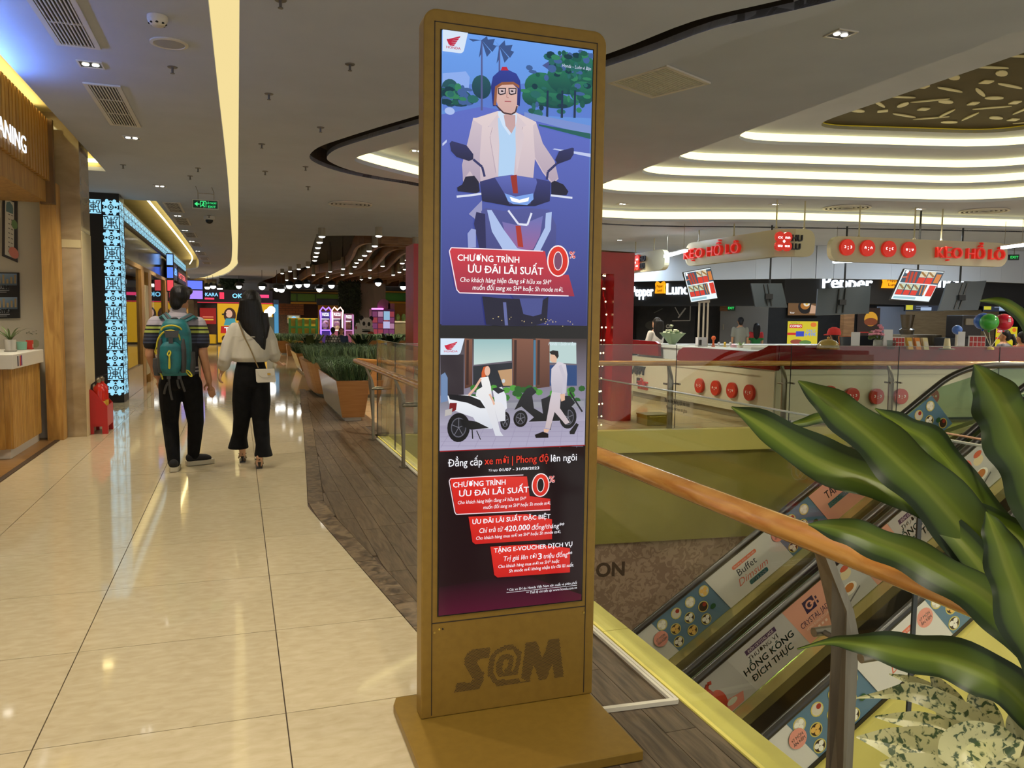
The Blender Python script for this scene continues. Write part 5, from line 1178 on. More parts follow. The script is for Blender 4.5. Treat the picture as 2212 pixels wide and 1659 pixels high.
for a_ in (la,ra):
    o_ = Vector((a_.x,a_.y,0)); b = MB(); b.tube([o_+Vector((0,-.035,.002)), o_+Vector((0,-.03,.06))], [.007,.016], 8); b.build('shoe_heel', mat('black_patent', C(16,14,14), .25), wo)
    MB().prism([(a_.x+u_,a_.y+v_) for u_, v_ in ((-.026,-.05),(.026,-.05),(.034,.08),(.02,.17),(-.01,.18),(-.03,.09))], .002, .014).build('shoe_sole', mat('black_patent', C(16,14,14), .25), wo)
    MB().tube([o_+Vector((-.036,.05,.03)), o_+Vector((-.02,.03,.085)), o_+Vector((.02,.03,.085)), o_+Vector((.036,.05,.03))], .008, 6).build('shoe_strap', mat('clear_strap', C(170,150,120), .3), wo); MB().tube([o_+Vector((-.034,.02,.08)), o_+Vector((0,-.045,.085)), o_+Vector((.034,.02,.08))], .005, 6).build('ankle_strap', mat('black_patent', C(16,14,14), .25), wo)
# ---- handbag
hb = thing('handbag', 'small white flap handbag on a chain strap across the back', 'handbag', tuple(J(1018,850,YW-.16)))
wl_ = mat('white_leather', C(222,214,196), .4); p, q = J(944,750,YW-.15), J(1092,846,YW-.15)
MB().extr([(p.x,q.z+.006),(p.x+.012,q.z-.004),(q.x-.006,q.z),(q.x,q.z+.012),(q.x-.014,p.z),(p.x-.006,p.z-.002)], (0,YW-.185,0), (1,0,0), (0,0,1), (0,.06,0)).build('bag_body', wl_, hb, bevel=.006)
MB().extr([(p.x+.022,p.z-.055),(p.x+.05,p.z-.078),(q.x-.05,p.z-.076),(q.x-.012,p.z-.045),(q.x-.016,p.z+.004),(p.x+.0,p.z+.002)], (0,YW-.191,0), (1,0,0), (0,0,1), (0,.008,0)).build('flap', wl_, hb, bevel=.002)
c_ = J(1040,788,YW-.195); MB().box(c_.x-.014,c_.x+.014,c_.y-.006,c_.y+.002,c_.z-.010,c_.z+.010).build('gold_clasp', mat('gold_metal', C(196,156,70), .25, .9), hb)
MB().tube(smooth_path([J(815,408,YW-.112),J(850,500,YW-.148),J(900,600,YW-.158),J(960,742,YW-.17)],5), .0055, 7).build('chain_strap', mat('gold_chain', C(150,126,84), .4, .6), hb, smooth=True)
MB().tube(smooth_path([J(815,408,YW-.112),J(822,394,YW-.05),J(830,392,YW+.02)],4), .0055, 7).build('chain_strap', mat('gold_chain', C(150,126,84), .4, .6), hb, smooth=True)
# ---- smaller figures
def figure(label, px, py_top, t, face_, shirt, trous, hair='short', hgt=None, skinm=skin, vox=.016, arms='down', dress=None, seat=False, group=None):
    """a person standing (or sitting) on the floor with the top of the head at pixel (px,py_top) at depth t"""
    top = dep(px, py_top, t); x, y, Hh = top.x, top.y, top.z; r = thing('person', label, 'person', (x,y,0), group)
    k = Hh/1.66 if not seat else 1.0; a = face_; f = Vector((math.cos(a),math.sin(a),0)); s = Vector((-f.y,f.x,0))*-1   # f facing, s right side
    o = Vector((x,y,0)); zh = Hh-.115*min(k,1); hc = Vector((x,y,zh)); kh = .97*min(1,k*1.03)
    sz = Hh-.30*k; hz_ = Hh-.80*k; b = MB(); ff = f if abs(f.y) > .7 or abs(f.x) > .7 else Vector((0,1 if f.y > 0 else -1,0))
    head(b, hc, kh, ff); limb(b, [hc-Vector((0,0,.06)), Vector((x,y,sz+.02))], [.05*k,.055*k], 8)
    def el(z, w, d): 
        return (x,y,z,math.hypot(w*s.x,d*f.x),math.hypot(w*s.y,d*f.y))
    loft(b, [el(hz_-.05*k,.14*k,.11*k),el(hz_+.1*k,.14*k,.1*k),el(sz-.12*k,.15*k,.10*k),el(sz,.15*k,.085*k),el(sz+.06*k,.06*k,.06*k)], 12)
    A_ = []
    for sd in (-1,1):
        sh = o + s*(sd*.185*k) + Vector((0,0,sz-.02*k))
        if arms == 'fwd': e = sh + s*(sd*.03*k) + f*.06*k - Vector((0,0,.26*k)); w_ = e + f*.22*k - s*(sd*.06*k) + Vector((0,0,.02*k))
        else: e = sh + s*(sd*.03*k) - Vector((0,0,.28*k)); w_ = e + f*.05*k - Vector((0,0,.24*k))
        limb(b, [sh,e,w_], [.045*k,.038*k,.027*k], 8); hand(b, w_, (w_-e), f if arms != 'fwd' else s*-sd, k, .5); A_.append((sh,e,w_))
    if seat: feet = [(o+s*(sd*.09)+f*.0+Vector((0,0,hz_)), o+s*(sd*.1)+f*.42+Vector((0,0,hz_-.02)), o+s*(sd*.1)+f*.44+Vector((0,0,.08))) for sd in (-1,1)]
    else: feet = [(o+s*(sd*.085*k)+Vector((0,0,hz_)), o+s*(sd*.09*k)+f*.02+Vector((0,0,hz_*.53)), o+s*(sd*.09*k)+Vector((0,0,.08))) for sd in (-1,1)]
    for h_,k_,a_ in feet: limb(b, [h_,k_,a_], [.078*k,.054*k,.038*k], 8); limb(b, [a_, a_+f*.12*k-Vector((0,0,.045))], [.036*k,.03*k], 7)
    blob('body', b, skinm, r, vox, 1); face(r, hc, kh, ff)
    b = MB(); loft(b, [el(hz_-(.0 if not dress else .35)*k,(.165 if not dress else .24)*k,(.125 if not dress else .2)*k),el(hz_+.12*k,.155*k,.12*k),el(sz-.12*k,.172*k,.12*k),el(sz-.01*k,.165*k,.10*k),el(sz+.05*k,.065*k,.065*k)], 14)
    for sh,e,w_ in A_: limb(b, [sh, sh+(e-sh)*.35, sh+(e-sh)*.7], [.058*k,.06*k,.062*k], 8)
    blob('shirt' if not dress else 'dress', b, shirt, r, vox, 1)
    b = MB(); loft(b, [el(hz_-.1*k,.13*k,.1*k),el(hz_+.06*k,.15*k,.115*k)], 12)
    for h_,k_,a_ in feet: limb(b, [h_,k_,a_], [.09*k,.07*k,.055*k], 8)
    blob('trousers', b, trous, r, vox, 1)
    b = MB(); b.ball(hc+Vector((0,0,.035))-ff*.02, (.088*kh,.1*kh,.095*kh), 14, 10); b.ball(hc-ff*.05-Vector((0,0,.02)), (.07*kh,.07*kh,.09*kh), 10, 8)
    if hair == 'long': 
        q = hc-ff*.06; loft(b, [(q.x,q.y,q.z-.38,.05,.04),(q.x,q.y,q.z-.25,.10,.06),(q.x,q.y,q.z-.05,.11,.075),(q.x,q.y,q.z+.05,.09,.08)], 12)
    if hair == 'tail': q = hc-ff*.11; b.tube([q+Vector((0,0,.03)), q-ff*.05-Vector((0,0,.08)), q-ff*.03-Vector((0,0,.28))], [.03,.035,.015], 8)
    blob('hair', b, black_hair, r, .014, 1)
    for h_,k_,a_ in feet: MB().tube([a_-f*.06-Vector((0,0,.04)), a_-Vector((0,0,.035)), a_+f*.14-Vector((0,0,.05))], [.035,.042,.028], 8, True, .8).build('shoe', shoeb, r, smooth=True)
    return r, hc, o, f, s, k
# ================================================================== FOOD COURT BEYOND THE VOID
FA, FB = (7.03,9.15), (11.43,8.75)                      # front line of the candy stall
redg = mat('deep_red_gloss', C(112,9,13), .22, spec=.3); offw = mat('offwhite_laminate', C(206,200,178), .35)
st = thing('candy_stall', 'white candy stall with glossy red top band and round smiling buttons', 'stall', (8.5,11,0))
yf = lambda x: FA[1]-.0909*(x-7.03)
MB().box(7.03,7.5,9.17,13.45,.10,.76).build('side_counter', offw, st); MB().box(7.06,7.5,9.4,13.4,.003,.10).build('plinth', mat('grey_plinth', C(130,124,108), .5), st)
MB().prism([(7.045,yf(7.03)+.02),(12.6,yf(12.6)+.02),(12.6,yf(12.6)+.6),(7.045,yf(7.03)+.6)], .06, .775).build('front_counter', offw, st)
b = MB()
for y0, y1, z0, z1 in ((9.17,9.46,.02,.76),(13.3,13.42,.1,.74),(9.46,13.3,.66,.74),(9.46,13.3,.1,.16)): b.box(7.012,7.03,y0,y1,z0,z1)
b.build('panel_frame', offw, st); b = MB()
for u0, u1, z0, z1 in ((0,.16,.08,.77),(.16,5.5,.70,.77),(.16,5.5,.06,.12)):
    b.prism([(7.03+u0,yf(7.03+u0)+.0),(7.03+u1,yf(7.03+u1)),(7.03+u1,yf(7.03+u1)+.02),(7.03+u0,yf(7.03+u0)+.02)], z0, z1)
b.build('panel_frame', offw, st)
# red band
prof = [(9.12,.76),(11.72,.76),(11.74,.82),(11.70,.93),(11.55,.985),(11.3,.995),(9.75,1.0),(9.55,1.01),(9.42,1.05),(9.30,1.10),(9.12,1.11)]
MB().extr([(p[0],p[1]) for p in prof], (6.99,0,0), (0,1,0), (0,0,1), (.06,0,0)).build('red_band', redg, st, bevel=.008)
MB().extr([(12.35,.80),(13.5,.80),(13.5,1.06),(12.5,1.06),(12.38,1.02)], (6.99,0,0), (0,1,0), (0,0,1), (.06,0,0)).build('red_band', redg, st, bevel=.008)
MB().prism([(7.03,yf(7.03)-.04),(12.6,yf(12.6)-.04),(12.6,yf(12.6)+.02),(7.03,yf(7.03)+.02)], .78, 1.11).build('red_band', redg, st, bevel=.008)
wtop = mat('white_worktop', C(206,212,216), .3)
MB().box(7.06,7.7,9.5,13.45,.96,1.0).build('worktop', wtop, st); MB().box(7.1,7.6,9.6,13.3,.76,.96).build('worktop_body', wtop, st)
MB().prism([(7.1,yf(7.1)+.12),(12.5,yf(12.5)+.12),(12.5,yf(12.5)+.7),(7.1,yf(7.1)+.7)], 1.02, 1.06).build('worktop', wtop, st); MB().prism([(7.2,yf(7.2)+.2),(12.4,yf(12.4)+.2),(12.4,yf(12.4)+.65),(7.2,yf(7.2)+.65)], .78, 1.02).build('worktop_body', wtop, st)
MB().box(7.3,12.0,13.2,13.7,0,.98).build('back_counter', wtop, st)
btn = mat('red_button', C(186,44,30), .35)
def facepic(kind, r):
    P = Pic(); w = r*.085
    for s_ in (-1,1):
        cx = s_*r*.42
        if kind == 0: P.line([(cx-.08*r,.16*r),(cx+.06*r,.16*r),(cx+.1*r,.04*r),(cx+.06*r,-.08*r),(cx-.08*r,-.08*r)], w, WHITE)
        if kind == 1: P.line([(cx-.1*r,-.08*r),(cx-.08*r,.1*r),(cx,.16*r),(cx+.08*r,.1*r),(cx+.1*r,-.08*r)], w, WHITE)
        if kind == 2: P.line([(cx-.1*r,.14*r),(cx-.08*r,-.04*r),(cx,-.1*r),(cx+.08*r,-.04*r),(cx+.1*r,.14*r)], w, WHITE)
        if kind == 3: P.line([(cx+.08*r,.16*r),(cx-.06*r,.16*r),(cx-.1*r,.04*r),(cx-.06*r,-.08*r),(cx+.08*r,-.08*r)], w, WHITE)
    P.ell(0,.06*r,.05*r,.07*r,WHITE,n=8); P.ell(0,-.2*r,.06*r,.08*r,WHITE,n=8); return P
def button(par, c, n, r, kind, m, depth=.05, lit=0.0, name='smile_button'):
    """round button on a wall: c centre on the wall, n outward normal"""
    n = Vector(n).normalized(); u = Vector((0,0,1)).cross(n).normalized()*1; c = Vector(c)
    b_ = MB(); b_.extr([(r*math.cos(2*PI*k/26), r*math.sin(2*PI*k/26)) for k in range(26)], c, u, (0,0,1), n*depth); o = b_.build(name, m, par, bevel=.006)
    facepic(kind, r).build('face_print', c+n*(depth+.001), u, (0,0,1), printmat('lit_face', 2.0) if lit else printmat('matt_print', 0, .5), o, eps=.0006); return o
for k, (px, py) in enumerate(((1514,833),(1549,838),(1584,843),(1622,848))): button(st, onx(px,py,7.03), (-1,0,0), .118, k if k < 2 else (2,3)[k-2], btn)
nf = Vector((-.0909,-1,0))
for k, (px, py) in enumerate(((1790,850),(1838,854),(1891,856),(1943,856),(2010,856))): button(st, onv(px,py,FA,FB), nf, .113, (0,0,0,0,1)[k], btn)
letters('lettering', 'HAPPY', onx(1395,810,7.03), (0,-1,0), (0,0,1), .15, mat('black_letter', C(30,28,26), .5), st, .03, bold=.04, width=.62, align='RIGHT')
letters('lettering', 'n', onx(1383,828,7.03), (0,-1,0), (0,0,1), .15, mat('black_letter', C(30,28,26), .5), st, .03, bold=.04, align='RIGHT'); letters('lettering', 'TỪNG', onx(1400,843,7.03), (0,-1,0), (0,0,1), .16, btn, st, .04, bold=.0, width=.36, align='RIGHT')
# ---- hanging sign boards
board = mat('cream_sign_board', C(190,182,152), .25); lred = mat('lit_red_letter', C(226,44,34), .4, emit=.28, ecol=C(230,44,30)); ldark = mat('dark_letter', C(20,24,40), .4)
def hang(name, label, segs, rods):
    """segs: list of (p0,p1) ground points with z range; a rounded board bent at corners"""
    r = thing(name, label, 'sign', (segs[0][0][0],segs[0][0][1],2.3))
    for (a, c, z0, z1, rl, rr) in segs:
        a, c = Vector((a[0],a[1],0)), Vector((c[0],c[1],0)); L_ = (c-a).length; u = (c-a).normalized(); n = Vector((u.y,-u.x,0))
        rad = (z1-z0)*.48; P = rounded([(0,z0),(L_,z0),(L_,z1),(0,z1)], [rad*rl,rad*rr,rad*rr,rad*rl], 6)
        MB().extr(P, a, u, (0,0,1), -n*.12).build('board', board, r)
    for x, y, z in rods: MB().tube([(x,y,z),(x,y,ceilz(x,y))], .014, 7).build('suspension_rod', mat('pale_rod', C(180,172,140), .4), r); MB().lathe([(.035,0),(.012,.04)],(x,y,z),8).build('rod_foot', mat('pale_rod', C(180,172,140), .4), r)
    return r
KS = 1.28; XS = 7.03*KS; GA, GB = (XS,FA[1]*KS), (FB[0]*KS,FB[1]*KS)         # the boards hang over the inner part of the stall
def r1y(x):
    P = [(2.35,10.78),(4.2,12.2),(6.59,13.76),(9.79,12.66),(14.6,11.6),(20,10.2)]
    for (a, b), (c, d) in zip(P[:-1], P[1:]):
        if x <= c: return b+(d-b)*(x-a)/(c-a)
    return 10
def ceilz(x, y): return H if y > r1y(x)-.05 else Z1
def gy(x): return GA[1]-.0909*(x-GA[0])
z0 = onx(1650,557,XS).z; z1 = onx(1640,501,XS).z; hb_ = z1-z0
yl = onx(1480,560,XS).y; xr = onv(1760,530,GA,GB).x
s2 = hang('hanging_sign', 'bent cream hanging sign with red KẸO HỒ LÔ lettering and emblem', [((XS,yl),(XS,GA[1]+.2),z0,z1,1,0),((XS,GA[1]+.2),(XS+.26,gy(XS+.26)),z0,z1,0,0),((XS+.26,gy(XS+.26)),(xr,gy(xr)),z0,z1,0,1)],
          [(XS+.06,onx(1505,500,XS).y,z1),(XS+.06,onx(1580,500,XS).y,z1),(onv(1681,500,GA,GB).x,gy(9.4)+.1,z1),(onv(1742,500,GA,GB).x,gy(9.9)+.1,z1)])
p = onx(1481,571,XS); q = onx(1600,552,XS)
letters('lettering', 'KẸO HỒ LÔ', (XS-.002,p.y-.02,z0+hb_*.30), (0,-1,0), (0,0,1), hb_*.42, lred, s2, .07, bold=.0, width=abs(q.y-p.y))
def emblem(par, c, n, s, lit):
    n = Vector(n).normalized(); u = Vector((0,0,1)).cross(n).normalized(); c = Vector(c); b_ = MB()
    for i in (-1,1):
        for j in (-1,1): b_.extr([(i*s*.48+s*.56*math.cos(2*PI*k/16), j*s*.52+s*.56*math.sin(2*PI*k/16)) for k in range(16)], c, u, (0,0,1), n*.05)
    o = b_.build('emblem', lred if lit else btn, par); P = Pic()
    for t, y in (('c:c  n:n',.30),('u:u  o:o',-.62)): P.text(t, 0, y*s, s*.34, WHITE, .04, align='CENTER', width=s*1.5)
    P.poly([(0,s*.2),(s*.18,0),(0,-s*.2),(-s*.18,0)], WHITE); P.build('emblem_print', c+n*.052, u, (0,0,1), printmat('lit_face', 2.0), o, eps=.0006)
    e = c + u*(s*1.12); V = Vector((0,0,1))
    letters('lettering', 'HU', e+V*(s*.10), u, (0,0,1), s*.72, ldark, par, .04, bold=.02); letters('lettering', 'LU', e-V*(s*.85), u, (0,0,1), s*.72, ldark, par, .04, bold=.02)
ec = onv(1690,526,GA,GB); emblem(s2, (ec.x,gy(ec.x),z0+hb_*.52), nf, .155, 1)
xl, xr3 = onv(1795,535,GA,GB).x, onv(2176,560,GA,GB).x
s3 = hang('hanging_sign', 'long straight cream hanging sign with four red smiling discs', [((xl,gy(xl)),(xr3,gy(xr3)),z0-.06,z1-.09,1,1)], [(onv(x,500,GA,GB).x,gy(onv(x,500,GA,GB).x)+.08,z1-.09) for x in (1863,1983,2042)])
for k, px in enumerate((1827,1871,1917,1960)):
    c = onv(px,541,GA,GB); button(s3, (c.x,gy(c.x),(z0+z1)/2-.05), nf, .145, (0,1,3,2)[k], lred, .06, 1, 'lit_disc')
a, c = onv(2018,565,GA,GB), onv(2165,570,GA,GB); letters('lettering', 'KẸO HỒ LÔ', (a.x,gy(a.x)-.002,z0+.07), (1,-.0909,0), (0,0,1), hb_*.42, lred, s3, .07, bold=.0, width=c.x-a.x)
y1_, y2_ = onx(1335,560,XS).y, onx(1436,560,XS).y
s1 = hang('hanging_sign', 'short cream hanging sign with red emblem beyond the red arch', [((XS,y1_),(XS,y2_),z0-.02,z1-.04,0,1)], [(XS+.06,y2_+1.5,z1-.04),(XS+.06,y2_+.6,z1-.04)])
emblem(s1, (XS-.002,onx(1377,562,XS).y,(z0+z1)/2-.03), (-1,0,0), .17, 1)
# ---- monitors on poles
def quad(label, pts, t, lit, pole=None, name='monitor', th=.05):
    r = thing(name, label, 'monitor', tuple(dep(*pts[0], t))); Q = [dep(x, y, t) for x, y in pts]   # TL TR BR BL
    n = (Q[1]-Q[0]).cross(Q[3]-Q[0]).normalized(); n = n if n.dot(_F) > 0 else -n
    MB().add(Q + [p+n*th for p in Q], [(0,1,2,3),(7,6,5,4),(0,4,5,1),(1,5,6,2),(2,6,7,3),(3,7,4,0)]).build('case', mat('monitor_back', C(48,58,68), .35) if not lit else mat('black_bezel', C(8,8,10), .25), r)
    fn = lambda u, v: (Q[3]*(1-u)+Q[2]*u)*(1-v) + (Q[0]*(1-u)+Q[1]*u)*v
    if lit:
        P = Pic(); P.rect(.02,.02,.98,.98,C(226,236,240)); P.rect(.05,.56,.98,.95,C(60,80,96)); P.rect(.05,.17,.75,.53,C(60,80,96)); rd = C(206,54,44)
        for k in range(3): P.poly([(.17+.09*k,.56),(.23+.09*k,.56),(.18+.09*k,.92),(.12+.09*k,.92)], C(176,60,44))
        for k in range(2): P.rect(.45+.19*k,.56,.62+.19*k,.75,rd); P.poly([(.45+.19*k,.76),(.62+.19*k,.76),(.62+.19*k,.95),(.45+.19*k,.95)], C(206,196,170)); P.line([(.46+.19*k,.92),(.61+.19*k,.79)],.05,C(150,110,60))
        for k in range(3): P.rect(.06+.18*k,.18,.21+.18*k,.33,rd); P.poly([(.06+.18*k,.34),(.21+.18*k,.34),(.21+.18*k,.52),(.06+.18*k,.52)], C(190,200,170)); P.line([(.07+.18*k,.5),(.2+.18*k,.37)],.05,C(140,110,70))
        P.line([(.62,.5),(.66,.2)],.03,C(200,120,60)); P.line([(.70,.52),(.74,.2)],.03,C(200,120,60)); P.rect(.80,.18,.96,.52,rd); P.rect(.84,.60,.96,.88,C(200,120,60)); P.rect(.05,.05,.6,.12,C(150,190,200)); P.ell(.1,.9,.04,.05,WHITE); P.line([(.03,.72),(.16,.74)],.03,C(214,120,90))
        P.build('menu_screen', Q[0], Q[1]-Q[0], Q[0]-Q[3], printmat('menu_lit', 1.15, .2), r, eps=.0006, fn=lambda u, v: fn(u, v)-n*.004)
    else:
        for k in (.38,.50): MB().tube([fn(k,.05)-n*.015, fn(k+.02,.95)-n*.015], .012, 6).build('mount_rail', mat('black_metal', C(16,18,20), .4), r)
        c_ = fn(.46,.45); MB().box(c_.x-.08,c_.x+.08,c_.y-.05,c_.y,c_.z-.05,c_.z+.05).build('mount_plate', mat('black_metal', C(16,18,20), .4), r)
    if pole: a_ = dep(*pole[0], t+.06); MB().tube([a_, Vector((a_.x,a_.y,ceilz(a_.x,a_.y)))], .018, 8).build('pole', mat('black_metal', C(16,18,20), .4), r)
    return r
quad('lit menu screen on white legs at the left of the candy stall', [(1475,588),(1535,577),(1551,645),(1492,654)], 13.2, True)
quad('dark monitor seen from behind left of the hanging food court pole', [(1622,612),(1689,612),(1701,664),(1632,663)], 15.5, False, ((1662,640),(1662,570)))
quad('large dark monitor back below the round red discs', [(1767,624),(1881,617),(1877,677),(1763,681)], 15.5, False, ((1823,640),(1823,560)))
quad('lit menu screen hanging slanted under the long cream sign', [(1953,580),(2041,586),(2007,653),(1922,647)], 15.0, True, ((1983,582),(1983,560)))
quad('dark slanted monitor back beside the balloons', [(2046,612),(2131,606),(2113,670),(2027,671)], 15.5, False, ((2072,640),(2072,575)))
fr2 = thing('screen_stand', 'white tubular stand under the lit menu screen', 'stand', tuple(dep(1515,746,13.25)))
for px in (1511,1521,1530): a_ = dep(px,652,13.25); MB().tube([a_, Vector((a_.x,a_.y,.99))], .016, 8).build('leg', white_paint, fr2)
MB().bar(dep(1508,652,13.25), dep(1533,651,13.25), .04, .04).build('top_bar', white_paint, fr2)
# ---- red arch with fairy lights
ra_ = thing('red_arch', 'tall red arch frame strung with tiny lights behind the far railing', 'arch', (3.6,10.3,0)); redm = noisy('red_panel', C(170,24,22), C(146,18,18), 2, .28)
x0 = ony(893,700,10.05).x
MB().box(4.96,5.27,10.05,10.55,0,2.36).build('pillar', redm, ra_); MB().box(x0,x0+.30,10.05,10.55,0,2.36).build('pillar', redm, ra_); MB().box(x0+.30,4.96,10.05,10.5,2.06,2.36).build('beam', redm, ra_)
MB().box(4.66,4.96,10.50,10.55,0,2.0).build('inner_panel', mat('dark_plum_panel', C(84,20,40), .3), ra_)
random.seed(2)
for s_ in range(2):
    pts = [Vector((4.80+.08*s_+random.uniform(-.03,.03),10.12+.05*s_,2.04-.18*k)) for k in range(12)]; MB().tube(pts, .003, 5).build('light_wire', mat('green_wire', C(30,40,24), .6), ra_)
    for k, p in enumerate(pts): MB().ball(p, .012, 7, 5).build('fairy_bulb', glow('warm_bulb', (1,.85,.45,1), 6), ra_)
g = thing('gold_box', 'small shiny gold box on the floor beside the red arch', 'box', (5.35,9.62,0)); gm = mat('gold_foil', C(150,134,50), .25, .7)
MB().box(5.22,5.60,9.48,9.78,.002,.13).build('body', gm, g, bevel=.006); MB().box(5.215,5.605,9.475,9.785,.13,.15).build('lid', gm, g)
# ---- restaurant behind
K = [(8.2,24.0),(12.4,17.1),(14.6,15.7),(17.5,15.1),(21,15.4),(23,16.5)]; kp = smooth_path([Vector((a,c,0)) for a,c in K], 5)
coolw = mat('cool_white_bulkhead', C(202,208,216), .4)
zb = [2.50]*6
def ribbon(P, z0, z1, th, m, name, par=None):
    b_ = MB()
    for a_, c_ in zip(P[:-1], P[1:]): b_.bar(Vector((a_.x,a_.y,(z0+z1)/2)), Vector((c_.x,c_.y,(z0+z1)/2)), th, z1-z0)
    o = b_.build(name, m, par); return o
structure(ribbon(kp, 2.50, 3.3, .12, coolw, 'wall_bulkhead'))
F0, F1, F2 = (9.0,25.0), (13.9,17.9), (27,15.2)
blkm = mat('black_fascia', C(20,20,22), .5); dkw = noisy('chalkboard_wall', C(20,19,19), C(28,26,25), 6, .8)
rest = structure(MB().prism([F0,F1,(F1[0]+.2,F1[1]+.3),(F0[0]+.2,F0[1]+.3)], 1.86, 2.62).build('wall_fascia', blkm)); MB().prism([F1,F2,(F2[0],F2[1]+.4),(F1[0]+.1,F1[1]+.4)], 1.95, 2.62).build('fascia_front', blkm, rest)
structure(MB().prism([(9.5,28.5),(15.4,21.4),(15.6,21.7),(9.7,28.8)], 0, 3.3).build('wall_restaurant', dkw)); structure(MB().prism([(15.4,21.4),(29,18.6),(29,18.9),(15.6,21.7)], 0, 3.3).build('wall_restaurant_back', dkw))
litl = mat('lit_white_sign', (.9,.95,1,1), .5, emit=2.2, ecol=(.80,.90,1,1)); ory = mat('lit_orange', C(240,160,20), .5, emit=1.0, ecol=C(246,166,24))
def sgn(a, c, items):
    u = (Vector(c)-Vector(a)); u = Vector((u.x,u.y,0)).normalized(); n = Vector((u.y,-u.x,0))
    for t, x0, yb, x1, yt, m_ in items:
        p, q, tp = onv(x0,yb,a,c), onv(x1,yb,a,c), onv(x0,yt,a,c); hgt = tp.z-p.z
        if t: letters('lettering', t, p+n*.02, u, (0,0,1), hgt, m_, rest, .05, bold=.01, width=(q-p).dot(u))
        else:
            w_ = (q-p).dot(u); P = [(0,0),(w_,0),(w_*.94,hgt*.45),(w_,hgt*.8),(w_*.85,hgt),(w_*.5,hgt*.8),(w_*.15,hgt),(0,hgt*.8),(w_*.06,hgt*.45)]
            o = MB().extr(P, p+n*.0, u, (0,0,1), n*.08).build('orange_emblem', m_, rest); pc = Pic(); pc.text('Pepper',w_*.5,hgt*.5,hgt*.22,C(150,50,20),.03,align='CENTER',width=w_*.6); pc.text('Lunch',w_*.5,hgt*.15,hgt*.22,C(150,50,20),.03,align='CENTER',width=w_*.5); pc.build('emblem_print', p+n*.085, u, (0,0,1), printmat('matt_print',0,.5), o)
sgn(F0, F1, [('Pepper',1366,640,1412,617,litl),(None,1417,634,1438,608,ory),('Lunch',1441,636,1500,611,litl)])
sgn(F1, F2, [('Pepper',1775,622,1882,594,litl),(None,1903,622,1950,594,ory),('Lunch',1985,620,2078,590,litl)])
def panel(name, label, x0, y0, x1, y1, a, c, m_, cat='poster', pic=None, th=.05, lit=0, legs=False):
    p, q = onv(x0,y1,a,c), onv(x1,y1,a,c); tp = onv(x0,y0,a,c); u = (q-p); L_ = u.length; u.normalize(); n = Vector((u.y,-u.x,0)); hgt = tp.z-p.z
    r = thing(name, label, cat, tuple(p)); MB().extr([(0,0),(L_,0),(L_,hgt),(0,hgt)], p, u, (0,0,1), n*th).build('panel', m_, r)
    if legs:
        for t_ in (.12,.88): e = p+u*(L_*t_); MB().tube([Vector((e.x,e.y,0)), e], .025, 6).build('leg', blk, r)
    if pic: pic(L_, hgt).build('print', p+n*(th+.002), u, (0,0,1), printmat('poster_lit', .9, .4) if lit else printmat('matt_print', 0, .5), r, eps=.0008)
    return r
G0, G1, G2 = (9.45,28.4), (15.38,21.3), (29,18.5)
panel('timber_panel', 'diagonal timber panel above the grey restaurant door', 1556,638,1603,672,G0,G1,noisy('diag_timber', C(120,76,36), C(84,50,24), 4, .5, (1,1,5), 3), 'panel', th=.06)
structure(MB().extr([(0,0),(1.5,0),(1.5,2.05),(0,2.05)], (onv(1555,740,G0,G1).x,onv(1555,740,G0,G1).y,0), (.64,-.768,0), (0,0,1), (-.046,-.038,0)).build('door_1', mat('grey_steel_door', C(110,108,104), .5)))
d_ = bpy.data.objects['door_1']; q_ = onv(1562,712,(9.35,28.3),(15.28,21.2)); MB().tube([q_, q_+Vector((0,0,.18))], .02, 7).build('door_handle', steel, d_)
def exitp(w, h): P = Pic(); P.rect(.01,.01,w-.01,h-.01,C(6,40,20)); P.text('EXIT',w/2,h*.3,h*.45,C(60,240,110),.05,align='CENTER',width=w*.8); return P
panel('exit_sign', 'green lit exit sign over the grey restaurant door', 1572,660,1588,671,(9.4,28.2),(15.3,21.1),blk, 'sign', exitp, .04, 1)
def chalk(w, h):
    P = Pic(); ck = C(150,146,138); random.seed(4)
    P.line([(w*.62,h*.55),(w*.92,h*.55),(w*.92,h*.95)],.03,ck); P.line([(w*.72,h*.62),(w*.84,h*.85)],.05,ck); P.line([(w*.66,h*.88),(w*.75,h*.66)],.03,ck); P.ell(w*.3,h*.45,.3,.16,C(60,58,54)); 
    for k in range(2): P.ell(w*(.55+.05*k),h*.42,.07,.07,ck); P.ell(w*(.55+.05*k),h*.42,.035,.035,C(22,20,20))
    for k in range(3): P.rect(w*.5,h*(.30-.03*k),w*.62,h*(.31-.03*k),C(100,96,90))
    P.ell(w*.7,h*.2,.1,.07,ck); P.ell(w*.78,h*.22,.08,.1,ck); P.line([(w*.3,h*.75),(w*.45,h*.85)],.03,C(80,78,72)); return P
panel('chalk_mural', 'black wall mural with white chalk drawings of cutlery', 1375,655,1500,742,(9.4,28.2),(15.3,21.1),dkw, 'mural', chalk, .03)
def burger(w, h): P = Pic(); P.rect(0,0,w,h,C(110,78,44)); P.ell(w*.55,h*.5,h*.42,h*.42,C(24,18,14)); P.ell(w*.55,h*.55,h*.28,h*.22,C(170,110,40)); P.ell(w*.6,h*.68,h*.2,h*.18,C(230,220,200)); P.ell(w*.6,h*.66,h*.08,h*.08,C(226,180,60)); P.poly([(w*.7,h*.1),(w*.95,h*.1),(w*.95,h*.5),(w*.75,h*.6)],C(200,160,130)); P.text('Your',w*.06,h*.1,h*.1,WHITE,.03); return P
panel('food_poster', 'poster of a pan dish with a hand above the yellow combo board', 1700,643,1766,681,G1,G2,blk, 'poster', burger, .05, 1)
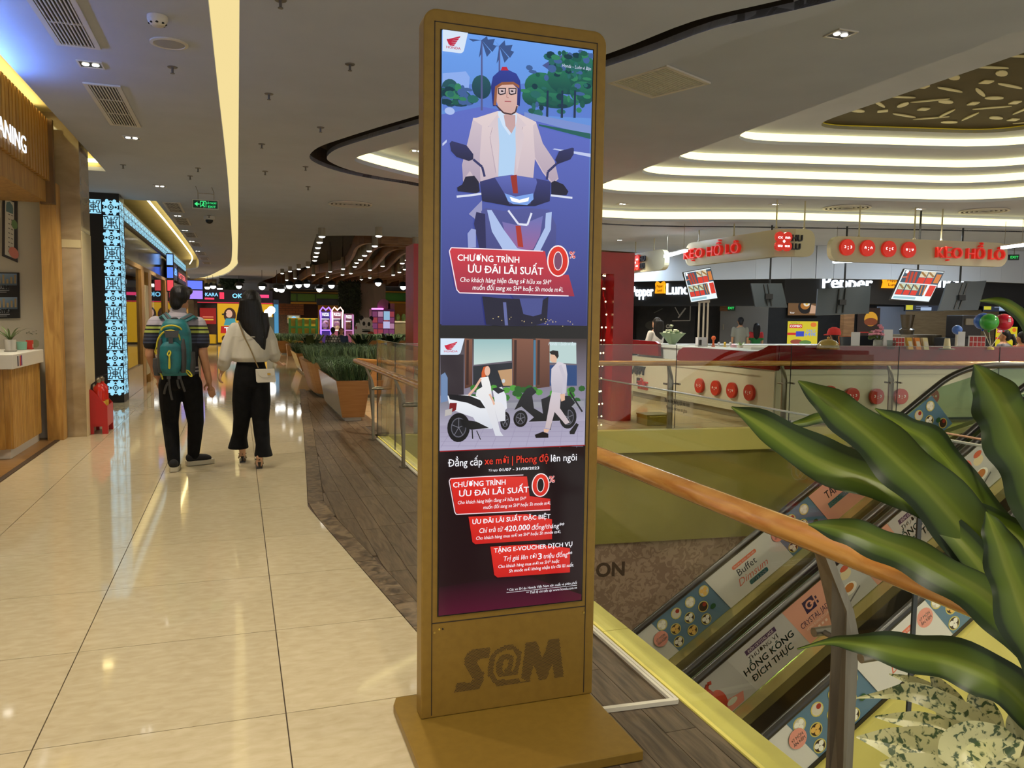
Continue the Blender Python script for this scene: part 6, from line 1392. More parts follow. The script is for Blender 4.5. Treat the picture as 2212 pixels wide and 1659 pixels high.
def combo(w, h):
    P = Pic(); P.rect(0,0,w,h,C(214,196,40)); P.rect(w*.06,h*.72,w*.48,h*.88,C(206,40,36)); P.text('COMBO',w*.08,h*.75,h*.1,WHITE,.05,width=w*.38); P.text('FAMILY',w*.1,h*.9,h*.06,C(60,120,60),.03,width=w*.3); P.rect(w*.28,h*.36,w*.55,h*.58,C(50,70,190)); P.rect(0,h*.42,w*.28,h*.52,C(206,40,36)); P.text('ONLY',w*.62,h*.56,h*.1,C(120,150,220),.05,width=w*.3); P.text('649K',w*.58,h*.38,h*.16,C(120,150,220),.05,width=w*.38)
    P.ell(w*.85,h*.86,w*.1,h*.1,C(226,120,40)); P.ell(w*.3,h*.14,w*.2,h*.1,C(150,70,50)); P.ell(w*.6,h*.1,w*.2,h*.1,C(90,130,60)); return P
panel('combo_board', 'bright yellow family combo board in front of the restaurant', 1697,694,1762,745,(13.2,17.2),(20,16.2),blk, 'board', combo, .06, 1, True)
cream_t = tiled('cream_wall_tiles', C(170,150,116), C(156,136,104), C(120,106,84), 1, .3, w=.3, h=.1, off=.5, vec='Generated')
panel('tiled_kitchen_wall', 'cream tiled kitchen wall behind the restaurant till', 1948,668,2150,750,(15.2,20.6),(29,18.0),noisy('cream_kitchen_tile', C(176,156,122), C(160,140,108), 3, .35, (1,1,8), 2, bump=.2), 'wall panel', th=.06)
panel('timber_column', 'dark timber column beside the black restaurant wall', 1812,670,1834,752,(14.6,19.5),(29,17.2),brown, 'column', th=.2)
panel('blue_grey_door', 'blue grey door panel behind the pink flowers', 1890,662,1950,752,(15.2,20.2),(29,17.6),mat('blue_grey', C(120,128,146), .5), 'door', th=.05)
def burger2(w, h): P = Pic(); P.rect(0,0,w,h,C(40,26,18)); P.ell(w*.6,h*.6,w*.3,h*.26,C(206,150,40)); P.ell(w*.6,h*.5,w*.3,h*.14,C(120,60,30)); P.rect(w*.1,h*.1,w*.8,h*.14,C(150,40,30)); return P
panel('burger_poster', 'dark poster of a burger left of the blue grey door', 1848,665,1896,725,(15.2,20.2),(29,17.6),blk, 'poster', burger2, .06, 1)
def menu(w, h):
    P = Pic(); P.rect(0,0,w,h,C(46,52,64)); P.rect(w*.02,h*.6,w*.2,h*.95,C(206,200,60)); P.rect(w*.02,h*.1,w*.2,h*.5,C(206,200,60)); P.ell(w*.8,h*.75,w*.12,h*.16,C(200,110,90))
    for k in range(4): P.rect(w*.28,h*(.2+.16*k),w*.6,h*(.26+.16*k),C(120,130,150))
    P.rect(w*.4,h*.05,w*.68,h*.32,C(170,190,220)); return P
panel('menu_board', 'lit menu board above the cream kitchen tiles', 1952,646,2035,672,(14.9,19.9),(29,17.2),blk, 'menu board', menu, .06, 1); panel('menu_board', 'lit menu board behind the balloons at the far right', 2120,633,2206,673,(14.9,19.9),(29,17.2),blk, 'menu board', menu, .06, 1)
panel('yellow_board', 'yellow promotion board behind the ponytailed person', 2146,706,2192,752,(14.5,18.5),(29,16.2),blk, 'board', combo, .05, 1, True)
# linear lamps
def tube_lamp(label, a_, c_):
    r = thing('linear_lamp', label, 'lamp', tuple(a_), 'linear lamps in the food court'); a_, c_ = Vector(a_), Vector(c_)
    MB().bar(a_, c_, .07, .05).build('diffuser', glow('cool_tube', (.80,.90,1,1), 5.0), r); MB().bar(a_+Vector((0,0,.035)), c_+Vector((0,0,.035)), .08, .02).build('housing', white_paint, r)
    for p in (a_*.9+c_*.1, a_*.1+c_*.9): MB().tube([p+Vector((0,0,.04)), Vector((p.x,p.y,3.3))], .004, 5).build('wire', steel, r)
p, q = dep(1437,554,17.5), dep(1482,541,15.2); tube_lamp('white linear lamp hanging beyond the bent cream sign', p, q); p, q = dep(1800,566,15.6), dep(1860,563,15.2); tube_lamp('short white linear lamp under the long cream sign', p, q); p, q = dep(2165,535,14.5), dep(2212,529,14.0); tube_lamp('white linear lamp beside the far right exit sign', p, q); tube_lamp('white linear lamp over the restaurant till', (16,17.5,2.9), (20,16.8,2.9)); tube_lamp('white linear lamp above the black restaurant wall', (11.5,22.5,2.9), (13.5,20,2.9))
panel('exit_sign', 'green lit exit sign at the far right of the food court', 2177,550,2198,562,(10,16),(20,13.5),blk, 'sign', exitp, .05, 1)
ex_ = [o for o in bpy.data.objects if o.get('label') == 'green lit exit sign at the far right of the food court'][0]; q_ = Vector(ex_.location)+Vector((.12,-.06,.1)); MB().tube([q_, Vector((q_.x,q_.y,H))], .008, 6).build('hanger_rod', steel, ex_)
# ---- things on the stall
def at(px, py, z): return onz(px, py, z)
def onto(px, t, z): p = dep(px, 740, t); return Vector((p.x, p.y, z))
wt = 1.061
card = lambda label, px, t, w, h, m_, pic=None, z=wt, nm='card_stand': _card(label, px, t, w, h, m_, pic, z, nm)
def _card(label, px, t, w, h, m_, pic, z, nm):
    p = onto(px, t, z); r = thing(nm, label, 'card', tuple(p)); u = Vector((.945,-.327,0)); MB().extr([(-w/2,.004),(w/2,.004),(w/2,h),(-w/2,h)], p, u, (0,.0,1), (.004,.012,0)).build('card', m_, r); MB().extr([(-w/2-.01,0),(w/2+.01,0),(w/2+.01,.06),(-w/2-.01,.06)], p, u, (.3,.9,0), (0,0,.006)).build('foot', white_paint, r)
    if pic: pic(w, h).build('print', p-u*(w/2)+Vector((-.003,-.008,0)), u, (0,0,1), printmat('matt_print',0,.5), r, eps=.0006)
def redmenu(w, h):
    P = Pic(); P.rect(0,0,w,h,C(220,216,214))
    for i in range(4):
        for j in range(2): P.rect(w*(.04+.24*i),h*(.14+.42*j),w*(.24+.24*i),h*(.5+.42*j),C(176,60,60))
    return P
wc = mat('white_card', C(214,216,222), .5)
card('white card in front of the yellow combo board', 1848, 11.2, .12, .24, wc); card('white upright card beside the pink flowers', 1918, 11.4, .13, .28, wc); card('tall white card left of the red menu card', 2077, 11.8, .10, .26, wc)
card('small red menu card right of the pink flowers', 1940, 11.7, .18, .17, wc, redmenu); card('red menu card in front of the balloons', 2110, 12.0, .25, .2, wc, redmenu)
# flowers
def bunch(label, px, t, z, petal, leafm, n, R_, wrap=None, vase=None, cat='flowers', nm='flower_bunch', sd=1):
    p = onto(px, t, z); r = thing(nm, label, cat, tuple(p)); random.seed(sd)
    if vase: MB().lathe([(.05,.002),(.075,.05),(.07,.12),(.06,.13)], p, 14).build('vase', vase, r, smooth=True)
    if wrap: MB().lathe([(.05,.002),(.16,.14),(.24,.22),(.2,.22),(.1,.12)], p, 11).build('wrapping', wrap, r)
    for k in range(n):
        a_ = random.uniform(0,2*PI); q_ = R_*math.sqrt(random.random()); c_ = p+Vector((q_*math.cos(a_),q_*math.sin(a_)*.6,.20+R_*.9*(1-q_/R_)*random.uniform(.5,1.2)))
        MB().tube([p+Vector((0,0,.1)), c_], .004, 5).build('stalk', leafm, r); b_ = MB()
        for j in range(5): b_.ball(c_+Vector((.018*math.cos(j*1.26),.018*math.sin(j*1.26),.004)), .017, 7, 5)
        b_.build('blossom', petal, r)
    b_ = MB()
    for k in range(n): a_ = random.uniform(0,2*PI); b_.ball(p+Vector((R_*.8*math.cos(a_),R_*.4*math.sin(a_),random.uniform(.14,.24))), (.035,.03,.012), 7, 5)
    b_.build('foliage', leafm, r)
bunch('white vase of pink flowers on the stall counter', 1898, 11.5, wt, mat('pink_petal', C(226,150,176), .6), leafg, 22, .19, vase=mat('pale_vase', C(180,186,180), .3))
bunch('green wrapped bouquet of white flowers held at the counter', 1452, 14.4, .985, mat('white_petal', C(206,214,186), .6), mat('deep_leaf', C(50,96,46), .6), 16, .18, wrap=mat('mint_paper', C(150,176,140), .6), cat='bouquet', nm='bouquet', sd=3)
p = onto(1789, 11.0, wt); r = thing('food_dome', 'wooden platter with clear dome at the stall corner', 'dome', tuple(p)); MB().lathe([(.15,.002),(.16,.02)], p, 18).build('platter', oak, r); MB().lathe([(.15,.02),(.145,.06),(.11,.11),(.04,.14)], p, 18).build('dome', mat('amber_dome', C(150,130,70), .15), r, smooth=True); MB().ball(p+Vector((0,0,.155)), .02, 8, 6).build('knob', oak, r)
p = onto(1832, 11.3, wt); r = thing('till_screen', 'tablet till with orange rim beside the red cap', 'till', tuple(p)); MB().extr([(-.09,.02),(.09,.02),(.09,.17),(-.09,.17)], p, (.945,-.327,0), (0,.2,1), (0,.02,0)).build('screen', mat('till_dark', C(56,64,76), .3), r); MB().extr([(-.1,.01),(.1,.01),(.1,.18),(-.1,.18)], p+Vector((0,.022,0)), (.945,-.327,0), (0,.2,1), (0,.01,0)).build('rim', mat('orange_rim', C(206,110,50), .4), r); MB().box(p.x-.06,p.x+.06,p.y,p.y+.08,p.z+.001,p.z+.02).build('foot', blk, r)
for k, (px, lab, c_) in enumerate(((1969,'tilted yellow snack box left of the cone holder',C(206,160,40)),(1986,'tilted orange snack box in the middle of the row',C(214,130,40)),(2003,'tilted pale snack box right of the row',C(206,196,150)))):
    p = onto(px, 11.3, wt); r = thing('snack_box', lab, 'snack box', tuple(p), 'tilted snack boxes on the stall'); MB().extr([(-.035,.0),(.035,0),(.0,.17),(-.07,.17)], p, (.945,-.327,0), (0,0,1), (.02,.06,0)).build('box', mat('snack_%d'%k, c_, .5), r); MB().extr([(-.03,.05),(.02,.05),(.0,.12),(-.05,.12)], p-Vector((.0006,.002,0)), (.945,-.327,0), (0,0,1), (0,.002,0)).build('label', white_paint, r)
p = onto(2046, 11.4, wt); r = thing('cone_stack', 'upturned stack of pale cups on a round tray', 'cups', tuple(p)); MB().lathe([(.10,.002),(.11,.02)], p, 16).build('tray', steel, r); MB().lathe([(.05,.02),(.035,.16),(.03,.165)], p, 14).build('cups', mat('pale_cup', C(206,196,160), .5), r, smooth=True)
p = onto(1925, 11.25, wt); r = thing('glass_jug', 'empty clear jug in front of the white card', 'jug', tuple(p)); MB().lathe([(.045,.002),(.05,.02),(.06,.13)], p, 14, caps=False).build('jug', glassmat('jug_glass', (.6,.66,.66,1)), r, smooth=True); MB().tube([p+Vector((.06,0,.11)), p+Vector((.09,0,.08)), p+Vector((.055,0,.04))], .006, 6).build('handle', glassmat('jug_glass'), r)
for k, (px, z, c_, lab) in enumerate(((1515,.985,wc,'white box with a picture beside the stand legs'),(1541,.985,mat('orange_toy',C(206,90,30),.5),'orange toy figure on the candy stall'),(1553,.985,wc,'tiny white chess-like figure nearest the orange toy'),(1566,.985,mat('yellow_toy',C(214,180,60),.5),'tiny yellow figure beside the pink dome'),(1578,.985,wc,'tiny white figure left of the pink dome'),(1584,.985,mat('pink_toy',C(206,150,170),.5),'small pink dome on the candy stall'))):
    p = onto(px, 13.3, z); r = thing('counter_figure', lab, 'figurine', tuple(p))
    if k == 0: MB().box(p.x-.09,p.x+.09,p.y-.04,p.y+.04,z,z+.17).build('carton', c_, r); MB().box(p.x-.07,p.x-.02,p.y-.042,p.y-.04,z+.03,z+.13).build('label', blk, r)
    elif k == 5: MB().lathe([(.06,0),(.06,.02),(.045,.05),(.01,.065)], p, 12).build('dome', c_, r, smooth=True); MB().lathe([(.065,0),(.065,.01)], p, 12).build('base', white_paint, r)
    else: hgt = .19 if k == 1 else .09; MB().lathe([(.03,0),(.03,hgt*.15),(.014,hgt*.4),(.018,hgt*.7)], p, 10).build('base', c_, r, smooth=True); MB().ball(p+Vector((0,0,hgt*.85)), hgt*.16+.008, 9, 6).build('head', c_, r)
p = onto(1600, 13.0, .985); r = thing('counter_plant', 'little spiky plant on the candy stall counter', 'plant', tuple(p)); pot(r, p, .04, .05, .05, white_paint); blades(r, p+Vector((0,0,.04)), 9, .16, .012, mat('pale_leaf', C(150,180,120), .5), .9, 6, .9, join=False)
# balloons
bw = onto(2140, 11.7, wt); bs = thing('balloon_weight', 'yellow balloon weight with three sticks on the stall', 'stand', tuple(bw)); MB().lathe([(.05,.002),(.05,.03),(.02,.05)], bw, 12).build('weight', mat('yellow_toy',C(214,180,60),.5), bs)
for k, (px, py, c_, lab, w_) in enumerate(((2124,694,C(40,96,196),'blue balloon half hidden behind the green one',.10),(2137,696,C(60,160,66),'green balloon on a stick over the stall',.10),(2168,696,C(196,30,60),'red balloon with a white print beside the green one',.10))):
    p = dep(px,py,11.7+.12*(k != 1)); r = thing('balloon', lab, 'balloon', tuple(p), 'balloons on the candy stall'); MB().ball(p, (.135,.125,.125), 18, 12).build('skin', mat('balloon_%d'%k, c_, .18), r, smooth=True); MB().tube([p-Vector((0,0,.12)), bw+Vector((.01*k,0,.05))], .005, 6).build('stick', white_paint, r); MB().lathe([(.004,0),(.02,-.03)], p-Vector((0,0,.115)), 8).build('knot', mat('balloon_%d'%k, c_, .18), r)
    if k == 2:
        for i in (-1,1):
            for j in (-1,1): MB().ball(p+Vector((i*.014-.03,-.121,.03+j*.014)), (.013,.004,.013), 8, 6).build('print_petal', wc, r)
# ---- people over there
whiteT = mat('white_cotton', C(206,202,196), .85); greyT = mat('grey_cotton', C(128,126,112), .85); dkT = mat('dark_cotton', C(28,28,32), .85)
figure('person with long dark hair in a white dress at the stall', 1418, 687, 15.0, 1.9, whiteT, whiteT, 'long', skinm=skin2, dress=True, arms='fwd')
figure('person in a grey T-shirt facing the restaurant door', 1600, 686, 21.0, 1.2, greyT, dkT, 'short')
vest = zramp('red_blue_vest', [(0,C(30,110,50)),(.98,C(180,40,40)),(1.28,C(40,50,150)),(1.6,C(40,50,150))])
figure('person with long hair in a red and blue vest', 1634, 699, 22.0, 1.2, vest, dkT, 'long')
_, hc, o_, f_, s_, k_ = figure('person in a red cap and white uniform behind the stall', 1802, 713, 13.2, 1.3, whiteT, dkT, 'short', arms='fwd')
rcap = bpy.data.objects.new('red_cap', None); bpy.data.objects.remove(rcap)
pr = [x for x in bpy.data.objects if x.get('label') == 'person in a red cap and white uniform behind the stall'][0]
MB().lathe([(.108,-.02),(.108,.03),(.085,.085),(.03,.11)], hc+Vector((0,0,.03)), 16).build('red_cap', mat('red_cap_cloth', C(206,50,50), .8), pr, smooth=True); MB().extr([(-.07,0),(.07,0),(.05,.1),(-.05,.1)], hc+Vector((0,.09,.02)), (1,0,0), (0,1,-.2), (0,0,.012)).build('cap_peak', mat('red_cap_cloth', C(206,50,50), .8), pr)
figure('person with a dark ponytail at the right end of the stall', 2170, 714, 13.6, 2.2, mat('grey_blue_cotton', C(110,112,124), .85), dkT, 'tail')
figure('person in a salmon top at the right picture edge', 2207, 718, 13.0, 1.6, mat('salmon_cotton', C(190,100,90), .85), dkT, 'short')

# kitchen machines behind the till
p = onto(2102, 16.2, 1.15); r = thing('coffee_machine', 'black coffee machine behind the balloons', 'coffee machine', (p.x,p.y,0)); MB().box(p.x-.5,p.x+.5,p.y,p.y+.5,0,1.15).build('stand', blk, r); MB().box(p.x-.26,p.x+.26,p.y+.05,p.y+.45,1.15,1.62).build('body', mat('machine_black', C(30,28,28), .3), r, bevel=.02); MB().box(p.x-.2,p.x+.2,p.y+.02,p.y+.05,1.42,1.55).build('front_panel', steel, r)
p = onto(1978, 16.6, 1.2); r = thing('blender_jug', 'tall dark blender jug in front of the cream kitchen tiles', 'blender', (p.x,p.y,0)); MB().box(p.x-.4,p.x+.7,p.y,p.y+.5,0,1.2).build('stand', steel, r); MB().lathe([(.13,0),(.15,.1),(.10,.14),(.14,.42)], (p.x,p.y+.25,1.2), 14).build('jug', mat('smoked_jug', C(70,62,50), .2), r, smooth=True)
p = onto(2066, 12.6, 1.061); r = thing('blue_ball_toy', 'blue and white round toy behind the cups', 'toy', tuple(p)); MB().ball(p+Vector((0,0,.28)), .075, 14, 9).build('ball', mat('blue_toy', C(70,110,190), .3), r, smooth=True); MB().tube([p, p+Vector((0,0,.22))], .02, 8).build('post', white_paint, r)
# ================================================================== CEILING FITTINGS
dkgap = mat('vent_dark', C(24,24,26), .7)
def vent(y0, y1, lab, x0=-1.165, x1=-.885):
    r = thing('air_vent', lab, 'vent', ((x0+x1)/2,(y0+y1)/2,H), 'rectangular ceiling vents over the walkway'); b = MB(); f = .035
    for q in ((x0,x0+f,y0,y1),(x1-f,x1,y0,y1),(x0+f,x1-f,y0,y0+f),(x0+f,x1-f,y1-f,y1)): b.box(q[0],q[1],q[2],q[3],H-.014,H-.001)
    b.build('frame', white_paint, r); MB().box(x0+f,x1-f,y0+f,y1-f,H-.003,H-.001).build('dark_back', dkgap, r)
    for k in range(9): x = x0+f+.006+k*(x1-x0-2*f)/9; MB().box(x,x+.009,y0+f,y1-f,H-.012,H-.003).build('slat', white_paint, r)
    for k in (1,2): y = y0+(y1-y0)*k/3; MB().box(x0+f,x1-f,y-.006,y+.006,H-.0125,H-.003).build('crossbar', white_paint, r)
vl = ['nearest vent, cut by the top picture edge','vent between the two double downlights','first of the far vents, left of the exit sign','second of the far vents past the exit sign','third of the far vents past the exit sign','fourth of the far vents past the exit sign','fifth of the far vents past the exit sign','sixth of the far vents past the exit sign','seventh and last of the far row of vents']
for k, (a_, c_) in enumerate(((5.0,6.45),(7.42,8.93),(14.66,16.0),(16.9,18.2),(19.8,21.0),(22.5,23.7),(25.8,27.0),(28.2,29.4),(30.6,31.8))): vent(a_, c_, 'white slatted ceiling '+vl[k])
spr = mat('sprinkler_metal', C(110,106,100), .4, .7)
def sprinkler(x, y, z, lab, n):
    r = thing('sprinkler', lab, 'sprinkler', (x,y,z), 'ceiling sprinklers'); MB().lathe([(.034,-.006),(.038,0)], (x,y,z), 12).build('rosette', spr, r); MB().tube([(x,y,z-.005),(x,y,z-.045)], .009, 7).build('stem', spr, r); MB().lathe([(.016,-.05),(.016,-.046)], (x,y,z), 10).build('deflector', spr, r)
sp = [(.82,6.16,'to the upper left of the totem'),(.28,7.22,'nearest the right edge of the light strip'),(.81,8.28,'in front of the curved dark slot'),(.28,9.32,'right of the strip, second along'),(.84,10.5,'just left of the slot tip'),(.37,11.04,'right of the strip, third along'),(-.44,6.73,'below the round speaker'),(.27,5.09,'at the top edge of the picture'),(1.0,12.08,'beyond the slot tip'),(-.58,11.82,'left of the strip, second of the pair'),(-.45,11.15,'left of the strip, first of the pair'),(-1.34,11.29,'nearest the warm shop recess'),(-.48,16.3,'just past the exit sign')]
for k, (x, y, l) in enumerate(sp): sprinkler(x, y, H, 'small metal ceiling sprinkler '+l, k)
r = thing('smoke_detector', 'white dome smoke detector left of the ceiling light strip', 'detector', (-.45,5.64,H)); MB().lathe([(.062,-.001),(.062,-.025),(.05,-.05),(.034,-.062)], (-.45,5.64,H), 18).build('housing', white_paint, r, smooth=True)
for k in range(8): a_ = k*PI/4; MB().ball((-.45+.046*math.cos(a_),5.64+.046*math.sin(a_),H-.049), (.011,.011,.006), 7, 5).build('slot', dkgap, r)
r = thing('ceiling_speaker', 'round white ceiling speaker below the smoke detector', 'speaker', (-.42,6.15,H)); MB().lathe([(.125,-.001),(.125,-.010),(.105,-.014),(.10,-.008)], (-.42,6.15,H), 26).build('ring', white_paint, r, smooth=True); MB().lathe([(.102,-.009),(.06,-.013),(.001,-.014)], (-.42,6.15,H), 26).build('grille', mat('speaker_mesh', C(150,148,146), .7), r)
def roundvent(x, y, z, R_, lab):
    r = thing('round_diffuser', lab, 'vent', (x,y,z), 'round ceiling diffusers')
    for k in range(5): q = R_*(1-.19*k); MB().lathe([(q,-.004-.006*(k%2)),(q,-.02),(q*.9,-.02),(q*.9,-.004)], (x,y,z), 28, caps=False).build('ring', white_paint, r)
    MB().lathe([(R_,-.002),(R_,-.001)], (x,y,z), 28).build('dark_back', dkgap, r)
roundvent(1.81,13.6,H,.36,'round ring diffuser in the ceiling left of the totem'); roundvent(10.65,12.04,Z1,.42,'round ring diffuser above the long cream sign, left one'); roundvent(13.2,11.35,Z1,.42,'round ring diffuser above the long cream sign, right one')
# square return grille in the recess
g = thing('return_grille', 'square slatted return grille in the recessed ceiling right of the totem', 'vent', (3.58,6.46,Z1)); c_ = Vector((3.58,6.46)); u_ = Vector((.22,-.53)).normalized(); v_ = Vector((.55,.26)).normalized()
for k in range(18): p = c_ + u_*(-.27+.0318*k); a_ = p - v_*.29; e_ = p + v_*.29; MB().bar((a_.x,a_.y,Z1-.012),(e_.x,e_.y,Z1-.012), .016, .008).build('slat', mat('grille_white', C(190,186,160), .5), g)
for s_ in (-1,1):
    a_, e_ = c_+u_*(s_*.31)-v_*.34, c_+u_*(s_*.31)+v_*.34; MB().bar((a_.x,a_.y,Z1-.01),(e_.x,e_.y,Z1-.01), .04, .016).build('frame', white_paint, g); a_, e_ = c_+v_*(s_*.32)-u_*.3, c_+v_*(s_*.32)+u_*.3; MB().bar((a_.x,a_.y,Z1-.01),(e_.x,e_.y,Z1-.01), .04, .016).build('frame', white_paint, g)
# exit sign
Yx = 12.7; a_, c_ = ony(415,430,Yx), ony(472,453,Yx)
r = thing('exit_sign', 'green lit hanging exit sign with arrow and running figure', 'sign', ((a_.x+c_.x)/2,Yx,c_.z)); MB().box(a_.x,c_.x,Yx,Yx+.03,c_.z,a_.z).build('case', mat('sign_case', C(190,190,180), .4), r)
w, h = c_.x-a_.x, a_.z-c_.z; P = Pic(); gr = C(70,250,140); P.rect(.012,.012,w-.012,h-.012,C(6,30,18)); P.line([(w*.12,h*.5),(w*.28,h*.5)],h*.12,gr); P.poly([(w*.08,h*.5),(w*.2,h*.76),(w*.2,h*.24)],gr)
P.line([(w*.31,h*.18),(w*.31,h*.82),(w*.52,h*.82),(w*.52,h*.18)],h*.06,gr); P.ell(w*.43,h*.68,h*.08,h*.08,gr,n=9); P.line([(w*.43,h*.6),(w*.40,h*.42),(w*.46,h*.30),(w*.44,h*.18)],h*.09,gr); P.line([(w*.40,h*.42),(w*.34,h*.28)],h*.08,gr); P.line([(w*.36,h*.52),(w*.48,h*.54)],h*.07,gr)
P.text('LỐI THOÁT',w*.55,h*.56,h*.2,gr,.03,width=w*.38); P.text('EXIT',w*.60,h*.16,h*.24,gr,.04,width=w*.3); P.build('lit_face', (a_.x,Yx-.002,c_.z), (1,0,0), (0,0,1), printmat('exit_lit', 1.0, .4), r)
for x in (a_.x+.08,c_.x-.06): MB().tube([(x,Yx+.015,a_.z),(x,Yx+.015,H-.08),(x-.03,Yx+.015,H)], .005, 6).build('hanger_wire', steel, r)
MB().bar((a_.x+.08,Yx+.015,H-.10),(c_.x-.06,Yx+.015,H-.10), .008, .008).build('hanger_bar', steel, r)
p = onz(452,474,H-.06); r = thing('dome_camera', 'white ceiling dome camera below the exit sign', 'camera', (p.x,p.y,H)); MB().lathe([(.10,-.001),(.10,-.05),(.085,-.07)], (p.x,p.y,H), 18).build('housing', white_paint, r, smooth=True); MB().ball((p.x,p.y,H-.075), .07, 14, 9).build('dome', blk, r, smooth=True)
# ================================================================== FAR HALL
lampg = glow('lamp_white', (1,.97,.9,1), 7)
s_ = .241
cy = [(1225,460),(1205,512),(1190,560),(1180,605),(1170,640),(1160,675),(1735,455),(1700,545),(1650,590),(1608,630),(1570,668),(1537,695),(1520,730),(1990,672),(1945,700),(2065,535),(1770,725),(1415,750),(1300,775),(1150,805),(985,835),(910,850),(870,790),(940,772),(1018,752),(1100,732),(1410,803),(1485,790),(1657,760),(1580,845),(1655,830),(1865,805),(1920,780),(1970,755),(1275,825)]
for k, (x, y) in enumerate(cy):
    p = onz(400+x*s_, 400+y*s_, 3.12)
    if p.y > 46: p = dep(400+x*s_, 400+y*s_, 44)
    r = thing('cylinder_lamp', 'white cylinder ceiling lamp between the brown timber fins', 'lamp', tuple(p), 'cylinder lamps among the timber fins'); MB().lathe([(.075,0),(.075,.42)], p, 10).build('barrel', mat('lamp_barrel', C(150,140,120), .5), r); MB().ball(p, (.07,.07,.03), 9, 6).build('lens', lampg, r); MB().tube([p+Vector((0,0,.42)), Vector((p.x,p.y,4.25))], .01, 5).build('stem', blk, r)
pn = [(625,616),(645,614),(663,613),(690,623),(716,615),(817,610),(871,618),(889,625),(448,619),(460,617),(475,622),(516,617),(566,618),(598,622),(608,624)]
for k, (x, y) in enumerate(pn):
    p = dep(x, y, 33 if k not in (8,9,10,11) else 38); r = thing('pendant_lamp', 'black dome pendant lamp with white globe in the far hall', 'lamp', tuple(p), 'black dome pendants in the far hall')
    MB().lathe([(.20,-.02),(.19,.06),(.13,.14),(.03,.18)], p, 14).build('shade', blk, r, smooth=True); MB().ball(p-Vector((0,0,.03)), .125, 10, 7).build('globe', lampg, r); MB().tube([p+Vector((0,0,.17)), Vector((p.x,p.y,4.25 if p.x > 1.9 else 3.3))], .008, 5).build('cord', blk, r)
YE = 44.0
def wallrect(name, x0, y0, x1, y1, Y, m_, th=.2, par=None):
    a_, c_ = ony(x0,y0,Y), ony(x1,y1,Y); o = MB().box(a_.x,c_.x,Y,Y+th,max(0,c_.z),a_.z).build(name, m_, par); return o
e0 = wallrect('wall_far', 380, 590, 470, 746, YE+1.6, noisy('pale_timber_wall', C(150,126,88), C(130,106,70), 2, .6)); structure(e0)
structure(wallrect('wall_far', 418, 628, 480, 746, YE+1, noisy('brown_herringbone', C(96,68,46), C(66,46,32), 14, .6, (1,1,1), 2)))
f1 = wallrect('fascia', 416, 622, 482, 650, YE+.9, blk, .1, e0); a_ = ony(440,641,YE+.88); letters('lettering', "PAIK's", a_, (1,0,0), (0,0,1), .34, mat('lit_warm_letter', (1,.9,.8,1), .5, emit=3, ecol=(1,.88,.75,1)), e0, .05, width=.95)
hedge = noisy('hedge_green', C(40,58,30), C(16,26,14), 18, .9, bump=.6)
def hedgewall(label, x0, y0, x1, y1, Y, n=1200, sd=1):
    a_, c_ = ony(x0,y0,Y), ony(x1,y1,Y); r = thing('green_wall', label, 'green wall', ((a_.x+c_.x)/2,Y,max(0,c_.z))); MB().box(a_.x,c_.x,Y,Y+.9,max(.0,c_.z),a_.z).build('backing', hedge, r); random.seed(sd); b = MB()
    for k in range(n):
        p = Vector((random.uniform(a_.x-.05,c_.x+.05), Y-random.uniform(0,.12), random.uniform(max(0,c_.z),a_.z))); s1 = random.uniform(.06,.15); t = random.uniform(0,6.28); u = Vector((math.cos(t),-.4,math.sin(t)))*s1; v = Vector((-math.sin(t),-.3,math.cos(t)))*s1*.4; b.add([p-u,p+v,p+u,p-v],[(0,1,2,3)])
    tag(b.build('foliage', hedge, r), kind='stuff')
hedgewall('dark green plant wall right of the karaoke booth', 478, 600, 524, 645, YE, 500, 2); hedgewall('tall dark green planted column in the far hall', 735, 608, 776, 735, 40, 1500, 3)
structure(wallrect('wall_column', 523, 612, 583, 746, 42.6, mat('pale_column', C(176,178,184), .6), 1.2)); structure(wallrect('wall_column', 776, 612, 833, 735, 40.2, noisy('concrete_column', C(134,124,116), C(118,110,104), 3, .7, (1,1,.2)), 1.2))
brickm = tiled('small_brick', C(140,84,52), C(120,70,44), C(90,60,44), 1, .7, w=.35, h=.12, off=.5, mortar=.015, rot=(PI/2,0,0))
fb_ = structure(wallrect('wall_far', 583, 655, 656, 680, YE+.5, brickm)); wallrect('herringbone_panel', 583, 679, 640, 735, YE+.5, noisy('brown_herringbone', C(96,68,46), C(66,46,32), 14, .6), .2, fb_); wallrect('fascia', 583, 630, 632, 656, YE+.45, blk, .2, fb_); wallrect('dark_interior', 640, 655, 690, 735, YE+.9, mat('dark_interior', C(44,24,20), .7), .2, fb_)
gf = structure(wallrect('wall_far', 628, 634, 738, 652, YE, mat('green_fascia', C(74,120,40), .5))); wallrect('yellow_cornice', 628, 630, 740, 634, YE-.1, mat('yellow_trim', C(206,150,40), .5), .1, gf); wallrect('yellow_lintel', 628, 652, 686, 657, YE-.05, mat('yellow_trim', C(206,150,40), .5), .1, gf); wallrect('navy_band', 684, 645, 738, 660, YE-.06, mat('navy_band', C(34,42,60), .5), .1, gf); wallrect('yellow_wall', 687, 659, 738, 745, YE-.02, mat('ochre_wall', C(176,116,24), .6), .1, gf)
for x in (640,680): wallrect('green_stile', x, 635, x+3, 652, YE-.05, mat('dark_green', C(34,66,24), .5), .05, gf)
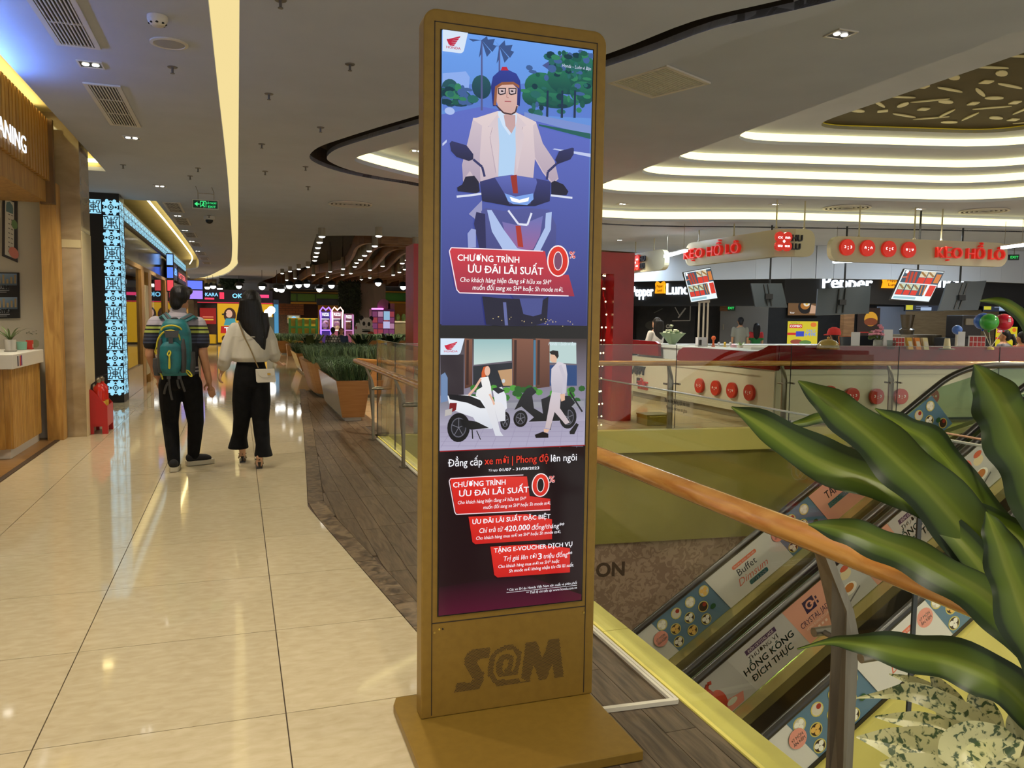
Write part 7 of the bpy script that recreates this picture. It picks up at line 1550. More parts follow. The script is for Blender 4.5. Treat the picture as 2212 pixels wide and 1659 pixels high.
gf2 = structure(wallrect('wall_far', 833, 633, 910, 651, YE, mat('green_fascia2', C(34,96,36), .5))); wallrect('yellow_cornice', 833, 629, 910, 633, YE-.1, mat('yellow_trim', C(206,150,40), .5), .1, gf2); wallrect('yellow_lintel', 833, 651, 895, 656, YE-.05, mat('yellow_trim', C(206,150,40), .5), .1, gf2); wallrect('warm_interior', 833, 656, 910, 740, YE+.8, mat('warm_interior', C(110,74,36), .7), .2, gf2); wallrect('green_post', 890, 651, 896, 740, YE-.05, mat('green_fascia2', C(34,96,36), .5), .1, gf2)
# pale ceiling band over the far shops
structure(wallrect('wall_far_band', 560, 622, 910, 632, YE+.3, mat('pale_band', C(170,160,140), .6), .3))
def farthing(name, label, cat, px0, px1, Y): a_, c_ = ony(px0,740,Y), ony(px1,740,Y); return thing(name, label, cat, ((a_.x+c_.x)/2,Y,0)), a_.x, c_.x
# restaurant bits: pennant wall tv, yellow stall
r, x0, x1 = farthing('wall_television', 'wide white framed television on the herringbone wall', 'television', 620, 650, YE); a_, c_ = ony(621,680,YE), ony(650,699,YE); MB().box(a_.x,c_.x,YE+.30,YE+.42,c_.z,a_.z).build('case', white_paint, r, bevel=.05); pc = Pic(); w, h = c_.x-a_.x, a_.z-c_.z; pc.rect(.08,.06,w-.08,h-.06,C(150,150,120)); pc.ell(w*.5,h*.55,w*.2,h*.3,C(130,190,230)); pc.ell(w*.3,h*.4,w*.12,h*.2,C(200,190,160)); pc.build('screen', (a_.x,YE+.298,c_.z), (1,0,0), (0,0,1), printmat('menu_lit',1.15,.2), r)
r, x0, x1 = farthing('yellow_kiosk', 'yellow and green kiosk counter in the far hall', 'kiosk', 626, 684, 38); MB().box(x0,x1,38,38.8,0,1.25).build('counter', mat('yellow_counter', C(176,146,30), .5), r); MB().box(x0-.05,x1+.05,37.95,38.85,1.25,1.32).build('top', mat('yellow_counter', C(176,146,30), .5), r)
for k in range(5): x = x0+(x1-x0)*k/4; MB().box(x-.05,x+.05,37.9,37.98,0,1.3).build('green_post', mat('green_fascia2', C(34,96,36), .5), r)
MB().box(x0,x1,37.92,37.97,.85,.95).build('green_rail', mat('green_fascia2', C(34,96,36), .5), r)
# karaoke booth
Y = 40.5; r, x0, x1 = farthing('karaoke_booth', 'black karaoke booth with yellow singer poster and lit header', 'booth', 428, 590, Y); zt = ony(500,626,Y).z; zh = ony(500,655,Y).z
MB().box(x0,x1,Y+.02,Y+1.6,0,zt).build('cabin', blk, r); wdt = x1-x0; P = Pic(); hh = zt-zh; P.rect(0,0,wdt,hh,C(20,14,20)); P.rect(0,.0,wdt,hh*.06,C(190,40,60)); P.text('OKARA',wdt*.05,hh*.5,hh*.26,C(130,200,250),.04,width=.75); P.rect(wdt*.05,hh*.25,wdt*.22,hh*.38,C(220,60,90)); P.rect(wdt*.29,hh*.3,wdt*.35,hh*.8,C(226,50,80)); P.text('OKARA',wdt*.46,hh*.4,hh*.34,C(130,210,250),.05,width=1.05); P.rect(wdt*.75,hh*.45,wdt*.95,hh*.68,C(220,60,110)); P.build('lit_header', (x0,Y,zh), (1,0,0), (0,0,1), printmat('lit_sign',1.5,.4), r, eps=.002)
xd = ony(470,700,Y).x; MB().box(x0+.05,xd-.06,Y-.01,Y+.02,.5,zh-.05).build('dark_door', mat('dark_booth_glass', C(40,24,18), .1), r); P = Pic(); P.rect(0,0,.75,.75,C(150,24,24)); P.rect(.12,.3,.6,.36,C(220,120,90)); P.rect(.15,.18,.6,.24,C(220,180,60)); P.build('red_poster', (x0+.1,Y-.014,zh-1.0), (1,0,0), (0,0,1), printmat('poster_lit',.9,.4), r, eps=.002)
for a_, c_ in ((x0+.05,x0+.8),(x0+.85,xd-.1)): MB().box(a_,c_,Y-.012,Y+.02,.05,.48).build('yellow_kick_panel', mat('yellow_panel', C(206,170,30), .5), r)
hw, hv = x1-xd, zh-.12; P = Pic(); P.rect(0,0,hw,hv,C(214,160,20),C(226,172,30)); sk_ = C(226,178,150)
for cx, hc_, bc in ((.22,C(60,30,24),C(60,150,160)),(.46,C(40,24,24),C(206,90,90))): P.ell(hw*cx,hv*.70,.28,.36,hc_); P.ell(hw*cx-.03,hv*.74,.15,.19,sk_); P.poly([(hw*cx-.28,hv*.44),(hw*cx+.30,hv*.44),(hw*cx+.22,hv*.62),(hw*cx-.18,hv*.62)],bc)
P.line([(hw*.08,hv*.72),(hw*.16,hv*.74)],.07,C(30,30,30)); P.poly([(hw*.05,hv*.24),(hw*.6,hv*.22),(hw*.62,hv*.44),(hw*.06,hv*.42)],C(186,28,32)); P.text('THU',hw*.12,hv*.26,.26,WHITE,.05,width=.75); P.text('KARAOKE',hw*.2,hv*.37,.12,WHITE,.03,width=.7); P.ell(hw*.13,hv*.1,.16,.16,C(60,40,20)); P.build('singer_poster', (xd,Y-.004,.1), (1,0,0), (0,0,1), printmat('poster_lit',.9,.4), r, eps=.002)
MB().box(xd-.06,xd,Y-.02,Y+.02,0,zh).build('door_post', blk, r)
# claw machines
def claw(label, px0, px1, ytop, Y, frame, lit, ears=True):
    r, x0, x1 = farthing('claw_machine', label, 'claw machine', px0, px1, Y); r['group'] = 'claw machines in the far hall'; zt = ony((px0+px1)/2,ytop,Y).z; neon = glow('neon_'+lit[0], lit[1], lit[2]); w = x1-x0
    MB().box(x0+.03,x1-.03,Y,Y+.8,.02,.75).build('cabinet', frame, r); MB().box(x0+.02,x1-.02,Y,Y+.8,zt-.42,zt-.08).build('header', frame, r); MB().box(x0+.04,x1-.04,Y+.72,Y+.78,.75,zt-.42).build('back_panel', mat('claw_back', C(120,90,120), .5), r)
    MB().box(x0+.06,x1-.06,Y+.02,Y+.03,.75,zt-.42).build('front_glass', clear_glass, r)
    for x in (x0+.03,x1-.03): MB().tube([(x,Y-.02,.45),(x,Y-.02,zt-.12)], .035, 7).build('neon_tube', neon, r)
    MB().tube([(x0+.03,Y-.02,.75),(x1-.03,Y-.02,.75)], .03, 7).build('neon_tube', neon, r)
    if ears: MB().tube([(x0+.03,Y-.02,zt-.42),(x0,Y-.02,zt-.05),(x0+.12,Y-.02,zt+.12),(x0+.28,Y-.02,zt-.03),(x1-.28,Y-.02,zt-.03),(x1-.12,Y-.02,zt+.12),(x1,Y-.02,zt-.05),(x1-.03,Y-.02,zt-.42)], .035, 7).build('neon_ears', neon, r)
    pc = Pic(); pc.text('PUZZLE',w*.2,.06,.16,WHITE,.04,width=w*.6); pc.build('header_print', (x0,Y-.004,zt-.36), (1,0,0), (0,0,1), printmat('lit_sign',1.5,.4), r); random.seed(px0)
    for k in range(9): MB().ball((random.uniform(x0+.2,x1-.2),Y+random.uniform(.25,.6),.85+random.uniform(0,.25)), random.uniform(.1,.17), 8, 6).build('plush_toy', mat('plush_%d'%(k%3), (C(206,160,190),C(200,180,150),C(150,110,90))[k%3], .9), r)
    MB().box(x0+.1,x1-.1,Y+.2,Y+.6,zt-.46,zt-.43).build('inner_lamp', glow('claw_inner', (.9,.8,1,1), 3), r)
Yc = 39.0
claw('claw machine with violet neon outline, leftmost of three', 692, 716, 669, Yc, mat('violet_cabinet', C(60,40,130), .4), ('violet',(.25,.12,1,1),3.0)); claw('claw machine with warm white neon outline in the middle', 717, 741, 669, Yc, mat('pink_cabinet', C(150,90,130), .4), ('warm',(1,.62,.5,1),2.4)); claw('pink claw machine without ears, rightmost of three', 744, 764, 674, Yc, mat('pink_cabinet', C(150,90,130), .4), ('pink',(.8,.35,.7,1),.8), False)
# panda standee
Y = 36.0; r, x0, x1 = farthing('bear_standee', 'white and black cartoon bear cutout standee holding a red pot', 'standee', 766, 808, Y); S = (x1-x0)/42.0
def pk(x, y): p = ony(x, y, Y); return (p.x, p.z)
b = MB(); board_ = []
sil = [(768,745),(766,712),(770,698),(776,697),(779,706),(777,690),(780,684),(786,684),(789,688),(795,688),(799,684),(804,686),(803,694),(802,704),(806,708),(808,720),(804,730),(803,745)]
MB().extr([pk(*p) for p in sil], (0,Y,0), (1,0,0), (0,0,1), (0,.05,0)).build('cutout_board', mat('white_standee', C(206,202,196), .6), r); z0 = pk(786,745)[1]
MB().box(x0+.2*S,x1-.1,Y+.05,Y+.5,.0,.06).build('foot', blk, r); MB().box(x0+.3,x1-.3,Y+.001,Y+.05,.0,z0+.02).build('lower_board', mat('white_standee', C(206,202,196), .6), r)
P = Pic(); U_ = pk
for (x, y, rx, ry, c_) in ((781,687,.10,.11,C(20,18,20)),(802,688,.10,.11,C(20,18,20)),(792,699,.27,.27,C(214,210,204)),(786,699,.065,.095,C(24,20,22)),(797,700,.065,.095,C(24,20,22)),(791,706,.025,.018,C(24,20,22)),(791,722,.22,.24,C(206,202,196)),(769,708,.04,.08,C(150,60,66)),(801,723,.16,.15,C(176,84,60)),(771,726,.06,.12,C(30,26,28)),(791,716,.20,.04,C(24,20,22))): q = U_(x,y); P.ell(q[0],q[1],rx,ry,c_)
P.line([U_(782,712),U_(800,713)],.05,C(120,130,120)); P.build('print', (0,Y-.003,0), (1,0,0), (0,0,1), printmat('matt_print',0,.5), r, eps=.0015)
# pink photo shelf
Y = 37.0; r, x0, x1 = farthing('photo_booth', 'pink photo booth with lit picture grid and round ornament', 'photo booth', 803, 853, Y); zt = ony(825,668,Y).z; pk_ = mat('pink_booth', C(160,90,126), .4); MB().box(x0,x1,Y+.05,Y+.7,0.0,zt).build('body', pk_, r); w = x1-x0; P = Pic(); P.rect(0,0,w,zt,C(60,24,50)); random.seed(3)
for i in range(4):
    for j in range(6): P.rect(w*(.04+.24*i),zt*(.03+.155*j),w*(.25+.24*i),zt*(.165+.155*j),random.choice((C(150,60,90),C(60,60,190),C(180,60,60),C(90,70,150))) if j < 2 else random.choice((C(180,130,160),C(150,60,70),C(120,60,100))))
P.rect(w*.52,zt*.72,w*.78,zt*.95,C(150,190,220)); P.rect(w*.5,zt*.5,w*.78,zt*.68,C(190,190,230)); P.rect(0,zt*.98,w*.5,zt,C(240,120,240)); P.build('picture_grid', (x0,Y+.046,0), (1,0,0), (0,0,1), printmat('poster_lit',.9,.4), r, eps=.001); MB().tube([(x0,Y,zt+.02),(x0+w*.5,Y,zt+.02)], .03, 6).build('neon_tube', glow('neon_magenta', (1,.2,.9,1), 3), r)
c_ = ony(830,660,Y); MB().lathe([(.30,0),(.30,.12)], (c_.x,Y+.1,c_.z), 20, 'y').build('round_ornament', pk_, r); MB().box(c_.x+.2,x1,Y+.1,Y+.3,zt,zt+.28).build('top_block', pk_, r)
# globe lamps stand, shop counter at right
r, x0, x1 = farthing('globe_lamp', 'white globe lamps on a pale pedestal behind the walking couple', 'lamp', 574, 592, 34); MB().box(x0+.05,x1,34,34.4,0,1.35).build('pedestal', mat('pale_blue_box', C(150,170,180), .5), r)
for px, py in ((579,676),(586,670)): c_ = ony(px,py,34.2); MB().ball(c_, .16, 12, 8).build('globe', lampg, r); MB().tube([c_-Vector((0,0,.15)), Vector((c_.x,c_.y,1.35))], .02, 6).build('neck', white_paint, r)
r, x0, x1 = farthing('blue_totem', 'narrow dark blue lit totem beside the globe lamps', 'totem', 592, 598, 36); MB().box(x0,x1+.1,36,36.2,0,2.1).build('body', mat('blue_totem', C(20,50,80), .3, emit=.2), r); MB().box(x0+.02,x1+.08,35.99,36.0,.6,1.9).build('screen', glow('totem_screen', (.1,.35,.6,1), .8), r)
r, x0, x1 = farthing('reception_counter', 'pale stone counter with small plants in front of the right green shop', 'counter', 848, 895, 40); MB().box(x0,x1,40,40.7,0,1.15).build('body', noisy('stone_counter', C(120,110,80), C(104,96,70), 2, .5), r); MB().box(x0-.05,x1+.05,39.95,40.75,1.15,1.22).build('top', offw, r)
for k in range(5): b = MB(); x = x0+.3+k*.3; b.ball((x,40.2,1.4), (.12,.12,.2), 8, 6); b.build('shrub', leafg if k != 3 else mat('orange_flower', C(200,90,40), .6), r)
# ---- seated couple
chk = tiled('check_shirt', C(190,186,180), C(30,30,34), C(24,24,28), 1, .8, w=.09, h=.09, off=.5, mortar=.012, rot=(PI/2,0,0))
figure('seated person in a black and white check shirt seen from behind', 719, 707, 27.0, 1.4, chk, dkT, 'short', seat=True, vox=.02); figure('seated person in a blue top facing the viewer among the planters', 737, 708, 28.2, -1.6, mat('blue_denim', C(50,66,96), .85), dkT, 'long', seat=True, vox=.02, skinm=skin2)
q1, q2 = dep(719,707,27.0), dep(737,708,28.2)
bn = thing('bench', 'low dark bench the couple sit on among the planters', 'bench', (q1.x,q1.y,0)); z_ = min(q1.z,q2.z)-.88; MB().box(q1.x-.5,q2.x+.5,q1.y-.25,q1.y+.22,.05,max(.12,q1.z-.92)).build('seat', blk, bn); MB().box(q1.x-.4,q1.x+.6,q1.y-.1,q1.y+.1,0,.05).build('leg', blk, bn)
bn = thing('stool', 'low stool under the person facing the viewer', 'stool', (q2.x,q2.y,0)); MB().box(q2.x-.25,q2.x+.25,q2.y-.1,q2.y+.25,.04,max(.1,q2.z-.92)).build('seat', blk, bn); MB().box(q2.x-.1,q2.x+.1,q2.y,q2.y+.1,0,.04).build('leg', blk, bn)
# ================================================================== PLANTERS
pl_w = noisy('peach_veneer', C(186,132,76), C(174,120,66), 3, .4, (1,1,12), 3); pl_s = noisy('pale_planter_side', C(170,160,140), C(150,140,120), 2, .12)
grass = noisy('mondo_grass', C(70,98,54), C(40,62,34), 8, .5); grass2 = noisy('silver_grass', C(116,144,100), C(66,92,58), 8, .5)
def tuft(r, rect, z, n, L, m_, sd, w=.006, name='grass'):
    random.seed(sd); b = MB(); x0,x1,y0,y1 = rect
    for k in range(n):
        x, y = random.uniform(x0,x1), random.uniform(y0,y1); a = random.uniform(0,2*PI); l = L*random.uniform(.6,1.15); o = random.uniform(.15,.75)
        ex = (x-(x0+x1)/2)/(x1-x0+.01)*.5; d = Vector((math.cos(a)*o+ex, math.sin(a)*o, 0)); p = Vector((x,y,z-.02)); q1_ = p + d*l*.45 + Vector((0,0,l*.62)); q2_ = p + d*l*1.0 + Vector((0,0,l*(.75-.35*o))); sd_ = Vector((-math.sin(a),math.cos(a),0))*w
        b.add([p-sd_,p+sd_,q1_+sd_*.8,q1_-sd_*.8,q2_], [(0,1,2,3),(3,2,4)])
    tag(b.build(name, m_, r), kind='stuff')
def planter(label, top, bot, z, m1, n, L, gm, sd, w=.006, plinth=True, sidem=None):
    """tapered trough: top and bottom rectangles (x0,x1,y0,y1)"""
    r = thing('planter', label, 'planter', ((bot[0]+bot[1])/2,(bot[2]+bot[3])/2,0)); zb_ = .05; B = [(bot[0],bot[2],zb_),(bot[1],bot[2],zb_),(bot[1],bot[3],zb_),(bot[0],bot[3],zb_)]; T_ = [(top[0],top[2],z),(top[1],top[2],z),(top[1],top[3],z),(top[0],top[3],z)]
    MB().add(B+T_, [(0,3,2,1),(0,1,5,4),(1,2,6,5),(2,3,7,6),(4,5,6,7)]).build('box', m1, r); MB().add([B[0],B[3],T_[3],T_[0]], [(0,1,2,3)]).build('side_panel', sidem or m1, r)
    MB().box(bot[0]+.04,bot[1]-.04,bot[2]+.03,bot[3]-.03,.002,.05).build('plinth', white_paint, r); MB().add([(top[0]+.02,top[2]+.02,z+.002),(top[1]-.02,top[2]+.02,z+.002),(top[1]-.02,top[3]-.02,z+.002),(top[0]+.02,top[3]-.02,z+.002)], [(0,1,2,3)]).build('soil', mat('soil', C(40,32,24), .9), r)
    tuft(r, (top[0]+.03,top[1]-.03,top[2]+.03,top[3]-.03), z, n, L, gm, sd, w); return r
def dief(label, px, py, t, sd, zz=None):
    """broad striped leaves standing in a planter"""
    p = dep(px, py, t); p.z = zz if zz else p.z; r = thing('striped_plant', label, 'plant', tuple(p)); random.seed(sd); m1 = mat('cream_stripe', C(176,172,110), .5); m2 = mat('dark_leaf', C(40,62,28), .5)
    for k in range(11):
        a = 2*PI*k/11+random.uniform(-.3,.3); l = random.uniform(.34,.5)*t/15; o = random.uniform(.3,.9); d = Vector((math.cos(a)*o,math.sin(a)*o,0)); u = Vector((-math.sin(a),math.cos(a),0)); P = [p, p+d*l*.35+Vector((0,0,l*.5)), p+d*l*.7+Vector((0,0,l*.8)), p+d*l*1.05+Vector((0,0,l*.78))]
        for mm, s1, dz in ((m2,1.0,0),(m1,.42,.004*t/10)):
            W_ = [x*l*.16*s1 for x in (.3,1,.8,.05)]; vs = []; 
            for q, ww in zip(P, W_): vs += [q-u*ww+Vector((0,0,dz)), q+u*ww+Vector((0,0,dz))]
            lf = MB().add(vs, [(0,1,3,2),(2,3,5,4),(4,5,7,6)]).build('leaf' if s1 == 1 else 'leaf_stripe', mm, r)
z1 = ony(728,822,10.85).z
planter('near tapered peach planter with dark mondo grass beside the railing end', (1.24,1.70,10.80,13.3), (1.33,1.63,10.90,13.2), .56, pl_w, 4200, .36, grass, 1, .0045, sidem=pl_s)
p2 = thing('planter', 'large rounded peach planter with silvery grass behind the near planter', 'planter', (3,15.5,0)); 
def stadium(x0, x1, y0, y1): return rounded([(x0,y0),(x1,y0),(x1,y1),(x0,y1)], [.6,0,0,.8], 7)
ob = stadium(1.28,5.6,14.0,16.6); ot = stadium(1.12,5.7,13.85,16.75); nb = len(ob); MB().add([(p[0],p[1],.06) for p in ob]+[(p[0],p[1],.62) for p in ot], [(i,(i+1)%nb,nb+(i+1)%nb,nb+i) for i in range(nb)]+[tuple(range(nb,2*nb))]).build('trough', pl_w, p2); MB().prism([(3.4+(p[0]-3.4)*.97,15.3+(p[1]-15.3)*.95) for p in ob], .002, .06).build('plinth', mat('grey_plinth', C(130,124,108), .5), p2); tuft(p2, (1.2,5.5,13.95,15.6), .63, 6500, .42, grass2, 4, .0065)
dief('broad cream striped plant at the left end of the large planter', 672, 752, 16.2, 2, .63); dief('broad cream striped plant in front of the bear standee', 783, 744, 19.3, 5, .5); dief('broad cream striped plant behind the glass railing corner', 845, 742, 20.0, 8, .5)
planter('peach planter with dark grass left of the seated couple', (1.35,3.0,20.2,22.4), (1.5,2.9,20.3,22.3), .5, pl_w, 2500, .34, grass, 5, .010, sidem=pl_s)
planter('brown planter with pale side far behind the walking woman', (1.3,3.0,30.4,33), (1.5,2.9,30.5,32.9), .5, pl_w, 2200, .36, grass2, 6, .014, sidem=mat('pale_blue_side', C(150,180,206), .3))
planter('long planter with dark grass in front of the photo booth', (4.6,9.5,19.5,21.5), (4.7,9.4,19.6,21.4), .5, pl_w, 3800, .34, grass, 7, .010)
planter('planter with grass in front of the yellow kiosk', (4.4,6.8,31,33), (4.5,6.7,31.1,32.9), .5, pl_w, 2200, .36, grass2, 8, .014)
planter('short peach planter with dark grass holding a striped plant', (2.35,4.3,18.6,20.0), (2.45,4.2,18.7,19.9), .5, pl_w, 1800, .30, grass, 9, .010)
p = onz(631,769); r = thing('potted_shrub', 'small leafy plant in a square tan pot between the far planters', 'plant', tuple(p)); MB().add([(p.x-.16,p.y-.16,.002),(p.x+.16,p.y-.16,.002),(p.x+.16,p.y+.16,.002),(p.x-.16,p.y+.16,.002),(p.x-.2,p.y-.2,.42),(p.x+.2,p.y-.2,.42),(p.x+.2,p.y+.2,.42),(p.x-.2,p.y+.2,.42)], [(0,3,2,1),(0,1,5,4),(1,2,6,5),(2,3,7,6),(3,0,4,7),(4,5,6,7)]).build('pot', pl_w, r); blades(r, (p.x,p.y,.4), 26, .45, .035, mat('yellow_leaf', C(140,150,70), .5), .8, 3, .8)
# ================================================================== FOREGROUND PLANTS
def colmesh(name, V, Fc, cols, m_, par):
    me = bpy.data.meshes.new(name); me.from_pydata([tuple(v) for v in V], [], Fc); a = me.color_attributes.new('Col', 'FLOAT_COLOR', 'POINT'); a.data.foreach_set('color', [x for c in cols for x in c]); return link(name, me, m_, par, True)
bigleaf = printmat('dracaena_leaf', 0, .42)
base = dep(2300, 1600, 1.22)
dr = thing('dracaena', 'corn plant with broad arching green leaves at the lower right', 'plant', (base.x, base.y, .58))
gE, gD, gC, gL = C(54,74,16), C(30,46,10), C(96,114,26), C(132,134,56)
def strap_leaf(pts, wpx, par, fold=.25, twist=0.0, pal=(gE,gD,gC,gL), wave=.26, m_=bigleaf, ns=44, sd=0):
    """pts: (px,py,depth) from the base to the tip, wpx half widths in pixels at these points"""
    P = [dep(*p) for p in pts]; W_ = [.9*w*p[2]/_f for w, p in zip(wpx, pts)]
    Q = smooth_path([Vector((*p, w)) for p, w in zip(P, W_)], max(2, ns//(len(P)-1))); V = []; cols = []; Fc = []; n = len(Q); K = 18; random.seed(sd)
    ph = random.uniform(0,6)
    for i, q in enumerate(Q):
        c = Vector(q[:3]); t = (Vector(Q[min(i+1,n-1)][:3])-Vector(Q[max(i-1,0)][:3])).normalized(); view = (c-EYE).normalized(); s_ = t.cross(view).normalized(); nn = s_.cross(t).normalized(); nn = nn if nn.dot(view) < 0 else -nn
        tw = twist*(i/n-.3); s2 = s_*math.cos(tw)+nn*math.sin(tw); n2 = nn*math.cos(tw)-s_*math.sin(tw); w = max(q[3],.0006)
        for k in range(K+1):
            u = -1+2*k/K; ws = wave*(1 if u > 0 else .8); wv = ws*w*math.sin(i*.55+ph+(1.7 if u > 0 else 0))*abs(u)**1.5; wd = 1+wave*.35*math.sin(i*.75+ph*2+(2.1 if u > 0 else 0))
            V.append(c + s2*(u*w*wd) - n2*(fold*w*(1-abs(u))) + n2*wv)
            a_ = abs(u+.15*math.sin(ph)); stripe = .5+.5*math.sin(k*5.3+ph*3+.25*math.sin(i*.6)); cols.append(gC_mix(pal, a_, stripe))
    for i in range(n-1):
        for k in range(K): o = i*(K+1)+k; Fc.append((o,o+1,o+K+2,o+K+1))
    return colmesh('leaf', V, Fc, cols, m_, par)
def gC_mix(pal, a_, s):
    e, d, c, l = pal
    if a_ < .22: x = [c[i]*(.6+.3*s)+l[i]*(.4-.3*s)*.7 for i in range(3)]
    elif a_ < .8: t = (a_-.22)/.58; x = [c[i]*(1-t)*.6+e[i]*(.4+.6*t)*(.8+.2*s) for i in range(3)]
    else: x = [d[i]*(.8+.3*s) for i in range(3)]
    return (x[0],x[1],x[2],1)
L = [([(2330,1540,1.22),(2200,1330,1.26),(2100,1190,1.32),(1990,1090,1.40),(1890,1035,1.46),(1760,985,1.52),(1660,920,1.56),(1580,879,1.58)],[18,40,34,30,52,50,36,2],.3,.3),
 ([(2330,1520,1.25),(2215,1330,1.28),(2120,1185,1.32),(2010,1060,1.36),(1920,975,1.40),(1830,900,1.44),(1770,855,1.46),(1724,823,1.48)],[24,60,66,64,58,46,30,2],.3,-.2),
 ([(2330,1480,1.34),(2240,1290,1.38),(2150,1140,1.44),(2070,1020,1.5),(2010,950,1.54),(1950,915,1.56),(1890,882,1.58)],[16,44,44,32,34,26,2],.35,.9),
 ([(2360,1380,1.18),(2290,1180,1.2),(2235,1040,1.22),(2190,950,1.24),(2160,880,1.25),(2130,825,1.26),(2104,787,1.27)],[22,60,66,64,58,36,2],.3,.1),
 ([(2320,1500,1.2),(2230,1400,1.24),(2130,1300,1.28),(2010,1225,1.34),(1900,1175,1.4),(1815,1145,1.44),(1746,1133,1.46)],[18,44,50,46,40,30,2],.3,.2),
 ([(2330,1660,1.15),(2250,1560,1.17),(2160,1470,1.2),(2050,1425,1.25),(1940,1405,1.3),(1840,1388,1.34),(1780,1388,1.37),(1722,1402,1.38)],[18,40,56,52,42,20,7,2],.3,-.3),
 ([(2340,1420,1.3),(2260,1230,1.33),(2190,1150,1.36),(2110,1105,1.4),(2050,1070,1.43),(2014,1036,1.45)],[14,34,32,24,14,3],.3,.6),
 ([(2380,1240,1.4),(2330,980,1.45),(2270,780,1.5),(2210,685,1.53),(2160,652,1.55),(2117,650,1.56)],[16,30,28,17,11,2],.3,.2),
 ([(2320,1480,1.5),(2120,1150,1.55),(1960,985,1.6),(1880,925,1.64),(1800,900,1.66),(1740,912,1.68),(1706,916,1.69)],[12,30,26,20,15,12,2],.3,.5),
 ([(2350,1700,1.1),(2300,1500,1.12),(2225,1350,1.15),(2180,1230,1.18),(2150,1150,1.2),(2130,1105,1.22)],[20,60,64,50,30,2],.3,.1)]
for k, (pts, w, fo, tw) in enumerate(L): strap_leaf(pts, w, dr, fo, tw, sd=k)
MB().tube([(base.x,base.y,.57),(base.x+.01,base.y,base.z+.08)], .022, 10).build('cane', noisy('cane_bark', C(110,96,60), C(84,70,44), 14, .8), dr, smooth=True)
# pot
pc_ = (base.x+.02, base.y-.02, 0)
pt_ = thing('plant_pot', 'grey pedestal pot holding the foreground corn plant', 'pot', pc_); MB().lathe([(.10,.002),(.11,.05),(.145,.52),(.15,.60),(.135,.60),(.13,.56),(.001,.555)], pc_, 24).build('pot', mat('grey_pot', C(120,112,98), .6), pt_, smooth=True); MB().lathe([(.132,.556),(.001,.57)], pc_, 20).build('soil', mat('soil', C(40,32,24), .9), pt_)
# mottled aglaonema
mott = noisy('mottled_cream_leaf', C(176,174,122), C(52,72,32), 95, .4, (1,1,1), 7, lo=.53, hi=.60, dist=.6)
ag = thing('mottled_plant', 'cream and green mottled plant below the corn plant', 'plant', (base.x-.02, base.y, .58))
cr = (C(120,130,60),C(60,84,34),C(206,200,150),C(214,208,164))
A_ = [([(2200,1650,1.25),(2140,1590,1.27),(2060,1530,1.3),(1980,1497,1.33),(1910,1500,1.36),(1848,1508,1.38)],[10,30,28,24,10,1]),
 ([(2190,1680,1.2),(2110,1610,1.23),(2030,1570,1.26),(1965,1556,1.29),(1890,1548,1.31)],[10,32,26,20,2]),
 ([(2160,1720,1.15),(2080,1660,1.17),(2000,1625,1.2),(1930,1605,1.23),(1850,1592,1.26)],[14,62,58,36,2]),
 ([(2050,1680,1.1),(2080,1620,1.11),(2120,1600,1.12),(2160,1595,1.13),(2196,1602,1.14)],[20,52,44,30,2]),
 ([(2160,1650,1.35),(2090,1570,1.37),(2030,1510,1.39),(1980,1475,1.41),(1920,1456,1.43)],[8,20,18,14,1]),
 ([(2150,1700,1.32),(2090,1600,1.34),(2050,1520,1.36),(2010,1450,1.38)],[12,40,34,3]),
 ([(2160,1700,1.28),(2140,1600,1.3),(2120,1530,1.32),(2110,1465,1.34)],[12,38,34,3]),
 ([(2200,1700,1.27),(2210,1600,1.29),(2215,1530,1.31),(2190,1450,1.33)],[12,36,32,3]),
 ([(2220,1720,1.12),(2200,1680,1.13),(2170,1640,1.14),(2210,1600,1.16)],[20,44,40,3]),
 ([(2100,1720,1.08),(2030,1690,1.1),(1970,1665,1.12),(1900,1650,1.15)],[20,50,44,3])]
for k, (pts, w) in enumerate(A_): strap_leaf(pts, w, ag, .35, .25, cr, .12, mott, 24, k)
for k, (pts, w) in enumerate(A_): 
    q = dep(*pts[0]); MB().tube([(base.x-.03,base.y+.0,.565), (base.x*.5+q.x*.5,base.y*.5+q.y*.5,.62+(q.z-.62)*.4), q], .007, 6).build('stalk', leafg, ag, smooth=True)
# thin ribbon hanging from the corn plant
tag(MB().tube(smooth_path([dep(2005,930,1.56),dep(2080,942,1.5),dep(2150,955,1.36)],5), .0022, 6).build('string', mat('tan_string', C(190,150,120), .7)), 'thin tan string stretched between the corn plant leaves', 'string')
# ================================================================== LIGHT FITTINGS (recessed downlights with their lamps, then added fill lights)
def downlight(x, y, z, power, label, s=.075, lamp=True, group='square recessed downlights'):
    r = thing('recessed_downlight', label, 'downlight', (x, y, z), group)
    MB().add([(x-s,y-s,z-.004),(x+s,y-s,z-.004),(x+s,y+s,z-.004),(x-s,y+s,z-.004)],[(0,1,2,3)]).build('dark_baffle', mat('black_baffle', C(12,11,10), .35), r)
    b = MB()
    for q in ((-s-.012,-s,-s-.012,s+.012),(s,s+.012,-s-.012,s+.012),(-s,s,-s-.012,-s),(-s,s,s,s+.012)): b.box(x+q[0],x+q[1],y+q[2],y+q[3],z-.009,z)
    b.build('trim_frame', white_paint, r)
    for k in (-1, 1): MB().lathe([(.022,-.012),(.026,-.006)], (x+k*.034,y,z), 14).build('lamp_lens', glow('lamp_lens_glow', (1,.95,.85,1), 7.0), r)
    if lamp: spot((x, y, z-.03), power)
    return r
dl = [(-1.02,6.88),(-1.04,9.52),(-1.02,4.2),(-1.02,1.6),(-1.05,12.9),(-1.05,16.6),(-1.08,19.4),(-1.08,22.2),(-1.08,25.5)]
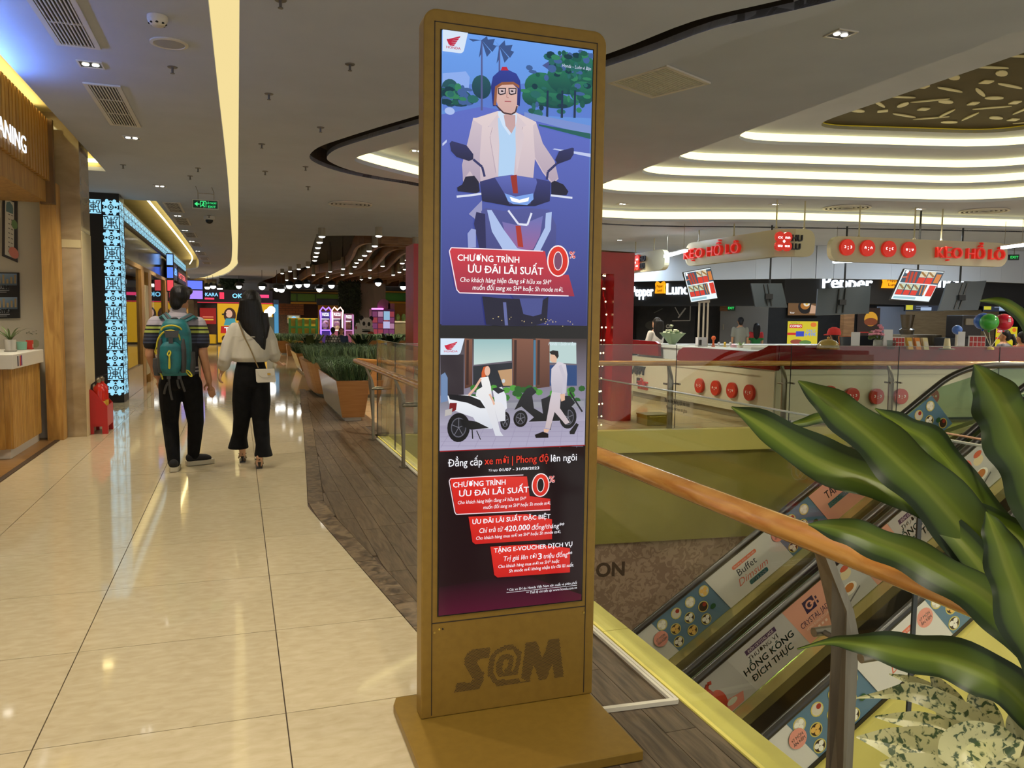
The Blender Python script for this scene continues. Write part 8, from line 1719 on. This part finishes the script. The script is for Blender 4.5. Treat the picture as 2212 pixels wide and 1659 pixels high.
dn = ['beyond the nearest vent, beside the blue wash','past the second vent, nearest the warm shop recess','above the left foreground, out of the picture','over the walkway beside the viewer','left of the exit sign','after the first far vent','after the second far vent','after the third far vent','after the fourth far vent']
for k, (x, y) in enumerate(dl): downlight(x, y, H, 150, 'square black twin downlight '+dn[k])
for x, y, t in ((.62,3.6,'straight above the viewer'),(.62,.8,'just behind the viewer'),(.62,-1.6,'farthest behind the viewer')): downlight(x, y, H, 140, 'square downlight '+t)
rn = [(4.23,4.93,'right of the square grille'),(4.3,2.1,'at the near end of the recess'),(3.5,8.0,'hidden behind the totem'),(2.2,10.2,'at the pointed left tip of the recess'),(6.7,13.31,'above the red arch'),(9.22,12.23,'above the bent cream sign'),(11.95,11.65,'above the long cream sign')]
for x, y, t in rn: downlight(x, y, Z1, 260, 'square black downlight in the recessed ceiling '+t)
for x, y, t in ((3.7,11.2,'behind the totem, left'),(4.7,12.3,'behind the totem, right'),(13.3,3.2,'nearest the viewer'),(13.3,6.0,'second along'),(13.3,8.6,'farthest along'),(6.2,1.7,'left one'),(9.5,1.7,'middle one'),(12.2,1.7,'right one')):  # unseen lamps added to brighten the stall front and escalator void
    downlight(x, y, Z1, 0, 'added unseen downlight lighting the stall and void, '+t, lamp=False); spot((x,y,Z1-.03), 420 if x > 5 else 300, 2.75, .5)
for x, y, t in ((8.5,17,'near the short cream sign'),(10.6,16.0,'above the restaurant corner'),(16,16.5,'over the restaurant till'),(12,22,'in front of the chalk mural'),(18,22,'over the kitchen')): downlight(x, y, H, 160, 'small food court downlight '+t, .05)

for a_, c_ in (((9.5,15.2,3.25),3.0),((9.0,19.5,3.25),3.0),((14.5,13.4,3.25),3.0),((16,18.5,3.25),3.0)): area(a_, (0,0,0), c_, .3, 120, (.72,.86,1.0))  # cool fill lights added over the food court, without fittings
for x, y in ((4,24),(6,31),(3.5,37.5),(8,38),(0,38.5),(-.4,31),(2.6,41.5),(6.5,42),(10,41.5),(-.6,43)): spot((x,y,3.1), 520, 2.3, .8, (1,.86,.62), .08)  # spots added to brighten the far hall and its end wall

# small glowing prints and lenses need no light sampling of their own
for m in bpy.data.materials:
    if any(k in m.name for k in ('lit_','menu','poster_lit','exit','pattern','letter','sign','lens','bulb','globe','lamp_white','claw','neon')): m.cycles.emission_sampling = 'NONE'
